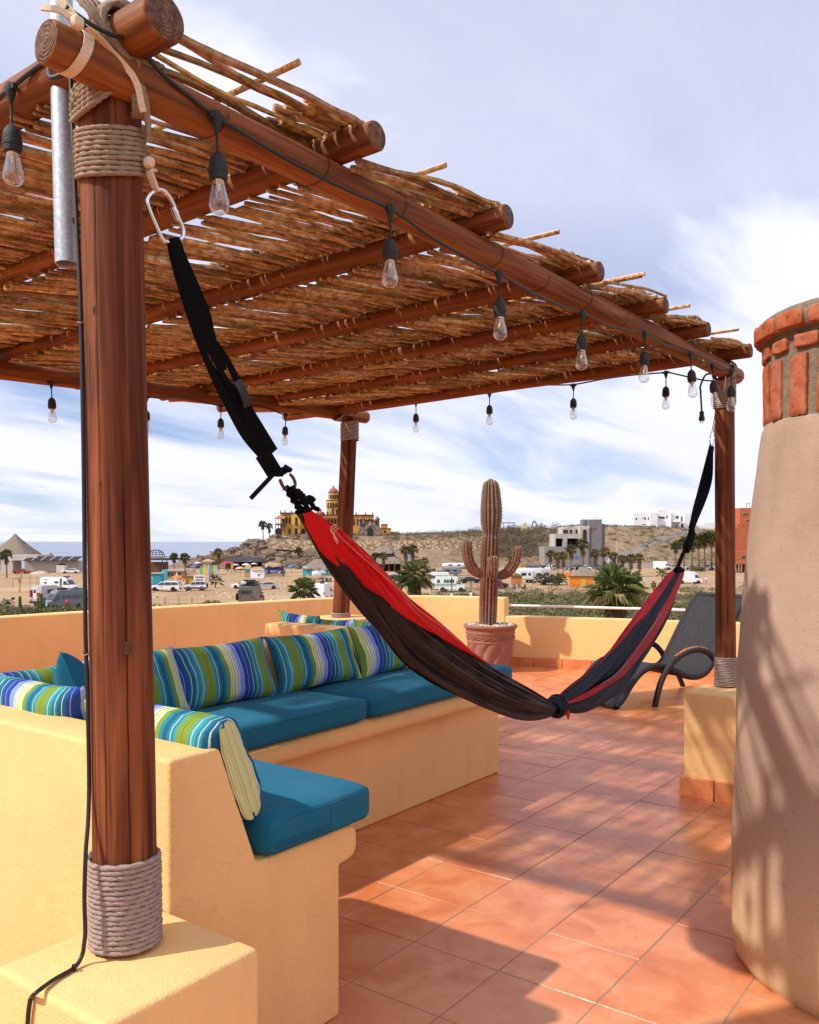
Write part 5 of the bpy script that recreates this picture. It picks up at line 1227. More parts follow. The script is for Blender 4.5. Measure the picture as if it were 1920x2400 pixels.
# spiky-leaved plants just under the low parapet
M_spike = plain('spiky_leaf', (.16,.20,.05), .6, .3, var=.35, scale=2)
for k, (u, f, v, lb) in enumerate(((1600,17,1400,'spiky green plant behind the handrail, left of its post'),(1655,16,1392,'spiky green plant rising behind the lounger backrest'),(1735,16,1400,'spiky green plant between the right post and chimney'))):
    r = random.Random(40+k); t = thing('spiky_plant', lb, 'plant', W(fl(u,f), f, fz(v,f)-2.1), group='spiky plants outside the low parapet')
    for j in range(46):
        az, el = r.uniform(0, 2*pi), r.uniform(.75, 1.5); L = r.uniform(1.4, 2.2); d = V((cos(az)*cos(el), sin(az)*cos(el), sin(el))); s_ = d.orthogonal().normalized()*.016; b = MB()
        b.add([-s_, s_, d*L*.6+s_*.8, d*L*.6-s_*.8, d*L+V((0,0,-.05))], [(0,1,2,3),(3,2,4)]); b.obj('leaf', M_spike, t, True, smooth=0)
    b = MB(); b.tube([(0,0,-6.2),(0,0,.1)], .09, 8); b.obj('trunk', M_trunk, t, True)
# single bushes that stand out
for k, (u, f, w, h, m, lb) in enumerate(((497,122,2.2,1.15,M_green,'rounded green bush on the sand behind the parapet, left of the truck'),(1330,95,2.3,1.5,M_green,'green bush behind the handrail left of the big fan palm'),(1636,270,2.3,2.3,M_green,'round clipped green bush by the parked white pickup'),(160,113,2.0,.8,M_green,'low green bush in front of the grey van'),(1245,118,3.2,1.2,M_olive,'yellowish bush right of the potted cactus'))):
    t = thing('bush', lb, 'bush', GP(u, f, -.1)); b = MB(); r = random.Random(70+k); clump(b, (0,0,0), w, h, 620, r, .24); b.obj('foliage', m, t, True, smooth=0); b = MB()
    for j in range(7): a = r.uniform(0, 6.28); b.tube([(0,0,-.2), (w*.3*cos(a), w*.3*sin(a), h*.4), (w*.6*cos(a), w*.6*sin(a), h*.7)], [.06,.04,.015], 5)
    b.obj('branches', M_trunk, t, True)
t = thing('bare_tree', 'small leafless tree standing alone on the sand at left', 'tree', GP(46, 160)); b = MB()
for P in (((0,0,0),(.15,0,1.2),(-.1,0,2.2),(-.9,.1,3.0),(-1.1,0,3.9)),((-.1,0,2.2),(.3,.2,3.0),(.4,0,3.6)),((-.1,0,1.9),(-1.2,.1,2.5),(-1.7,0,2.3)),((.1,0,1.6),(.6,0,2.4))): b.tube(spline(P, 3), lambda i, q: .10-.008*i, 6)
b.obj('trunk', M_dead, t, True)
# ------------------------------------------------------------------ buildings beyond the terrace
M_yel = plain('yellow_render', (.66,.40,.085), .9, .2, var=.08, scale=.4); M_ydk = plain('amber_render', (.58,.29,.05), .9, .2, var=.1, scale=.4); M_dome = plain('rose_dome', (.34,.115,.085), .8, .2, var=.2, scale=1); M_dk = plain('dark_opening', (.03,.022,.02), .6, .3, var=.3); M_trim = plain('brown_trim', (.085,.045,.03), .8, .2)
M_rub = MT('rubble_stone', .95, .1); _v = M_rub.n.new('ShaderNodeTexVoronoi'); M_rub.lk(M_rub.co(), _v.inputs['Vector']); _v.inputs['Scale'].default_value = 1.3; M_rub.color(M_rub.mix(M_rub.ramp(_v.outputs[0], [(.1,0),(.6,1)]), (.42,.33,.25), (.14,.105,.08))); M_rub = M_rub.m
def wallstone():
    t = MT('dry_stone_wall', .95, .1); v = t.n.new('ShaderNodeTexVoronoi'); t.lk(t.co(), v.inputs['Vector']); v.inputs['Scale'].default_value = 1.15; s = t.n.new('ShaderNodeSeparateColor'); t.lk(v.outputs['Color'], s.inputs[0])
    k = t.mix(s.outputs[0], (.30,.21,.125), (.60,.46,.31)); k = t.mix(t.ramp(v.outputs[0], [(.35,0),(.65,.8)]), k, (.16,.11,.07)); t.color(k); t.bump(v.outputs[0], .3, -1); return t.m
M_tileroof = plain('clay_roof', (.42,.17,.10), .9, .2, var=.2, scale=2); M_glassdk = plain('window_pane', (.035,.045,.055), .15, .6); M_concrete = plain('raw_concrete', (.26,.235,.22), .9, .2, var=.22, scale=.5); M_conc_w = plain('whitewashed_concrete', (.42,.38,.35), .9, .2, var=.2, scale=.4); M_block = plain('grey_block', (.19,.185,.19), .9, .2, var=.2, scale=.6); M_wht = plain('white_render', (.80,.79,.80), .8, .3, var=.04); M_or = plain('orange_render', (.44,.125,.055), .9, .2, var=.12, scale=.5); M_or2 = plain('tangerine_render', (.72,.23,.03), .9, .2, var=.1, scale=.5)
def thatch():
    t = MT('palm_thatch', .95, .1); n = t.noise(t.co(scale=(2.5,2.5,.5)), 1.5, 5, .7); t.color(t.ramp(n, [(.3,(.12,.095,.075)),(.5,(.24,.195,.155)),(.75,(.36,.29,.22))])); t.bump(n, .3, .8); return t.m
M_th = thatch(); M_th2 = plain('blond_thatch', (.36,.25,.13), .95, .1, var=.4, scale=5)
def win(parent, u0, u1, v0, v1, f, frame=M_trim, pane=M_dk, fw=.12):
    b = LF(); b.bx(u0, u1, v0, v1, f-.06, .10); o = b.obj('window', frame, parent, smooth=0)
    b = LF(); d = fw/f*FPX; b.bx(u0+d, u1-d, v0+d, v1-d, f-.10, .06); b.obj('pane', pane, o, smooth=0)
def arch(parent, u0, u1, v0, v1, f, mat=M_dk, name='arch', dep=.12):
    b = LF(); n = 8; l0, l1, z0, z1 = fl(u0,f), fl(u1,f), fz(v1,f), fz(v0,f); R = (l1-l0)/2; P = [(l0,z0),(l1,z0)] + [((l0+l1)/2+R*cos(a), z1-R+R*sin(a)) for a in [pi*k/n for k in range(n+1)]]
    b.prism(P, f-dep, f+.02, lambda p, q, t: (p, t, q)); return b.obj(name, mat, parent, smooth=0)
def finials(b, us, v, f):
    for u in us: b.lathe([(0,.0),(.22,0),(.22,.25),(.12,.35),(.26,.6),(.12,.9),(0,1.0)], 8, (fl(u,f), f+.3, fz(v,f)))
F = 352
ht = thing('hotel', 'yellow hacienda hotel with a domed bell tower on top of the headland', 'hotel', W(fl(745,F), F, fz(1254,F)))
b = LF(); b.bx(657,689,1202,1256,F,14); b.obj('wing', M_yel, ht, smooth=0)
b = LF(); b.bx(683,703,1203,1256,F-1.2,12); b.bx(704,760,1207,1257,F+3,12); b.bx(760,803,1206.5,1257,F+2.0,14); b.obj('wing', M_yel, ht, smooth=0)
b = LF(); b.bx(803,873,1208,1257,F+2,14); b.obj('wing', M_ydk, ht, smooth=0)
b = LF(); b.bx(656,703.5,1201,1203.2,F-1.4,14.5); b.bx(703.6,874,1206,1208,F+1.6,14); finials(b, (658,668,683,702), 1201, F-1.2); finials(b, (745,774,835,857,873), 1206, F+2); b.obj('cornice', M_trim, ht, smooth=0)
b = LF(); l0, l1 = fl(644.5,F-3), fl(668,F-3); z0 = fz(1213,F); b.add([(l0,F-4,z0-.4),(l1,F-4,z0-.4),(l1,F+.2,z0+.9),(l0+1,F+.2,z0+.9),(l0,F-4,z0-.7),(l1,F-4,z0-.7)], [(0,1,2,3),(4,5,1,0),(1,5,2),(4,0,3)]); b.bx(758,792,1209,1214,F,2); b.obj('roof', M_tileroof, ht, smooth=0)
b = LF(); b.bx(645,668,1228,1231,F-3.6,4); b.bx(645,668,1226.2,1226.8,F-3.6,.15)
for u in (645.5,652,660,667): b.bx(u-.45,u+.45,1213,1228,F-3.6,.3); b.bx(u-.6,u+.6,1231,1256,F-3.6,.5)
for k in range(14): u = lerp(645.5,667.5,k/13); b.bx(u-.08,u+.08,1226.5,1229,F-3.6,.1)
b.obj('balcony', M_trim, ht, smooth=0)
arch(ht, 646.5, 659, 1237, 1256, F-.1); arch(ht, 707, 716, 1239, 1256, F+2.9)
for u0,u1,v0,v1,ff in ((669.5,674,1213,1227,F),(677,681.5,1213,1227,F),(676.5,680.5,1239,1252,F),(692,697.5,1213,1228.5,F-1.2),(691.5,697.5,1238,1253,F-1.2),(662,666,1214,1227,F)): win(ht,u0,u1,v0,v1,ff)
b = LF(); b.bx(690,699,1226,1226.6,F-2,.1); b.bx(690,699,1230,1231,F-2,.9)
for k in range(8): u = lerp(690.2,698.8,k/7); b.bx(u-.1,u+.1,1226.2,1230.5,F-2,.1)
b.obj('balcony', M_trim, ht, smooth=0)
for k in range(5): arch(ht, 768+k*7.2, 773+k*7.2, 1217, 1228, F+1.95)
for u0 in (828,836,842,853,864): win(ht,u0,u0+3.6,1216,1231,F+2)
Ft = F+8; c = 781.8
def octa(hw, v0, v1, mat, name, n=8, rot=pi/8):
    b = LF(); R = fl(960+hw,Ft); b.lathe([(R, fz(v1,Ft)), (R, fz(v0,Ft))], n, (fl(c,Ft), Ft, 0)); 
    b.v = [(fl(c,Ft)+(x-fl(c,Ft))*cos(rot)-(y-Ft)*sin(rot), Ft+(x-fl(c,Ft))*sin(rot)+(y-Ft)*cos(rot), z) for x,y,z in b.v]; return b.obj(name, mat, ht, smooth=25)
octa(20,1189.5,1207,M_yel,'tower',4,pi/4); octa(21.5,1188.3,1189.6,M_trim,'cornice',4,pi/4)
octa(17.6,1173.6,1188.4,M_yel,'tower',8); octa(18.8,1172.3,1173.7,M_trim,'cornice',8)
octa(11.8,1155.6,1172.4,M_yel,'tower',16); octa(12.6,1154.4,1155.8,M_trim,'cornice',16)
b = LF(); R = fl(960+11.5,Ft); b.lathe([(R*cos(a), fz(1154.5,Ft)+R*.98*sin(a)) for a in [pi/2*k/8 for k in range(8)]]+[(R*.2,fz(1143.5,Ft)),(R*.2,fz(1140,Ft)),(R*.12,fz(1139,Ft)),(0,fz(1138,Ft))], 20, (fl(c,Ft),Ft,0)); b.obj('dome', M_dome, ht, smooth=50)
def ringarch(hw, v0, v1, w, n, off=0):
    R = fl(960+hw,Ft)
    for k in range(n):
        q = -pi/2+(k-(n-1)/2)*(pi*.86/n)+off; uu = c + hw*sin(q+pi/2)
        ff = Ft - R*cos(q+pi/2); ww = w*max(.35,cos(q+pi/2)); arch(ht, uu-ww/2, uu+ww/2, v0, v1, ff-.05, M_dk, 'arch', .25)
ringarch(17.2,1177.5,1188,4.2,7); ringarch(11.6,1158.8,1168.8,4.6,5)
win(ht,787,793,1194,1206,Ft-fl(960+14.4,Ft)-.05); win(ht,778,782,1192,1207,Ft-fl(960+14.4,Ft)-.05); win(ht,765.5,768,1199,1206,Ft-fl(960+14.4,Ft)-.05)
b = LF(); R = fl(960+11.5,F+9); b.lathe([(R*1.02,fz(1207,F+9))]+[(R*cos(a), fz(1204.5,F+9)+R*.55*sin(a)) for a in [pi/2*k/7 for k in range(7)]]+[(R*.3,fz(1197.5,F+9)),(R*.3,fz(1194,F+9)),(R*.2,fz(1192.5,F+9)),(0,fz(1192,F+9))], 18, (fl(750.6,F+9),F+9,0)); b.obj('dome', M_dome, ht, smooth=50)
# stone chapel
Fc = 344
cp = thing('chapel', 'small rubble-stone chapel front with two pink-domed bell turrets', 'chapel', W(fl(866,Fc), Fc, fz(1256,Fc)))
b = LF(); P = [(838,1257),(895,1257),(893,1240),(889,1232),(883,1229),(880,1222.5),(875,1219.5),(867.5,1217.5),(860,1219.5),(855,1223),(852,1230),(846,1233),(841,1241)]; b.prism([(fl(u,Fc),fz(v,Fc)) for u, v in P][::-1], Fc, Fc+3, lambda p, q, t: (p, t, q)); b.obj('facade', M_rub, cp, smooth=0)
b = LF(); 
for (u0,v0),(u1,v1) in zip(P[3:-2], P[4:-1]): b.tube([(fl(u0,Fc),Fc-.1,fz(v0-.4,Fc)),(fl(u1,Fc),Fc-.1,fz(v1-.4,Fc))], .22, 6)
b.obj('coping', M_trim, cp, smooth=30)
arch(cp, 861.5, 874.5, 1236, 1256.5, Fc-.02, M_dk, 'doorway'); arch(cp, 865, 870, 1224, 1231, Fc-.02, M_conc_w, 'niche')
for u in (845.5, 884.5):
    b = LF(); R = fl(960+5.2,Fc+2); zc = lambda v: fz(v,Fc+2); b.lathe([(R,zc(1257)),(R,zc(1219)),(R*1.35,zc(1218.6)),(R*1.35,zc(1217)),(R*.9,zc(1216.8))], 8, (fl(u,Fc+2),Fc+2,0)); o = b.obj('turret', M_rub, cp, smooth=25)
    b = LF(); b.lathe([(R*.95,zc(1217)),(R*.9,zc(1214.5)),(R*.65,zc(1212.5)),(R*.25,zc(1211.5)),(R*.25,zc(1210)),(0,zc(1209))], 14, (fl(u,Fc+2),Fc+2,0)); b.obj('dome', M_dome, o, smooth=50)
    for v0, v1 in ((1220.5,1225.5),(1228,1233)): arch(o, u-2, u+2, v0, v1, Fc+2-R-.02, M_dk, 'belfry_arch', .1)
yb = thing('annex', 'low amber annex with one square window right of the stone chapel', 'building', W(fl(903,F), F, fz(1254,F)))
b = LF(); b.bx(891,916,1238.5,1256,F,8); b.bx(893,908,1229,1238.4,F+2,6); b.bx(916.1,935,1246,1256,F+1,7); b.obj('wall', M_ydk, yb, smooth=0); win(yb,900,904.5,1243,1249,F)
b = LF(); b.bx(890.5,916.5,1237.8,1238.6,F-.2,8.3); b.bx(892.5,908.5,1228.3,1229.1,F+1.8,6.3); b.obj('cornice', M_trim, yb, smooth=0)
# hillside retaining wall of dry stone
rwf = 322; b = LF(); nn = 60
P = []
for k in range(nn+1):
    u = lerp(628, 1135, k/nn); top = table([(628,1262),(700,1265),(860,1267),(1135,1268)], u)+.8*mn.noise(V((u*.05,0,0))); bot = table([(628,1272),(760,1284),(1135,1293)], u); P.append((fl(u,rwf), fz(top,rwf), fz(bot,rwf)-2))
vs = []
for l, zt, zb in P: vs += [(l,rwf,zb),(l,rwf+1.2,zt),(l,rwf+6,zt-.2)]
b.add(vs, [(3*k+j,3*k+3+j,3*k+4+j,3*k+1+j) for k in range(nn) for j in (0,1)]); tag(b.obj('retaining_wall', wallstone(), smooth=0), 'long sloping dry-stone retaining wall across the hillside below the hotel', 'wall')
# unfinished concrete shell
Fg = 296
cs = thing('concrete_shell', 'unfinished grey concrete building with empty openings, sprayed with graffiti', 'building', W(fl(1340,Fg), Fg, fz(1318,Fg)))
b = LF(); b.bx(1381,1411,1217.5,1338,Fg,12); b.bx(1411,1418,1227.5,1338,Fg+1,10); b.bx(1366.5,1376,1217.5,1231,Fg+3,5); b.obj('tower', M_block, cs, smooth=0)
b = LF(); b.bx(1360,1380.9,1232,1318,Fg-.4,10); b.bx(1318,1360,1235.5,1251,Fg+4,9); b.bx(1300,1358,1251.2,1262,Fg+1,11)
b.bx(1300,1303,1262,1281,Fg+1,11); b.bx(1319.5,1329.5,1262,1281,Fg+1,2); b.bx(1357,1360,1262,1281,Fg+1,2); b.obj('wall', M_conc_w, cs, smooth=0)
b = LF(); b.bx(1276,1380,1281,1338,Fg-1.5,12); b.bx(1381,1440,1307,1338,Fg-1,3); b.obj('base_wall', M_concrete, cs, smooth=0)
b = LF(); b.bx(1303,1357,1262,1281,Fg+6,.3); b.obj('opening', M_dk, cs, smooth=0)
for u0,u1 in ((1320,1332),(1335,1341.5),(1348.5,1361)): win(cs,u0,min(u1,1359.5),1241.5,1250.5,Fg+4,M_concrete,M_dk,.1)
arch(cs,1366.5,1375,1241.5,1271,Fg-.45,M_dk,'opening')
b = LF()
for u in (1367,1371,1378,1396,1400,1405,1409,1413,1416): b.bx(u-.12,u+.12,1212 if u % 2 else 1210,1218,Fg+4,.1)
b.obj('rebar', M_trim, cs, smooth=0)
def text(s, u, v, f, h, mat, parent, name='graffiti', dep=.02):
    c = bpy.data.curves.new(name, 'FONT'); c.body = s; c.size = h*1.35; c.align_x = 'CENTER'; c.align_y = 'CENTER'; c.extrude = dep; o = bpy.data.objects.new(name, c); tmp = o; COL.objects.link(o); dg = bpy.context.evaluated_depsgraph_get(); me = bpy.data.meshes.new_from_object(o.evaluated_get(dg)); COL.objects.unlink(o); bpy.data.objects.remove(o)
    me.materials.clear(); me.materials.append(mat); o = link(name, me, parent, True); o.location = W(fl(u,f), f, fz(v,f)) - wloc(parent); o.rotation_euler = (pi/2, 0, YAW); return o
M_gw = plain('white_paint', (.78,.78,.78), .7); M_gb = plain('blue_paint', (.05,.22,.50), .7); M_gp = plain('pink_paint', (.55,.16,.28), .7); M_gr = plain('maroon_paint', (.16,.035,.03), .7)
text('TRUE', 1371, 1237, Fg-.46, 1.05, M_gw, cs)
def splat(u0,u1,v0,v1,f,mat,seed,n=6):
    b = LF(); r = random.Random(seed)
    for k in range(n): u, v, w, h = r.uniform(u0,u1), r.uniform(v0,v1), r.uniform(.25,.5)*(u1-u0), r.uniform(.15,.35)*(v1-v0); a = r.uniform(-.6,.6); l, z = fl(u,f), fz(v,f); W_, H_ = w/FPX*f/2, h/FPX*f/2; b.add([(l-W_,f-.003*k,z-H_),(l+W_,f-.003*k,z-H_+a*H_),(l+W_,f-.003*k,z+H_+a*H_),(l-W_,f-.003*k,z+H_)], [(0,1,2,3)])
    b.obj('graffiti', mat, cs, smooth=0)
splat(1367,1374,1223,1229,Fg+2.95,M_gb,1); splat(1389,1396,1223,1230,Fg-.05,M_gp,2); splat(1383,1397,1238,1243,Fg-.05,M_gr,3); splat(1346,1358,1302,1310,Fg-1.56,M_gb,4,9); splat(1322,1327,1273,1279,Fg+.95,M_gb,5,4); splat(1325,1345,1258,1260,Fg+.95,M_gw,6,7); splat(1319,1330,1236,1240,Fg+3.9,M_gw,7,6)
# white house, orange building
Fw = 372
wh = thing('white_house', 'white flat-roofed modern house on the ridge', 'house', W(fl(1545,Fw), Fw, fz(1240,Fw)))
b = LF(); b.bx(1485,1524,1203,1243,Fw,10); b.bx(1524.1,1541,1200.5,1243,Fw-1.5,12); b.bx(1541.1,1572,1195,1243,Fw,14); b.bx(1572.1,1573.5,1199,1243,Fw-2,12); b.bx(1573.6,1606,1201,1243,Fw+2.5,10); b.bx(1606.1,1622,1203,1243,Fw,14)
for u,v in ((1504,1196),(1526,1197),(1530,1197),(1538,1195),(1565,1195),(1577,1196),(1590,1199)): b.bx(u-1.6,u+1.6,v,1204,Fw+3,2)
b.obj('wall', M_wht, wh, smooth=0)
b = LF(); b.bx(1573.6,1592,1215.5,1222,Fw-1.6,.2); b.bx(1573.6,1606,1222,1223.5,Fw-1.8,4); b.bx(1605,1606.5,1203,1240,Fw-1.8,.4); b.bx(1594,1595,1208,1238,Fw-1.8,.4); b.obj('balcony', M_wht, wh, smooth=0)
for u0,u1,v0,v1,ff in ((1490,1493.5,1213,1219,Fw),(1506,1508,1212,1215,Fw),(1510,1514,1212,1218.5,Fw),(1518.5,1522,1212,1218.5,Fw),(1544,1558,1210.5,1216,Fw),(1562,1565.5,1208,1215,Fw),(1584,1591,1208.5,1216,Fw+2.5),(1596,1600.5,1210,1223,Fw+2.5),(1583.5,1588,1231,1238,Fw+2.5),(1596,1601,1229,1237,Fw+2.5),(1506,1513,1228,1230.5,Fw)): win(wh,u0,u1,v0,v1,ff,M_conc_w,M_glassdk)
Fw2 = 380; wl_ = thing('white_wall', 'white boundary wall on the ridge just left of the right-hand post', 'wall', W(fl(1655,Fw2),Fw2,fz(1240,Fw2))); b = LF(); b.bx(1634,1650,1231,1242,Fw2,3); b.bx(1650.1,1690,1225.5,1242,Fw2,6); b.obj('masonry', M_wht, wl_, smooth=0)
Fo = 262
ob = thing('orange_building', 'terraced orange building partly behind the chimney', 'building', W(fl(1765,Fo),Fo,fz(1340,Fo)))
b = LF(); b.bx(1734,1800,1190.5,1245,Fo,10); b.bx(1721,1800,1236,1300,Fo-1.5,10); b.bx(1728,1800,1228,1236.2,Fo-.8,8); b.bx(1718,1800,1296,1322,Fo-3,8)
for u in (1722,1739,1756): b.bx(u-1.5,u+1.5,1320,1340,Fo-3,.8)
b.obj('wall', M_or, ob, smooth=0)
for u0,u1,v0,v1,ff in ((1740,1755,1202,1208,Fo),(1738,1745,1227.5,1231,Fo-.8),(1748,1757,1217,1222,Fo),(1737,1750,1302,1310,Fo-3),(1725,1732,1238.5,1241.5,Fo-1.5)): win(ob,u0,u1,v0,v1,ff,M_ydk,M_glassdk)
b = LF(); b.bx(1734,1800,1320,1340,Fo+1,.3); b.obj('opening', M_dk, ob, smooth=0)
b = LF()
for u in (1750,1758): b.bx(u-.35,u+.35,1179.5,1191,Fo+2,.15)
b.bx(1749.5,1758.5,1179.5,1180.4,Fo+2,.15); b.obj('pipe_frame', M_trim, ob, smooth=0)
lw = thing('boundary_wall', 'long pale boundary wall at the foot of the hill behind the white van', 'wall', W(fl(1550,300),300,GZ)); b = LF(); b.bx(1440,1602,1320,1336,298,.4); b.obj('masonry', M_conc_w, lw, smooth=0)
# beach buildings
def hutroof(b, u0, u1, v0, v1, f, dep, ridge=.35, fringe=.35, seed=0, mi=0):
    l0, l1, zt, zb = fl(u0,f), fl(u1,f), fz(v0,f), fz(v1,f); lc, hw = (l0+l1)/2, (l1-l0)/2; r = random.Random(seed); N = 40; rings = []
    for k in range(7):
        t = k/6; vs = []
        for j in range(N):
            q = 2*pi*j/N; e = .45; cx, cy = math.copysign(abs(cos(q))**e, cos(q)), math.copysign(abs(sin(q))**e, sin(q)); rx = lerp(hw*ridge, hw, t**1.0); ry = lerp(.15, dep/2, t)
            z = lerp(zt, zb, t**.85)+.15*mn.noise(V((q*3, t*4, seed))) - (fringe*r.random() if k == 6 else 0); w = 1+.03*mn.noise(V((q*5, t*6, seed+2))); vs.append((lc+rx*cx*w, f+dep/2+ry*cy*w, z))
        rings.append(vs)
    al = [p for ring in rings for p in ring]; b.add(al, [(k*N+j, k*N+(j+1)%N, (k+1)*N+(j+1)%N, (k+1)*N+j) for k in range(6) for j in range(N)] + [tuple(range(N))], mi)
def posts(parent, us, v0, v1, f, r=.09, mat=M_trunk, name='post'):
    for u in us: b = LF(); b.tube([(fl(u,f), f, fz(v1,f)-.2), (fl(u,f), f, fz(v0,f))], r, 7); b.obj(name, mat, parent)
t = thing('palapa', 'large conical thatched palapa at the far left, in front of the sea', 'palapa', GP(11.6,288)); b = LF(); hutroof(b, -42, 66, 1251, 1301, 288, 15, .03, .3, 1); b.obj('thatch_roof', M_th, t, smooth=60); posts(t, (-38,-12,12,38,60), 1298, 1335, 294, .18)
t = thing('palapa', 'small pointed thatched palapa behind the container shed', 'palapa', GP(115,305)); b = LF(); hutroof(b, 105, 125, 1295, 1308, 305, 3, .04, .2, 2); b.obj('thatch_roof', M_th, t, smooth=60); posts(t, (107,115,123), 1306, 1330, 306, .12)
Fs_ = 262; t = thing('container_shed', 'long pale corrugated shed with tilted solar panels on its roof', 'shed', GP(120,Fs_))
b = LF()
for k in range(67): u = lerp(57,188,k/66); b.bx(u,u+1.6,1314,1342.5,Fs_-.06*(k%2),3)
b.obj('wall', plain('grey_corrugated', (.46,.41,.38), .7, .3, var=.12), t, smooth=0)
for k in range(6):
    u0, u1 = lerp(58,186,k/6), lerp(58,186,(k+1)/6)-.8; b = LF(); l0, l1, za, zb = fl(u0,Fs_), fl(u1,Fs_), fz(1313.5,Fs_), fz(1305.5,Fs_); b.add([(l0,Fs_-1.6,za),(l1,Fs_-1.6,za),(l1+.5,Fs_+1.5,zb+.2),(l0+.5,Fs_+1.5,zb+.2),(l0,Fs_-1.6,za-.12),(l1,Fs_-1.6,za-.12),(l1+.5,Fs_+1.5,zb+.08),(l0+.5,Fs_+1.5,zb+.08)], [(0,1,2,3),(7,6,5,4),(0,4,5,1),(1,5,6,2),(2,6,7,3),(3,7,4,0)]); o = b.obj('solar_panel', M_dk, t, smooth=0)
    b = LF(); b.tube([(l0,Fs_-1.6,za),(l0+.5,Fs_+1.5,zb+.25)], .07, 4); b.tube([(l0+.9,Fs_,za-.2),(l0+.9,Fs_,zb-.2)], .05, 4); b.obj('panel_frame', M_wht, o)
b = LF(); b.bx(23,88,1301,1313.5,Fs_+.5,9); b.bx(-30,30,1314,1343,Fs_+1,6); b.obj('roof_slab', plain('pale_plaster', (.52,.45,.41), .9), t, smooth=0); posts(t, (36.8,), 1313, 1343, Fs_+3, .2, M_conc_w)
t = thing('storage_box', 'small pale block store with a dark tank on its roof', 'shed', GP(141,256)); b = LF(); b.bx(132,151,1325,1342.5,256,2.4); b.obj('wall', plain('cream_block', (.55,.50,.45), .9), t, smooth=0); b = LF(); b.rbox((fl(140,256),257,fz(1322,256)), (.75,.6,.38), .3, 4); b.rbox((fl(148.5,256),257,fz(1323,256)), (.32,.3,.3), .2, 3); b.obj('tank', M_black, t, smooth=60)
t = thing('sand_pile', 'heap of pale sand beside the red car', 'heap', GP(95,252)); b = MB(); b.lathe([(3.0,-.2),(2.2,.25),(1.3,.65),(.5,.85),(0,.88)], 18, fn=lambda r_, z, q: r_*(1+.25*mn.noise(V((cos(q)*2,sin(q)*2,z*2))))); b.obj('mound', M_stone, t, True, smooth=60)
# timber bar with a dome frame
Fd = 248; t = thing('beach_bar', 'dark timber beach bar topped by an open dome frame', 'bar', GP(366,Fd)); b = LF(); b.bx(338,381.5,1318,1344.5,Fd,6); b.bx(345,378,1305,1307,Fd-.3,6.5); b.obj('wall', plain('old_timber', (.13,.075,.045), .9, var=.4), t, smooth=0)
b = LF(); b.bx(346,398,1309,1313,Fd-2,8); b.obj('roof', M_trim, t, smooth=0); b = LF(); cx = fl(359,Fd); R = fl(960+20,Fd)
for k in range(7): a = pi*k/7; b.tube([(cx+R*cos(q)*cos(a), Fd+3+R*cos(q)*sin(a), fz(1304,Fd)+R*.78*sin(q)) for q in [pi*j/12 for j in range(13)]], .07, 4)
for e in (.25,.6): b.tube([(cx+R*cos(e)*cos(q), Fd+3+R*cos(e)*sin(q), fz(1304,Fd)+R*.78*sin(e)) for q in [2*pi*j/20 for j in range(21)]], .05, 4)
b.obj('dome_frame', M_trim, t); posts(t, (348,381,391), 1310, 1344, Fd-1.8, .13, M_trim)
def bars(t, u0, u1, v0, v1, f, n, mat):          # a row of writing too small to read: one block per word
    b = LF(); q = random.Random(int(u0*7+v0))
    for k in range(n): a = lerp(u0, u1, k/n); w = (u1-u0)/n*q.uniform(.55,.85); b.bx(a, a+w, v0+q.uniform(0,.15)*(v1-v0), v1, f-.02, .02)
    b.obj('lettering', mat, t, smooth=0)
def kiosk(label, u0, u1, v0, v1, f, mat, dep=2.4, roof=None, rv=None, name='kiosk', cat='kiosk', extra=None):
    t = thing(name, label, cat, GP((u0+u1)/2, f)); b = LF(); b.bx(u0,u1,v0,v1,f,dep); b.obj('wall', mat, t, smooth=0)
    if roof == 'thatch': b = LF(); hutroof(b, u0-1.5, u1+1.5, rv, v0+1.5, f-.25, dep+.5, .6, .35, int(u0)); b.obj('thatch_roof', M_th2, t, smooth=60)
    elif roof: b = LF(); b.bx(u0-1,u1+1,rv,v0,f-.2,dep+.4); b.obj('roof', roof, t, smooth=0)
    if extra: extra(t)
    return t
M_tur = plain('turquoise_paint', (.03,.27,.34), .7); M_navyp = plain('navy_paint', (.016,.025,.12), .6); M_skyp = plain('sky_blue_paint', (.42,.62,.74), .7); M_tan = plain('tan_canvas', (.40,.28,.17), .9); M_aqua = plain('aqua_paint', (.05,.45,.58), .6)
kiosk('turquoise kiosk with a pale roof, left of the white SUV', 351, 378, 1345, 1373, 182, M_tur, 2.4, M_conc_w, 1343, extra=lambda t: win(t,353,357.5,1353,1368,182,M_wht,M_aqua))
kiosk('turquoise booth standing between the kiosk and the food trailer', 379, 388.5, 1336, 1360, 196, M_aqua, 1.5)
def ft(t):
    for u in (392,400,409,418): win(t,u,u+6,1341,1350,208,M_trunk,M_dk)
    wheels_b = MB()
kiosk('wooden food trailer with a tin roof and dark hatches', 389, 432, 1339, 1357, 208, plain('trailer_boards', (.30,.19,.10), .9, var=.35, scale=1), 2.6, M_conc_w, 1335, 'food_trailer', 'trailer', ft)
kiosk('orange wooden stall beside the lettered white sign', 428, 455, 1352, 1374, 180, plain('orange_boards', (.55,.26,.06), .8), 2.2, M_trunk, 1350.5, 'stall', 'stall', lambda t: (win(t,436,441,1356,1373,180,M_ydk,M_dk), win(t,429,434,1364,1374,179.9,M_wht,M_conc_w)))
kiosk('white hut with a shaggy blond thatch top', 587, 618, 1334, 1355, 221, M_wht, 2.6, 'thatch', 1329, 'hut', 'hut', lambda t: (win(t,604,608.5,1345,1350,221,M_conc_w,M_glassdk), win(t,610,612,1343,1347,221,M_conc_w,M_dk)))
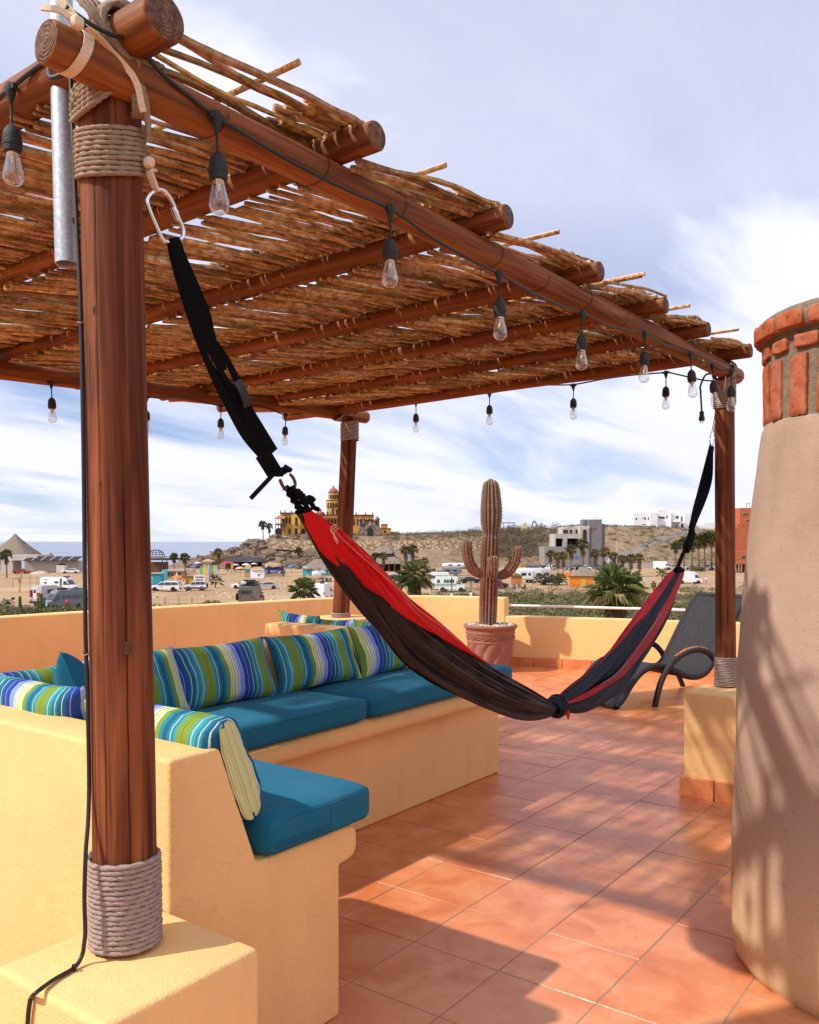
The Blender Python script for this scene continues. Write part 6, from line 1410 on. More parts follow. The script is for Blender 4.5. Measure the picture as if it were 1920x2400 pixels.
def nav(t):
    text('SELECT', 642, 1339, 231.9, .42, M_gw, t, 'lettering'); bars(t, 652, 660, 1338, 1340, 231.9, 4, M_gw); bars(t, 636, 660, 1342.6, 1343.6, 231.9, 9, M_gw); bars(t, 620, 628, 1337, 1338.2, 231.9, 4, M_gw); bars(t, 620, 628, 1341, 1342, 231.9, 5, M_gw)
    win(t,621,627,1325,1330,232,M_wht,M_conc_w); b = LF(); b.bx(617,662,1345,1352,231.6,.3); b.obj('skirt_boards', M_th2, t, smooth=0)
kiosk('navy blue kiosk with white lettering under blond thatch', 618, 662, 1325, 1351, 232, M_navyp, 3, 'thatch', 1319, extra=nav)
kiosk('tan canvas stall left of the white thatched hut', 573, 588, 1330, 1352, 226, M_tan, 2.2, 'thatch', 1324, 'stall', 'stall', lambda t: win(t,574,587,1335,1341,226,M_tur,M_tur))
Fb = 240; t = thing('hut', 'pale blue painted hut with a big grey thatched roof', 'hut', GP(738,Fb)); b = LF(); b.bx(709,772,1328,1348,Fb,7); b.obj('wall', M_skyp, t, smooth=0); b = LF(); b.bx(711,727,1333,1347.5,Fb-.06,.05); b.bx(758,770,1338,1347,Fb-.06,.05); b.obj('mural', M_aqua, t, smooth=0); b = LF(); hutroof(b, 705, 785, 1311, 1333, Fb-1, 9, .35, .4, 5); b.obj('thatch_roof', M_th, t, smooth=60); win(t,755,763,1330,1336,Fb,M_trunk,M_dk); posts(t, (711,729.5,747,766), 1330, 1349, Fb-.7, .08)
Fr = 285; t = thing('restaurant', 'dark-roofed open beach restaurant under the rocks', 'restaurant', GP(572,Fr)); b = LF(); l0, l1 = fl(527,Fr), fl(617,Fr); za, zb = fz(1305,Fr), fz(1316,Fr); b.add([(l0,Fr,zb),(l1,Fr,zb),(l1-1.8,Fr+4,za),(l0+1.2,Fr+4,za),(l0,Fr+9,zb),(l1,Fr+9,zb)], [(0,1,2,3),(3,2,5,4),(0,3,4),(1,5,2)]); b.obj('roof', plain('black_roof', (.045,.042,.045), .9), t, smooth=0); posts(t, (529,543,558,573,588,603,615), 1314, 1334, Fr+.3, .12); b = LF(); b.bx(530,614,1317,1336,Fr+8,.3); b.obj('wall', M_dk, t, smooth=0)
Fp = 270; t = thing('restaurant', 'large grey thatched restaurant with a second small thatch cap', 'restaurant', GP(890,Fp)); b = LF(); hutroof(b, 842, 950, 1292, 1320, Fp, 16, .38, .5, 7); hutroof(b, 874, 926, 1280, 1295, Fp+4, 8, .45, .5, 8); b.obj('thatch_roof', M_th, t, smooth=60); posts(t, (848,868,886,898,912,925,940), 1316, 1340, Fp+.5, .14); b = LF(); b.bx(850,940,1322,1340,Fp+13,.3); b.obj('wall', M_trim, t, smooth=0); b = LF(); b.bx(900,926,1320.5,1322,Fp+.4,.2); b.obj('beam', M_trunk, t, smooth=0)
t = thing('bar_building', 'grey two-level bar with surfboards leaning on it, right of the thatch', 'bar', GP(968,258)); b = LF(); b.bx(955,968,1310,1335,258,5); b.bx(955,972,1297,1310,260,4); b.obj('wall', plain('lilac_grey', (.36,.36,.42), .9), t, smooth=0); b = LF(); b.bx(968.2,985,1312,1336,259,4); b.obj('dark_wall', M_block, t, smooth=0); win(t,973,977,1321,1329,259,M_wht,M_dk); b = LF(); b.bx(983,996,1311,1313,257,4); b.bx(973,982,1305,1307,258,3); b.obj('roof', M_trim, t, smooth=0)
for u, m, lb in ((981.5,M_wht,'white surfboard leaning on the grey bar'),(991,plain('teal_board',(.02,.45,.42),.4),'teal surfboard leaning on the grey bar')): b = LF(); b.prism([(fl(u,256)+.22*sin(a)*(1 if 1 else 0), fz(1328,256)+1.05*cos(a)) for a in [2*pi*k/14 for k in range(14)]], 256, 256.06, lambda p, q, t: (p, t, q)); tag(b.obj('surfboard', m, smooth=0), lb, 'surfboard', 'surfboards standing on the beach')
# surfboard rack
Fk = 250; t = thing('surf_rack', 'surfboard rental rack under a pale square canopy', 'rack', GP(488,Fk)); b = LF(); lc, zt, ze = fl(485,Fk), fz(1309.5,Fk), fz(1315.5,Fk); hw = fl(960+14,Fk); b.add([(lc-hw,Fk,ze),(lc+hw,Fk,ze),(lc+hw,Fk+3,ze),(lc-hw,Fk+3,ze),(lc,Fk+1.5,zt),(lc-hw,Fk,ze-.3),(lc+hw,Fk,ze-.3)], [(0,1,4),(1,2,4),(2,3,4),(3,0,4),(5,6,1,0)]); b.obj('canopy', M_tan, t, smooth=0); posts(t, (472.5,498), 1315, 1344, Fk+.1, .07, M_dk); b = LF(); b.tube([(fl(470,Fk),Fk+.6,fz(1322,Fk)),(fl(508,Fk),Fk+.6,fz(1322,Fk))], .05, 5); b.obj('rack_bar', M_trunk, t)
bc = [('turquoise',(.03,.42,.48)),('lime',(.35,.45,.04)),('yellow',(.70,.50,.03)),('golden',(.62,.42,.05)),('lavender',(.42,.42,.55)),('blue',(.08,.22,.50)),('green',(.10,.40,.08)),('olive yellow',(.45,.36,.06)),('amber',(.52,.36,.08)),('pale blue',(.25,.42,.62))]
for k, (nm, c_) in enumerate(bc):
    u = (471,475.5,479.5,484,488.5,492,495.5,500.5,503.5,507)[k]; b = LF(); ln = (1.25,1.1,1.3,1.3,1.5,1.45,1.4,1.5,1.45,1.4)[k]; b.prism([(fl(u,Fk)+.26*sin(a)+.10*cos(a), fz(1333,Fk)-.3+ln*cos(a)) for a in [2*pi*j/16 for j in range(16)]], Fk-.05-.01*k, Fk+.03-.01*k, lambda p, q, t: (p, t+.25*(q-fz(1333,Fk))*.3, q)); tag(b.obj('surfboard', plain(nm.replace(' ','_')+'_board', c_, .4, .5, var=.05), smooth=0), nm+' surfboard standing in the rental rack', 'surfboard', 'surfboards standing on the beach')
def umbrella(u, v, f, w, col, label, closed=False, h=None):
    base = GP(u, f); zt = fz(v, f); t = thing('beach_umbrella', label, 'umbrella', base, group='umbrellas on the beach'); H = zt-base.z; R = w/2/FPX*f; m = plain('canvas_%d' % int(u), col, .8, .2, var=.08); b = MB()
    if closed: b.lathe([(.05,H-2.0),(.28,H-1.9),(.2,H-.8),(.04,H)], 10)
    else: b.lathe([(R,H-R*.36),(R*.66,H-R*.17),(R*.3,H-R*.05),(0,H)], 8, caps=False); b.lathe([(R,H-R*.36),(R,H-R*.46)], 8, caps=False)
    b.obj('canopy', m, t, True, smooth=0); b = MB(); b.tube([(0,0,-.2),(0,0,H)], .05, 6); b.obj('pole', M_trunk, t, True)
for a in ((415.5,1349,186,27,(.75,.20,.06),'orange umbrella beside the orange stall'),(422,1348,192,16,(.70,.06,.06),'red umbrella top just behind the orange one'),(530,1316,262,21,(.62,.03,.07),'red umbrella left of the restaurant roof'),(541,1317,268,17,(.60,.06,.12),'rose umbrella next to the red one'),(458,1321,262,14,(.03,.15,.50),'bright blue umbrella left of the surfboard rack'),(464,1316.5,282,16,(.66,.55,.58),'pale pink umbrella behind the blue one'),(390,1323,262,16,(.68,.56,.54),'pale umbrella right of the timber bar'),(563,1328,232,22,(.70,.42,.28),'peach umbrella left of the tan stall'),(552,1321,262,18,(.45,.40,.36),'grey umbrella behind the peach one'),(577,1320,266,20,(.62,.60,.58),'white umbrella under the restaurant eave'),(596,1319,268,14,(.66,.62,.58),'cream umbrella left of the navy kiosk'),(632,1318,270,16,(.62,.46,.32),'tan umbrella behind the navy kiosk'),(640,1319.5,262,12,(.72,.72,.72),'small white umbrella above the navy kiosk roof'),(684,1323,258,20,(.05,.20,.48),'blue umbrella between the navy kiosk and blue hut'),(588.5,1313,274,7,(.10,.30,.55),'small blue umbrella above the restaurant'),(452,1326,258,12,(.10,.25,.55),'dim blue umbrella left of the bright blue one')): umbrella(*a)
umbrella(414, 1340, 196, 6, (.60,.66,.72), 'closed pale umbrella in front of the food trailer', True)
# signs
t = thing('sign', 'white signboard with rows of dark lettering beside the orange stall', 'sign', GP(467,178)); b = LF(); b.bx(454.5,480,1348.5,1366,178,.08); b.obj('board', M_wht, t, smooth=0); bars(t, 458, 478, 1351, 1354, 177.97, 8, M_dk); bars(t, 459, 476, 1357, 1359.5, 177.97, 4, M_navyp); bars(t, 459, 477, 1363.5, 1364.6, 177.97, 7, M_dk); posts(t, (456,479), 1350, 1374, 178.2, .05)
t = thing('sign', 'round dark sign on a post right of the lettered board', 'sign', GP(494,176)); b = LF(); cx, cz = fl(494,176), fz(1355,176); b.prism([(cx+.36*cos(a), cz+.44*sin(a)) for a in [2*pi*k/20 for k in range(20)]][::-1], 176, 176.06, lambda p, q, t: (p, t, q)); b.obj('disc', M_navyp, t, smooth=0); b = LF(); b.bx(491.5,496.5,1354,1356,175.96,.03); b.obj('stripe', M_wht, t, smooth=0); posts(t, (494,), 1359, 1372, 176.1, .05)
t = thing('sign', 'green and white sign panel on the sand right of the big fan palm', 'sign', GP(1510,196)); b = LF(); b.bx(1506,1513,1355,1364,196,.08); b.obj('panel', plain('pale_grey_panel',(.55,.55,.55),.8), t, smooth=0); b = LF(); b.bx(1506,1513,1364.5,1375,196,.08); b.obj('panel', plain('sign_green',(.05,.40,.16),.7), t, smooth=0); bars(t, 1507, 1512, 1367, 1369, 195.97, 2, M_gw); posts(t, (1507,1512), 1356, 1378, 196.1, .05)
# orange walls and thatch on the right
kiosk('long tangerine boundary wall with an arched yellow patch', 1335, 1391, 1352, 1377, 177, M_or2, .5, M_trim, 1350.5, 'wall', 'wall', lambda t: arch(t,1362,1375,1357,1375,176.95,plain('ochre_arch',(.55,.36,.08),.9),'arch'))
kiosk('small orange wall behind the shaggy palms', 1314, 1338, 1344, 1354, 205, M_or2, .5, None, None, 'wall', 'wall')
t = thing('palapa', 'wide low grey thatched palapa behind the tangerine wall', 'palapa', GP(1377,212)); b = LF(); hutroof(b, 1345, 1410, 1331, 1349, 212, 9, .22, .4, 11); b.obj('thatch_roof', M_th, t, smooth=60); posts(t, (1350,1368,1388,1405), 1346, 1362, 213, .12)
t = thing('palapa', 'small tan pyramid shelter right of the tangerine wall', 'palapa', GP(1406,190)); b = LF(); l, z0, z1 = fl(1406.5,190), fz(1357,190), fz(1342,190); b.add([(l-.8,190,z0),(l+.8,190,z0),(l+.8,191.6,z0),(l-.8,191.6,z0),(l,190.8,z1)], [(0,1,4),(1,2,4),(2,3,4),(3,0,4)]); b.obj('roof', plain('tan_boards',(.50,.32,.16),.9), t, smooth=0); posts(t, (1399,1414), 1356, 1372, 190.2, .07)
# utility pole with wires, satellite dish, street furniture on the sand
fu = 246; t = thing('utility_pole', 'grey utility pole with a transformer and wires', 'pole', GP(1445,fu)); b = LF(); b.tube([(fl(1445,fu),fu,GZ-.5),(fl(1445.8,fu),fu,fz(1268,fu))], lambda i,q: .19-.05*i, 10); b.obj('mast', M_conc_w, t); b = LF(); b.rbox((fl(1438.5,fu),fu,fz(1302,fu)), (.28,.28,.5), .1, 3); b.obj('transformer', M_conc_w, t); b = LF(); b.bx(1441,1449,1271,1272,fu,.12); b.bx(1442,1448,1300,1301,fu,.12); b.obj('cross_arm', M_conc_w, t, smooth=0)
b = LF()
for v0, v1 in ((1281,1290),(1308,1312)):
    b.tube([(lerp(fl(1445,fu), fl(1900,fu), k/16), fu, lerp(fz(v0,fu), fz(v1,fu), k/16)-.8*sin(pi*k/16)) for k in range(17)], .035, 4)
b.obj('wire', M_conc_w, t)
t = thing('satellite_dish', 'grey mesh satellite dish tilted beside the utility pole', 'dish', GP(1422,222)); b = MB(); b.lathe([(0,0),(.35,.04),(.65,.14),(.85,.28),(.83,.29),(.6,.18),(.3,.08),(0,.05)], 20, caps=False); b.xform(Matrix.Translation((0,0,fz(1312,222)-t.location.z)) @ Matrix.Rotation(YAW,4,'Z') @ Matrix.Rotation(radians(70),4,'X') @ Matrix.Rotation(radians(20),4,'Y')); b.obj('dish', plain('dish_grey',(.36,.40,.46),.6), t, True); b = MB(); b.tube([(0,0,0),(0,.2,fz(1312,222)-t.location.z)], .06, 7); b.obj('pole', M_trunk, t, True)
M_fp = plain('rusty_post', (.30,.13,.06), .9)
ORD = ('first','second','third','fourth','fifth','sixth','seventh','eighth','ninth','tenth','eleventh')
def fpost(us, f, h, label, group, mat=M_fp, r=.05, name='fence_post'):
    for k, u in enumerate(us):
        b = MB(); b.tube([(0,0,-.2),(.03*((k*7)%3-1),0,h*(.85+.15*((k*5)%3)/2))], r, 6); tt = tag(b.obj(name, mat, None, smooth=40), ORD[k]+' from the left of '+label, 'post', group); tt.location = GP(u, f)
fpost((30,71,87,107,129,141,156,161), 176, 2.6, 'the rusty wire-fence posts on the sand at far left', 'rusty fence posts at far left')
fpost((387,419,450), 124, 1.5, 'the thin wooden posts just beyond the left parapet', 'thin fence posts beyond the left parapet', M_dead)
fpost((640,649,661,673,686,694,725,734,741), 176, 1.4, 'the thin fence stakes behind the silver saloon', 'stakes of the wire fence behind the cars', M_dead, .04)
fpost((1012,1026,1097,1101,1193,1202,1216,1246,1259,1273,1286), 152, 1.5, 'the crooked stakes before the bus and wooden shed', 'crooked stakes in front of the bus and trailer', M_dead, .05)
b = MB()
for f, us in ((176,(30,161)),(124,(360,560)),(176,(640,770)),(152,(1012,1290))):
    for h in (.5,1.1): b.tube([GP(lerp(us[0],us[1],k/20), f, h) for k in range(21)], .008, 3)
tag(b.obj('fence_wire', M_trim), 'thin wires strung between the fence posts on the sand', 'wire')
for u, f, h, lb in ((542,116,1.15,'short white square marker post near the olive truck'),(556,116,.95,'white square marker post right beside the olive truck'),(1059,124,2.0,'white-footed wooden post in front of the mint bus'),(1104,130,1.75,'white-footed post left of the potted cactus'),(1482,152,1.3,'white marker post right of the fan palm'),(1588,150,2.3,'white double gatepost behind the hammock tip')):
    t = thing('marker_post', lb, 'post', GP(u,f)); b = MB(); b.cbox((0,0,h/2-.1), (.17,.17,h/2+.1), YAW); b.obj('foot', M_wht, t, True, smooth=0, bevel=.02)
    if u in (1059,1104): b = MB(); b.tube([(0,0,h),(0,0,h*2.15)], .07, 7); b.obj('shaft', M_trim, t, True)
# small cacti at the lower left and right
for u, f, h, lb in ((97,112,2.6,'young column cactus right of the grey scrub, in front of the truck camper'),(47,113,2.2,'dark cactus stump beside the motorbike'),(1532,166,1.9,'many-armed cactus beside the hammock edge')):
    t = thing('cactus', lb, 'cactus', GP(u,f)); b = MB(); b.tube([(0,0,-.2),(0,0,h*.5),(0,0,h*.96),(0,0,h)], [.2,.22,.18,.05], 10); b.obj('trunk', M_green, t, True)
    if u > 90: 
        for s_ in (-1,1): b = MB(); b.tube(spline([(0,0,h*.35),RT*.35*s_+V((0,0,h*.38)),RT*.4*s_+V((0,0,h*.8))], 4), .13, 8); b.obj('arm', M_green, t, True)
# hill road and gate
b = MB(); vs = []; P = [(1450,1277,312),(1490,1273,316),(1530,1267,323),(1565,1261,330),(1600,1256,336),(1650,1252,340)]
for k in range(41):
    q = k/40*(len(P)-1.001); i = int(q); u, f = lerp(P[i][0],P[i+1][0],q-i), lerp(P[i][2],P[i+1][2],q-i); l = fl(u,f)
    for d in (-1.8, -.6, .6, 1.8): p_ = W(l-d*.25, f+d, ground_h(l-d*.25, f+d)+.12); vs.append(p_)
b.add(vs, [(4*k+j,4*k+4+j,4*k+5+j,4*k+1+j) for k in range(40) for j in range(3)]); tag(b.obj('hill_road', plain('worn_asphalt', (.20,.175,.155), .9), smooth=60), kind='structure')
t = thing('gate_frame', 'rectangular timber gate frame on the ridge below the white house', 'gate', GP(1516,350)); b = LF()
for u in (1502,1515,1529): b.bx(u-.4,u+.4,1237,1246,348,.15)
b.bx(1502,1529,1237,1237.8,348,.15); b.obj('frame', M_trim, t, smooth=0)
# folly remains on the ridge
t = thing('ruin', 'pale yellow ruined wall end with a grey arch on the ridge', 'ruin', GP(1232,344)); b = LF(); b.prism([(fl(u,340),fz(v,340)) for u, v in ((1222,1250),(1236,1250),(1236,1230),(1233,1225),(1229,1224.5),(1225,1229))], 340, 343, lambda p, q, t: (p, t, q)); b.bx(1236,1250,1234,1248,341,2); b.obj('wall', plain('pale_yellow_render',(.58,.52,.30),.9), t, smooth=0); b = LF(); b.tube([(fl(1253.5,340)+.9*cos(a), 341, fz(1236,340)+2.4*sin(a)) for a in [pi*k/10 for k in range(11)]], .3, 6); b.obj('arch', M_block, t)
t = thing('shelter', 'flat-roofed shelter behind the cactus on the ridge', 'shelter', GP(1190,346)); b = LF(); b.bx(1178,1208,1224.5,1226,342,4); b.obj('roof', M_trim, t, smooth=0); posts(t, (1180,1193,1206), 1226, 1246, 343, .12)
# ------------------------------------------------------------------ vehicles
def paint(name, c, rough=.28): return plain(name, c, rough, .5, var=.05)
P_white = paint('white_paintwork', (.74,.74,.75)); P_cream = paint('ivory_paintwork', (.66,.64,.60)); P_grey = paint('slate_paintwork', (.16,.18,.20)); P_red = paint('red_paintwork', (.32,.02,.025)); P_silver = paint('silver_paintwork', (.48,.46,.44)); P_dark = paint('dark_paintwork', (.03,.035,.04)); P_blue = paint('blue_grey_paintwork', (.10,.14,.20)); P_yellow = paint('yellow_paintwork', (.72,.42,.02)); P_mint = paint('mint_paintwork', (.56,.68,.60)); P_olive = paint('olive_paintwork', (.12,.11,.095)); P_alu = plain('aluminium_skin', (.70,.70,.70), .3, .5, .7); M_tyre = plain('tyre_rubber', (.018,.018,.018), .8); M_rim = plain('wheel_rim', (.45,.45,.46), .35, .5, .6); M_lampr = plain('tail_lamp', (.45,.02,.015), .3); M_lampw = plain('head_lamp', (.75,.75,.72), .15)
M_win = plain('tinted_glass', (.030,.036,.042), .08, .8)
def wheel(parent, x, y, r, w=.22):
    b = MB(); b.lathe([(r*.55,-w/2),(r*.9,-w/2),(r,-w*.35),(r,w*.35),(r*.9,w/2),(r*.55,w/2)], 20, caps=False); b.xform(Matrix.Translation((x,y,r)) @ Matrix.Rotation(pi/2,4,'X')); o = b.obj('wheel', M_tyre, parent, True, smooth=40)
    b = MB(); b.lathe([(0,-w*.42),(r*.56,-w*.42),(r*.58,-w*.3),(r*.58,w*.3),(r*.56,w*.42),(0,w*.42)], 14, caps=False); b.xform(Matrix.Translation((x,y,r)) @ Matrix.Rotation(pi/2,4,'X')); b.obj('rim', M_rim, o, True, smooth=40)
SHAPES = {   # side profile in fractions of length / metres of height; glass house polygon; wheel places
 'sedan': (4.6,1.75,[(0,.35),(0,.75),(.03,.92),(.22,.98),(.31,1.0),(.42,1.42),(.62,1.45),(.75,1.40),(.88,1.02),(.98,.95),(1,.75),(1,.35)],[(.335,1.02),(.43,1.37),(.62,1.40),(.73,1.35),(.84,1.03)],(.19,.81),.33,(.53,)),
 'suv': (5.1,2.0,[(0,.42),(0,.85),(.02,1.05),(.20,1.14),(.27,1.18),(.36,1.74),(.60,1.82),(.93,1.80),(.985,1.22),(1,1.1),(1,.42)],[(.30,1.20),(.37,1.66),(.60,1.72),(.91,1.70),(.955,1.22)],(.18,.79),.38,(.50,.72)),
 'pickup': (5.3,1.9,[(0,.5),(0,.95),(.22,1.08),(.29,1.12),(.36,1.68),(.58,1.72),(.62,1.12),(1,1.10),(1,.5)],[(.315,1.14),(.375,1.60),(.565,1.63),(.60,1.14)],(.18,.80),.39,(.47,)),
 'van': (6.0,2.0,[(0,.45),(0,.95),(.015,1.12),(.11,1.30),(.21,2.30),(.26,2.62),(.36,2.72),(.985,2.70),(1,2.5),(1,.45)],[(.135,1.35),(.205,2.02),(.30,2.05),(.30,1.35)],(.17,.76),.36,()),
 'bus': (7.0,2.2,[(0,.6),(0,1.0),(.02,1.25),(.17,1.38),(.20,1.45),(.245,2.25),(.27,2.65),(.34,2.85),(.985,2.85),(1,2.7),(1,.6)],[(.225,1.5),(.255,2.15),(.29,2.15),(.29,1.5)],(.13,.74),.42,()),
}
def vehicle(kind, label, u, f, heading, mat, L=None, group=None, cat='car', name='car', wins=(), low=None, scale_z=1, extras=None, H=None):
    """heading: direction of the nose, degrees from the across axis (0 = nose to the right, 90 = away)"""
    L0, Wd_, prof, glass, wh, wr, pil = SHAPES[kind]; L = L or L0; t = thing(name, label, cat, GP(u, f, -.02), YAW+radians(heading), group); hw = Wd_/2
    X = lambda p: (.5-p)*L
    b = MB(); tuck = lambda z: hw*(1-.13*sstep(1.0, 1.9 if kind in ('sedan','suv','pickup') else 3.4, z))
    n = len(prof); cols = (-1,-.93,.93,1); vs = []
    for c_ in cols:
        for p, z in prof:
            q = .0 if abs(c_) == 1 else .0; zz = z*scale_z; e = (.965 if abs(c_) == 1 else 1); vs.append((X(.5+(p-.5)*(e if p in (0,1) else 1)), c_*tuck(z), zz if abs(c_) < 1 or z < .6 else zz-.03))
    fs = [tuple(range(n)), tuple(3*n+i for i in range(n-1,-1,-1))] + [(k*n+i, k*n+n+i, k*n+n+(i+1)%n, k*n+(i+1)%n) for k in range(3) for i in range(n)]
    b.add(vs, fs); o = b.obj('body', mat, t, True, smooth=32, weld=True)
    if low: b = MB(); b.box((-L/2-.02,-hw-.015,.36),(L/2+.02,hw+.015,.72)); b.obj('lower_cladding', low, t, True, smooth=0, bevel=.03)
    for s_ in (-1,1):                     # side glass split by pillars
        xs = sorted(pil); gx = [g[0] for g in glass]; lo_, hi_ = min(gx), max(gx); cuts = [lo_]+list(xs)+[hi_]
        for a, c_ in zip(cuts, cuts[1:]):
            def top(p): return max([lerp(z0,z1,(p-p0)/(p1-p0)) for (p0,z0),(p1,z1) in zip(glass,glass[1:]) if p0 <= p <= p1 and p1 > p0] or [glass[0][1]])
            zb = glass[0][1]; a2, c2 = a+.008, c_-.008; pts = [a2+(c2-a2)*k/5 for k in range(6)]; y = s_*(hw+.012); b = MB(); tp = [max(top(p), zb+.03) for p in pts]
            ty = lambda z: s_*(tuck(z)+.012)
            b.add([(X(p), ty(zb), zb*scale_z) for p in pts]+[(X(p), ty(z), z*scale_z) for p, z in zip(pts, tp)], [(k,k+1,7+k,6+k) if s_ < 0 else (k,6+k,7+k,k+1) for k in range(5)]); b.obj('window', M_win, t, True, smooth=0)
        for (p0,p1,z0,z1) in wins: b = MB(); b.box((X(p1),s_*(hw+.005)-.02,z0),(X(p0),s_*(hw+.005)+.02,z1)); y_ = [(x, s_*(tuck(z)+.006)+(.02 if (yy > s_*(hw+.005)) else -.02), z) for x, yy, z in b.v]; b.v = y_; b.obj('window', M_win, t, True, smooth=0)
    # windscreen and rear glass
    fr = [(p,z) for p,z in prof if z > .9]; 
    gi = {'sedan':((4,5),(7,8)),'suv':((4,5),(7,8)),'pickup':((3,4),(5,6)),'van':((3,4),None),'bus':((4,5),None)}[kind]
    for seg in gi:
        if not seg: continue
        (p0,z0),(p1,z1) = prof[seg[0]], prof[seg[1]]; a, c_ = (lerp(p0,p1,.1),lerp(z0,z1,.1)), (lerp(p0,p1,.9),lerp(z0,z1,.9)); o_ = .014*(1 if p1 > p0 and z1 > z0 else -1); b = MB()
        nx_, nz_ = (z1-z0), (p1-p0)*L; nl = sqrt(nx_**2+nz_**2); ox, oz = nx_/nl*.02, abs(nz_/nl)*.02; ox = ox if z1 > z0 else -abs(nx_/nl)*.02
        b.add([(X(a[0])+ox,-tuck(a[1])*.88,a[1]*scale_z+oz),(X(a[0])+ox,tuck(a[1])*.88,a[1]*scale_z+oz),(X(c_[0])+ox,tuck(c_[1])*.85,c_[1]*scale_z+oz),(X(c_[0])+ox,-tuck(c_[1])*.85,c_[1]*scale_z+oz)], [(0,1,2,3)]); b.obj('windscreen', M_win, t, True, smooth=0)
    for p in wh:
        for s_ in (-1,1):
            wheel(t, X(p), s_*(hw-.10), wr)
            b = MB(); b.lathe([(0,0),(wr*1.22,0)], 18, caps=False); b.xform(Matrix.Translation((X(p), s_*(hw+.004), wr*1.02)) @ Matrix.Rotation(pi/2,4,'X')); b.obj('wheel_arch', M_black, t, True, smooth=0)
    zl = prof[1][1]*.86
    for s_ in (-1,1):
        b = MB(); b.cbox((L/2-.03, s_*hw*.74, zl), (.05,.19,.075)); b.obj('headlight', M_lampw, t, True, smooth=0); b = MB(); zt_ = {'van':1.25,'bus':1.2,'suv':1.15}.get(kind,.85); b.cbox((-L/2+.03, s_*hw*.86, zt_), (.05,.10,.20 if kind in ('van','suv') else .08)); b.obj('tail_light', M_lampr, t, True, smooth=0)
        b = MB(); b.cbox((X(glass[0][0])+.0, s_*(hw+.12), glass[0][1]+.12), (.06,.10,.08)); b.obj('mirror', M_black, t, True, smooth=0)
    b = MB(); b.box((L/2-.06,-hw*.5,zl-.12),(L/2+.012,hw*.5,zl+.10)); b.obj('grille', M_black, t, True, smooth=0)
    b = MB(); b.box((L/2-.08,-hw*.96,.36),(L/2+.05,hw*.96,.56)); b.box((-L/2-.05,-hw*.96,.36),(-L/2+.08,hw*.96,.58)); b.obj('bumper', M_black if kind != 'sedan' else mat, t, True, smooth=0, bevel=.03)
    if extras: extras(t, L, hw)
    return t
def roofbits(items, mat=M_black):
    def f(t, L, hw):
        for (x, y, z, a, c_, d, nm) in items: b = MB(); b.cbox((x,y,z),(a,c_,d)); b.obj(nm, mat, t, True, smooth=0, bevel=.02)
    return f
G1_ = 'cars parked on the sand'
vehicle('suv', 'long white SUV with black windows parked nearest the turquoise kiosk', 388, 162, 184, P_white, 5.5, G1_)
def spare(t, L, hw):
    b = MB(); b.lathe([(0,-.12),(.3,-.12),(.36,-.08),(.36,.08),(.3,.12),(0,.12)], 16, caps=False); b.xform(Matrix.Translation((-L/2-.14,0,1.0)) @ Matrix.Rotation(pi/2,4,'Y')); b.obj('spare_wheel', M_tyre, t, True)
    b = MB()
    for y in (-.6,.6): b.tube([(-L*.35,y,1.86),(L*.12,y,1.86)], .03, 5)
    b.obj('roof_rack', M_black, t, True)
vehicle('suv', 'boxy white SUV with grey lower body and a rear spare wheel', 459, 165, 188, P_white, 4.1, G1_, low=P_olive, extras=spare)
vehicle('sedan', 'white car hidden behind the olive truck', 571, 172, 176, P_white, 4.4, G1_)
vehicle('sedan', 'silver saloon parked right of the olive truck', 624, 171, 192, P_silver, 4.6, G1_)
vehicle('sedan', 'red saloon by the container shed', 51, 255, 184-180-8, P_red, 4.9, G1_)
vehicle('sedan', 'old white saloon by the storage box', 167, 256, 182, P_white, 5.2, G1_)
vehicle('sedan', 'dark saloon half hidden by the cactus', 1103, 196, 8, P_dark, 4.6, G1_)
vehicle('pickup', 'yellow pickup truck in the hillside row', 1227, 284, 172, P_yellow, 4.6, 'vehicles parked along the foot of the hill', name='pickup_truck', cat='pickup')
for k, (u, m, kd, h, lb) in enumerate(((1252,P_blue,'suv',-40,'dark blue SUV next to the yellow pickup'),(1271,P_dark,'suv',-125,'black SUV with a roof load in the hillside row'),(1290,P_cream,'suv',-120,'pale SUV left of the shaggy palms'),(1332,P_blue,'sedan',-110,'blue-grey saloon glimpsed between the palms'),(1352,P_dark,'suv',-130,'dark SUV right of the shaggy palms'),(1370,P_white,'sedan',180,'white saloon in the hillside row below the arched opening'),(1391,P_blue,'suv',170,'blue-grey SUV at the end of the hillside row'))):
    vehicle(kd, lb, u, 282, h, m, None, 'vehicles parked along the foot of the hill')
vehicle('van', 'white panel van with a square back, right of the green fan palm', 757, 140, 82, P_white, 5.6, cat='van', name='van', extras=roofbits(((.3,.2,2.80,.35,.3,.08,'roof_vent'),(-1.2,-.2,2.80,.3,.3,.10,'roof_vent'))))
vehicle('van', 'tall white camper van with small side windows, behind the truck camper', 140, 160, -14, P_white, 6.9, cat='camper van', name='camper_van', wins=((.44,.56,1.62,1.98),(.80,.87,1.55,1.85),(.80,.86,2.15,2.32),(.335,.395,.75,2.5)), extras=roofbits(((-1.0,.98,2.62,1.9,.10,.06,'awning'),(1.5,0,2.80,.45,.4,.09,'roof_vent'),(-3.52,.1,1.5,.14,.6,.7,'rear_box'))))
vehicle('van', 'slate grey camper van with a red person beside it, nearest at left', 152, 121, -132, P_grey, 5.9, cat='camper van', name='camper_van', wins=((.36,.58,1.5,2.0),(.62,.80,1.5,2.0),(.84,.95,1.5,2.0)), extras=roofbits(((.4,0,2.85,.5,.45,.14,'roof_vent'),(-1.6,0,2.80,.8,.6,.06,'solar_panel'))))
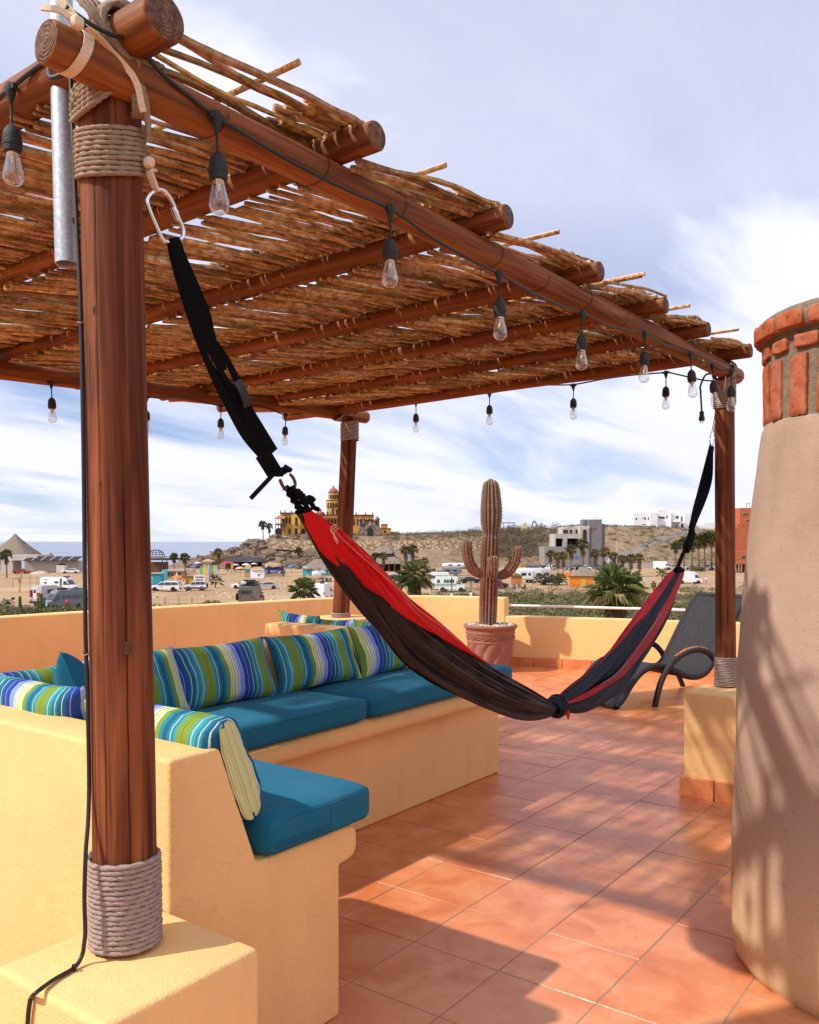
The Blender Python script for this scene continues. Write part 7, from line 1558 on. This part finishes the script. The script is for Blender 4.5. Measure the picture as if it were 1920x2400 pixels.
vehicle('van', 'white van with wide side windows behind the mint bus', 1021, 184, 180, P_white, 5.6, cat='van', name='van', wins=((.32,.50,1.45,2.05),(.53,.75,1.45,2.05),(.78,.95,1.45,2.05)))
vehicle('van', 'white delivery van right of the hammock tip', 1612, 193, 2, P_white, 6.2, cat='van', name='van', wins=((.72,.97,1.5,2.1),))
vehicle('van', 'small white panel van by the long boundary wall', 1553, 284, -28, P_white, 5.6, cat='van', name='van')
vehicle('pickup', 'white pickup truck behind the right-hand palms', 1656, 283, 184, P_white, 5.4, cat='pickup', name='pickup_truck')
vehicle('sedan', 'silver-blue car left of the clipped bush', 1616, 285, 200, P_silver, 4.2, 'cars by the right-hand palms'); vehicle('pickup', 'beige pickup right of the small panel van', 1575, 282, 5, P_silver, 4.8, 'cars by the right-hand palms', name='pickup_truck', cat='pickup')
vehicle('suv', 'dark car partly behind the young palms near the white trailer', 1292, 188, 172, P_dark, 4.8, G1_)
vehicle('suv', 'dark car cut by the cactus trunk, its door open', 1163, 170, 20, P_dark, 4.4, G1_, extras=lambda t, L, hw: (lambda b: (b.box((.35,-hw-.9,.55),(.40,-hw,1.35)), b.obj('open_door', P_red, t, True, smooth=0)))(MB()))
vehicle('pickup', 'dark car glimpsed behind the skirted fan palm', 962, 196, 175, P_blue, 4.8, G1_); vehicle('suv', 'white car at the hammock edge below the thatched restaurant', 920, 205, 178, P_white, 4.6, G1_)
vehicle('bus', 'mint green short school bus conversion', 1057, 161, -12, P_mint, 5.6, cat='bus', name='bus', wins=((.36,.43,1.75,2.35),(.45,.52,1.75,2.35),(.54,.61,1.75,2.35),(.63,.70,1.75,2.35),(.84,.93,1.75,2.3)), extras=lambda t, L, hw: [(lambda b: (b.box((-L/2,s_*hw-.02,z),(L*.22,s_*hw+.02,z+.07)), b.obj('side_stripe', P_dark, t, True, smooth=0)))(MB()) for s_ in (-1,1) for z in (1.15,1.45)])
def truck_ex(t, L, hw):
    b = MB(); b.cbox((-.6,0,2.95),(2.4,1.0,.05)); 
    for x in (-2.8,-1.8,-.8,.2,1.2): b.cbox((x,0,3.15),(.03,1.0,.03)); b.cbox((x,1.0,3.05),(.03,.03,.13)); b.cbox((x,-1.0,3.05),(.03,.03,.13))
    b.obj('roof_rack', M_black, t, True, smooth=0)
    r = random.Random(3)
    for k in range(9): b = MB(); b.rbox((r.uniform(-2.6,.8), r.uniform(-.7,.7), 3.25+r.uniform(0,.25)), (r.uniform(.2,.5),r.uniform(.2,.4),r.uniform(.15,.3)), .06, 2); b.obj('roof_load', (M_black,P_cream,P_blue,P_olive)[k % 4], t, True)
    b = MB(); b.box((-L/2-.05,-.62,1.75),(-L/2-.01,.62,2.25)); b.obj('window', M_win, t, True, smooth=0)
    for s_ in (-1,1): b = MB(); b.box((-L/2-.05,s_*.95-.14,1.9),(-L/2-.012,s_*.95+.14,2.2)); b.obj('window', M_win, t, True, smooth=0)
    for y in (-.95,-.72,.72,.95): b = MB(); b.lathe([(0,.0),(.09,0),(.09,.05),(0,.05)], 10); b.xform(Matrix.Translation((-L/2-.0,y,1.35)) @ Matrix.Rotation(-pi/2,4,'Y')); b.obj('tail_lamp', M_lampr, t, True)
    b = MB(); b.lathe([(0,-.15),(.45,-.15),(.55,-.1),(.55,.1),(.45,.15),(0,.15)], 18, caps=False); b.xform(Matrix.Translation((-L/2+.6,hw+.28,1.3)) @ Matrix.Rotation(pi/2,4,'X')); b.obj('spare_wheel', M_tyre, t, True)
vehicle('bus', 'olive overland truck seen from behind, its roof rack loaded with gear', 590, 129, 84, P_olive, 6.4, cat='truck', name='overland_truck', extras=truck_ex)
# truck camper, trailers, boats
def boxcar(label, u, f, heading, L, Wd_, H, z0, mat, wins, name, cat, r=.18, wheels=(.0,), wr=.36, extra=None):
    t = thing(name, label, cat, GP(u, f, -.02), YAW+radians(heading)); b = MB(); b.rbox((0,0,z0+H/2), (L/2,Wd_/2,H/2), r, 6); b.obj('body', mat, t, True, smooth=60, weld=True)
    for (x0,x1,za,zb) in wins:
        for s_ in (-1,1): b = MB(); b.box((x0,s_*Wd_/2-.012,za),(x1,s_*Wd_/2+.012,zb)); b.obj('window', M_win, t, True, smooth=0)
    for x in wheels:
        for s_ in (-1,1): wheel(t, x, s_*(Wd_/2-.15), wr)
    if extra: extra(t, L, Wd_/2)
    return t
def rearwin(z0, z1, w): return lambda t, L, hw: (lambda b: (b.box((-L/2-.02,-w,z0),(-L/2+.01,w,z1)), b.obj('window', plain('grey_blind',(.42,.42,.43),.4), t, True, smooth=0)))(MB())
def air_ex(t, L, hw):
    rearwin(1.45,1.95,.5)(t, L, hw)
    for s_ in (-1,1): b = MB(); b.cbox((-L/2+.05,s_*.85,1.05),(.05,.14,.06)); b.obj('tail_light', M_lampr, t, True, smooth=0)
    b = MB(); b.cbox((0,0,2.75),(.35,.3,.1)); b.obj('roof_vent', M_black, t, True, smooth=0)
boxcar('rounded aluminium travel trailer in front of the blue hut', 748, 203, 78, 5.4, 2.4, 2.15, .5, P_alu, ((-1.2,-.2,1.4,1.95),(.4,1.6,1.4,1.95)), 'travel_trailer', 'trailer', .75, (-.4,), .36, air_ex)
t = thing('generator', 'small dark engine beside the aluminium trailer', 'machine', GP(770,202)); b = MB(); b.rbox((0,0,.45), (.7,.4,.42), .12, 4, wob=.04); b.obj('housing', M_block, t, True, smooth=60)
def rv_ex(t, L, hw):
    b = MB(); b.box((-L/2+.3,-hw-.5,1.0),(-L/2+3.4,-hw,2.9)); b.obj('slide_out', P_white, t, True, smooth=0, bevel=.04)
    for x0, x1 in ((-L/2+.8,-L/2+1.9),(-L/2+2.4,-L/2+2.9)): b = MB(); b.box((x0,-hw-.53,1.7),(x1,-hw-.49,2.3)); b.obj('window', M_win, t, True, smooth=0)
    b = MB(); b.rbox((L/2+.3,0,2.3), (1.5,hw,.95), .3, 5); b.obj('nose', P_silver, t, True, smooth=60, weld=True)
boxcar('long white fifth-wheel trailer with a slide-out side', 1242, 196, 2, 6.0, 2.4, 2.6, .7, P_white, ((1.3,2.3,1.7,2.25),), 'caravan', 'caravan', .12, (-.4,.5), .36, rv_ex)
def camper_ex(t, L, hw):
    b = MB(); b.box((-L/2-.03,-.15,1.15),(-L/2+.01,.50,2.75)); o = b.obj('door', P_cream, t, True, smooth=0, bevel=.02); b = MB(); b.box((-L/2-.05,-.02,2.0),(-L/2-.025,.36,2.5)); b.obj('window', M_win, o, True, smooth=0)
    for y, z, s_ in ((.82,1.95,.24),(-.62,1.8,.26)): b = MB(); b.cbox((-L/2-.12,y,z),(.11,.15 if y > 0 else .26,.5 if y > 0 else .28)); b.obj('jerrycan_box', P_red, t, True, smooth=0, bevel=.03)
    b = MB(); b.box((-L/2-.3,-.95,.55),(-L/2+.2,.95,.85)); b.obj('bumper', M_black, t, True, smooth=0, bevel=.03)
    for s_ in (-1,1): b = MB(); b.cbox((-L/2-.03,s_*.9,1.0),(.03,.08,.12)); b.obj('tail_light', M_lampr, t, True, smooth=0)
    b = MB(); b.rbox((L/2+.9,0,1.0), (1.1,.9,.42), .15, 4); b.rbox((L/2+.3,0,1.45), (.6,.85,.5), .2, 4); b.obj('cab', P_red, t, True, smooth=60)
    b = MB(); b.rbox((L/2+.4,0,2.45), (.8,hw,.45), .15, 4); b.obj('overcab', P_silver, t, True, smooth=60)
    b = MB(); 
    for y in (-.8,.8): b.tube([(-L/2+.1,y,3.12),(L/2,y,3.12)], .03, 5)
    b.obj('roof_rack', P_alu, t, True)
boxcar('silver truck camper seen from its rear door, with red boxes', 103, 125, 68, 3.0, 2.1, 2.2, .85, P_silver, ((-.4,.8,1.9,2.5),), 'truck_camper', 'camper', .10, (-.5,2.4), .42, camper_ex)
boxcar('big grey expedition truck behind the mint bus', 1057, 226, 176, 4.6, 2.3, 1.7, .9, P_grey, ((-1.6,-.6,1.6,2.1),(.2,1.4,1.6,2.1)), 'expedition_truck', 'truck', .2, (-1.3,1.5), .48, lambda t, L, hw: (lambda b: (b.rbox((L/2+.6,0,1.4),(.7,1.0,.55),.15,3), b.obj('bonnet', P_grey, t, True)))(MB()))
boxcar('low white motorhome behind the expedition truck', 1064, 262, 178, 7.0, 2.3, 1.3, 1.6, P_white, ((-2,-1,2.1,2.5),(.5,1.6,2.1,2.5)), 'motorhome', 'motorhome', .5, (-2,2), .4)
t = thing('canopy', 'dark blue shade canopy beside the white motorhome', 'canopy', GP(1080,236)); b = LF(); b.bx(1060,1099,1330,1333.5,236,3); b.obj('cover', P_blue, t, smooth=0); b = LF(); b.bx(1088,1099,1329,1332.4,235.8,3.2); b.obj('cover', plain('blue_tarp',(.03,.09,.32),.7), t, smooth=0); posts(t, (1062,1080,1098), 1332, 1350, 236.2, .06, M_dk)
# wooden shed trailer
t = thing('shed_trailer', 'small varnished wooden shed on wheels in front of the white caravan', 'shed', GP(1211,176), YAW-.15); b = MB()
for k in range(9): x = -1.1+k*.245; b.box((x,-.85,.55),(x+.235,.85,2.25))
b.obj('boards', plain('orange_boards_varnish', (.42,.17,.06), .6, var=.25), t, True, smooth=0); b = MB(); b.add([(-1.3,-1.1,2.2),(1.3,-1.1,2.2),(1.3,1.1,2.2),(-1.3,1.1,2.2),(0,-1.1,2.85),(0,1.1,2.85)], [(0,1,4),(2,3,5),(1,2,5,4),(3,0,4,5)]); b.obj('roof', plain('brown_felt',(.24,.12,.06),.9), t, True, smooth=0)
b = MB(); b.box((.15,-.88,.7),(.5,-.84,2.0)); b.obj('door', plain('door_wood',(.34,.13,.05),.6), t, True, smooth=0)
for x in (-.5,.5):
    for s_ in (-1,1): wheel(t, x, s_*.75, .28, .16)
for u, f, c_, lb in ((1205,168,(.05,.10,.35),'blue cool box on the sand by the wooden shed'),(1228,168,(.03,.03,.03),'black folding chair by the wooden shed'),(1252,164,(.55,.55,.56),'pale grey box standing on the sand right of the wooden shed')):
    t = thing('camp_box' if 'box' in lb else 'camp_chair', lb, 'box' if 'box' in lb else 'chair', GP(u,f)); b = MB(); b.rbox((0,0,.22), (.35,.25,.22), .05, 3)
    if 'chair' in lb: b.rbox((.25,0,.6), (.06,.25,.4), .04, 3)
    b.obj('shell' if 'box' in lb else 'seat', plain('camp_%d' % u, c_, .6), t, True)
# motorbike
t = thing('motorbike', 'blue and black touring motorbike standing on the sand at far left', 'motorbike', GP(18,127), YAW+pi)
for x in (-.72,.74):
    b = MB(); b.tube([(x+.31*cos(a),0,.33+.31*sin(a)) for a in [2*pi*k/22 for k in range(23)]], .055, 7, caps=False); o = b.obj('wheel', M_tyre, t, True); b = MB()
    for k in range(8): a = pi*k/8; b.tube([(x-.29*cos(a),0,.33-.29*sin(a)),(x+.29*cos(a),0,.33+.29*sin(a))], .008, 4)
    b.obj('rim', M_rim, o, True)
b = MB(); b.rbox((.0,0,.5), (.32,.16,.2), .06, 4); b.tube([(-.72,0,.33),(-.1,0,.42)], .04, 6); b.obj('engine', M_black, t, True, smooth=60)
b = MB(); b.rbox((.12,0,.86), (.28,.15,.13), .08, 4); b.rbox((.55,0,.92), (.14,.13,.16), .07, 4); b.obj('tank', P_blue, t, True, smooth=60)
b = MB(); b.rbox((-.35,0,.86), (.34,.14,.06), .05, 4); b.obj('saddle', M_black, t, True, smooth=60)
b = MB(); b.rbox((-.80,0,1.10), (.2,.22,.17), .05, 4); b.obj('top_box', M_black, t, True, smooth=60)
b = MB(); b.tube([(.74,.09,.33),(.52,.09,.95)], .03, 6); b.tube([(.74,-.09,.33),(.52,-.09,.95)], .03, 6); b.tube([(.42,-.38,1.12),(.5,0,1.06),(.42,.38,1.12)], .02, 6); b.add([(.62,-.15,1.05),(.62,.15,1.05),(.5,.12,1.38),(.5,-.12,1.38)], [(0,1,2,3)]); b.obj('fork', M_rim, t, True)
t = thing('camp_table', 'low folding table with gear beside the motorbike', 'table', GP(52,122)); b = MB(); b.box((-1.3,-.5,.5),(1.3,.5,.56)); b.obj('table_top', P_silver, t, True, smooth=0)
for x in (-1.1,1.1):
    for y in (-.4,.4): b = MB(); b.tube([(x,y,0),(x,y,.5)], .03, 5); b.obj('leg', M_rim, t, True)
# ------------------------------------------------------------------ people, small on the beach
def person_mesh(pose):
    me = bpy.data.meshes.new('person'); st = .09*pose
    vs = [((0,0,.94),.135),((0,0,1.15),.135),((0,0,1.36),.165),((0,0,1.47),.065),((.01,0,1.56),.088),((.015,0,1.67),.098),((0,.17,1.40),.062),((0,.235,1.13),.048),((.05,.23,.88),.038),((.07,.225,.80),.042),((0,-.17,1.40),.062),((-.0,-.235,1.13),.048),((.05,-.23,.88),.038),((.07,-.225,.80),.042),((0,.095,.84),.10),((st,.10,.47),.068),((st*.6-.02,.10,.09),.048),((st*.6+.13,.11,.035),.040),((0,-.095,.84),.10),((-st,-.10,.47),.068),((-st*1.6,-.10,.09),.048),((-st*1.6+.15,-.11,.035),.040)]
    es = [(0,1),(1,2),(2,3),(3,4),(4,5),(2,6),(6,7),(7,8),(8,9),(2,10),(10,11),(11,12),(12,13),(0,14),(14,15),(15,16),(16,17),(0,18),(18,19),(19,20),(20,21)]
    me.from_pydata([v for v, r in vs], es, []); o = bpy.data.objects.new('person', me); COL.objects.link(o); m = o.modifiers.new('s', 'SKIN'); 
    for i, (v, r_) in enumerate(vs): d = me.skin_vertices[0].data[i]; d.radius = (r_, r_); d.use_root = (i == 0)
    s = o.modifiers.new('d', 'SUBSURF'); s.levels = 1; dg = bpy.context.evaluated_depsgraph_get(); out = bpy.data.meshes.new_from_object(o.evaluated_get(dg)); bpy.data.objects.remove(o); return out
PM = [person_mesh(0.3), person_mesh(1.5)]
M_skin = plain('skin', (.36,.19,.12), .6); M_hair = plain('dark_hair', (.02,.014,.012), .7)
def person(u, f, top, bot, label, rz=0, pose=0, s=1.0):
    me = PM[pose].copy(); me.materials.clear()
    for m in (plain('cloth_top_%d' % u, top, .8), plain('cloth_bottom_%d' % u, bot, .8), M_skin, M_hair): me.materials.append(m)
    for p in me.polygons:
        c_ = p.center; p.use_smooth = True
        p.material_index = 3 if c_.z > 1.66 or (c_.z > 1.55 and c_.x < -.02) else 2 if c_.z > 1.46 or (abs(c_.y) > .185 and c_.z < 1.18) or c_.z < .42 else 0 if c_.z > .93 else 1
    o = link('person', me); o.location = GP(u, f); o.rotation_euler.z = YAW+rz; o.scale = (s,)*3; return tag(o, label, 'person', 'people on the beach')
person(157.7, 116, (.55,.05,.05), (.03,.03,.035), 'person in a red top and dark trousers standing by the grey camper van', 1.6)
person(188, 255, (.55,.08,.05), (.60,.60,.62), 'person in a red top and white trousers beside the old white saloon', 2)
person(613, 128, (.30,.03,.04), (.55,.55,.60), 'person in a dark red top beside the olive truck', -1.2)
person(655, 224, (.70,.70,.68), (.40,.34,.28), 'person in white in front of the navy kiosk', 3, 1)
for k, (u, f, c1, c2, lb) in enumerate(((443,250,(.03,.03,.04),(.20,.20,.22),'person in black walking left of the surfboard rack'),(448,256,(.60,.60,.62),(.05,.07,.15),'person in a white top and dark shorts by the surfboard rack'),(455,248,(.30,.16,.10),(.50,.40,.30),'person in brown sitting area left of the surfboards'),(492,226,(.55,.16,.06),(.04,.05,.20),'person in an orange top in front of the surfboards'),(498,228,(.10,.10,.12),(.30,.08,.06),'person in dark clothes right of the orange-topped one'),(535,258,(.55,.10,.20),(.20,.20,.25),'person in pink under the red umbrellas'),(541,252,(.62,.62,.64),(.25,.30,.40),'person in white walking below the rose umbrella'),(549,250,(.10,.16,.35),(.60,.58,.55),'person in blue at the green and yellow sail'),(668,238,(.08,.08,.09),(.08,.08,.10),'person in black at the corner of the navy kiosk'),(1655,188,(.60,.62,.70),(.10,.10,.12),'person in pale blue by the parked cars at right'))): person(u, f, c1, c2, lb, k*1.1, k % 2)
t = thing('flag', 'upright orange, green and yellow beach flag by the red umbrellas', 'flag', GP(544,248)); b = LF(); b.tube([(fl(543.5,248),248,GZ),(fl(543.5,248),248,fz(1321,248))], .04, 6); b.obj('pole', M_trunk, t)
for v0, v1, c_ in ((1321,1325,(.10,.38,.06)),(1325,1330,(.62,.45,.04)),(1330,1335,(.65,.20,.05))): b = LF(); b.bx(541.5,546.5,v0,v1,247.9,.05); b.obj('cloth', plain('flag_%d' % v0, c_, .8), t, smooth=0)
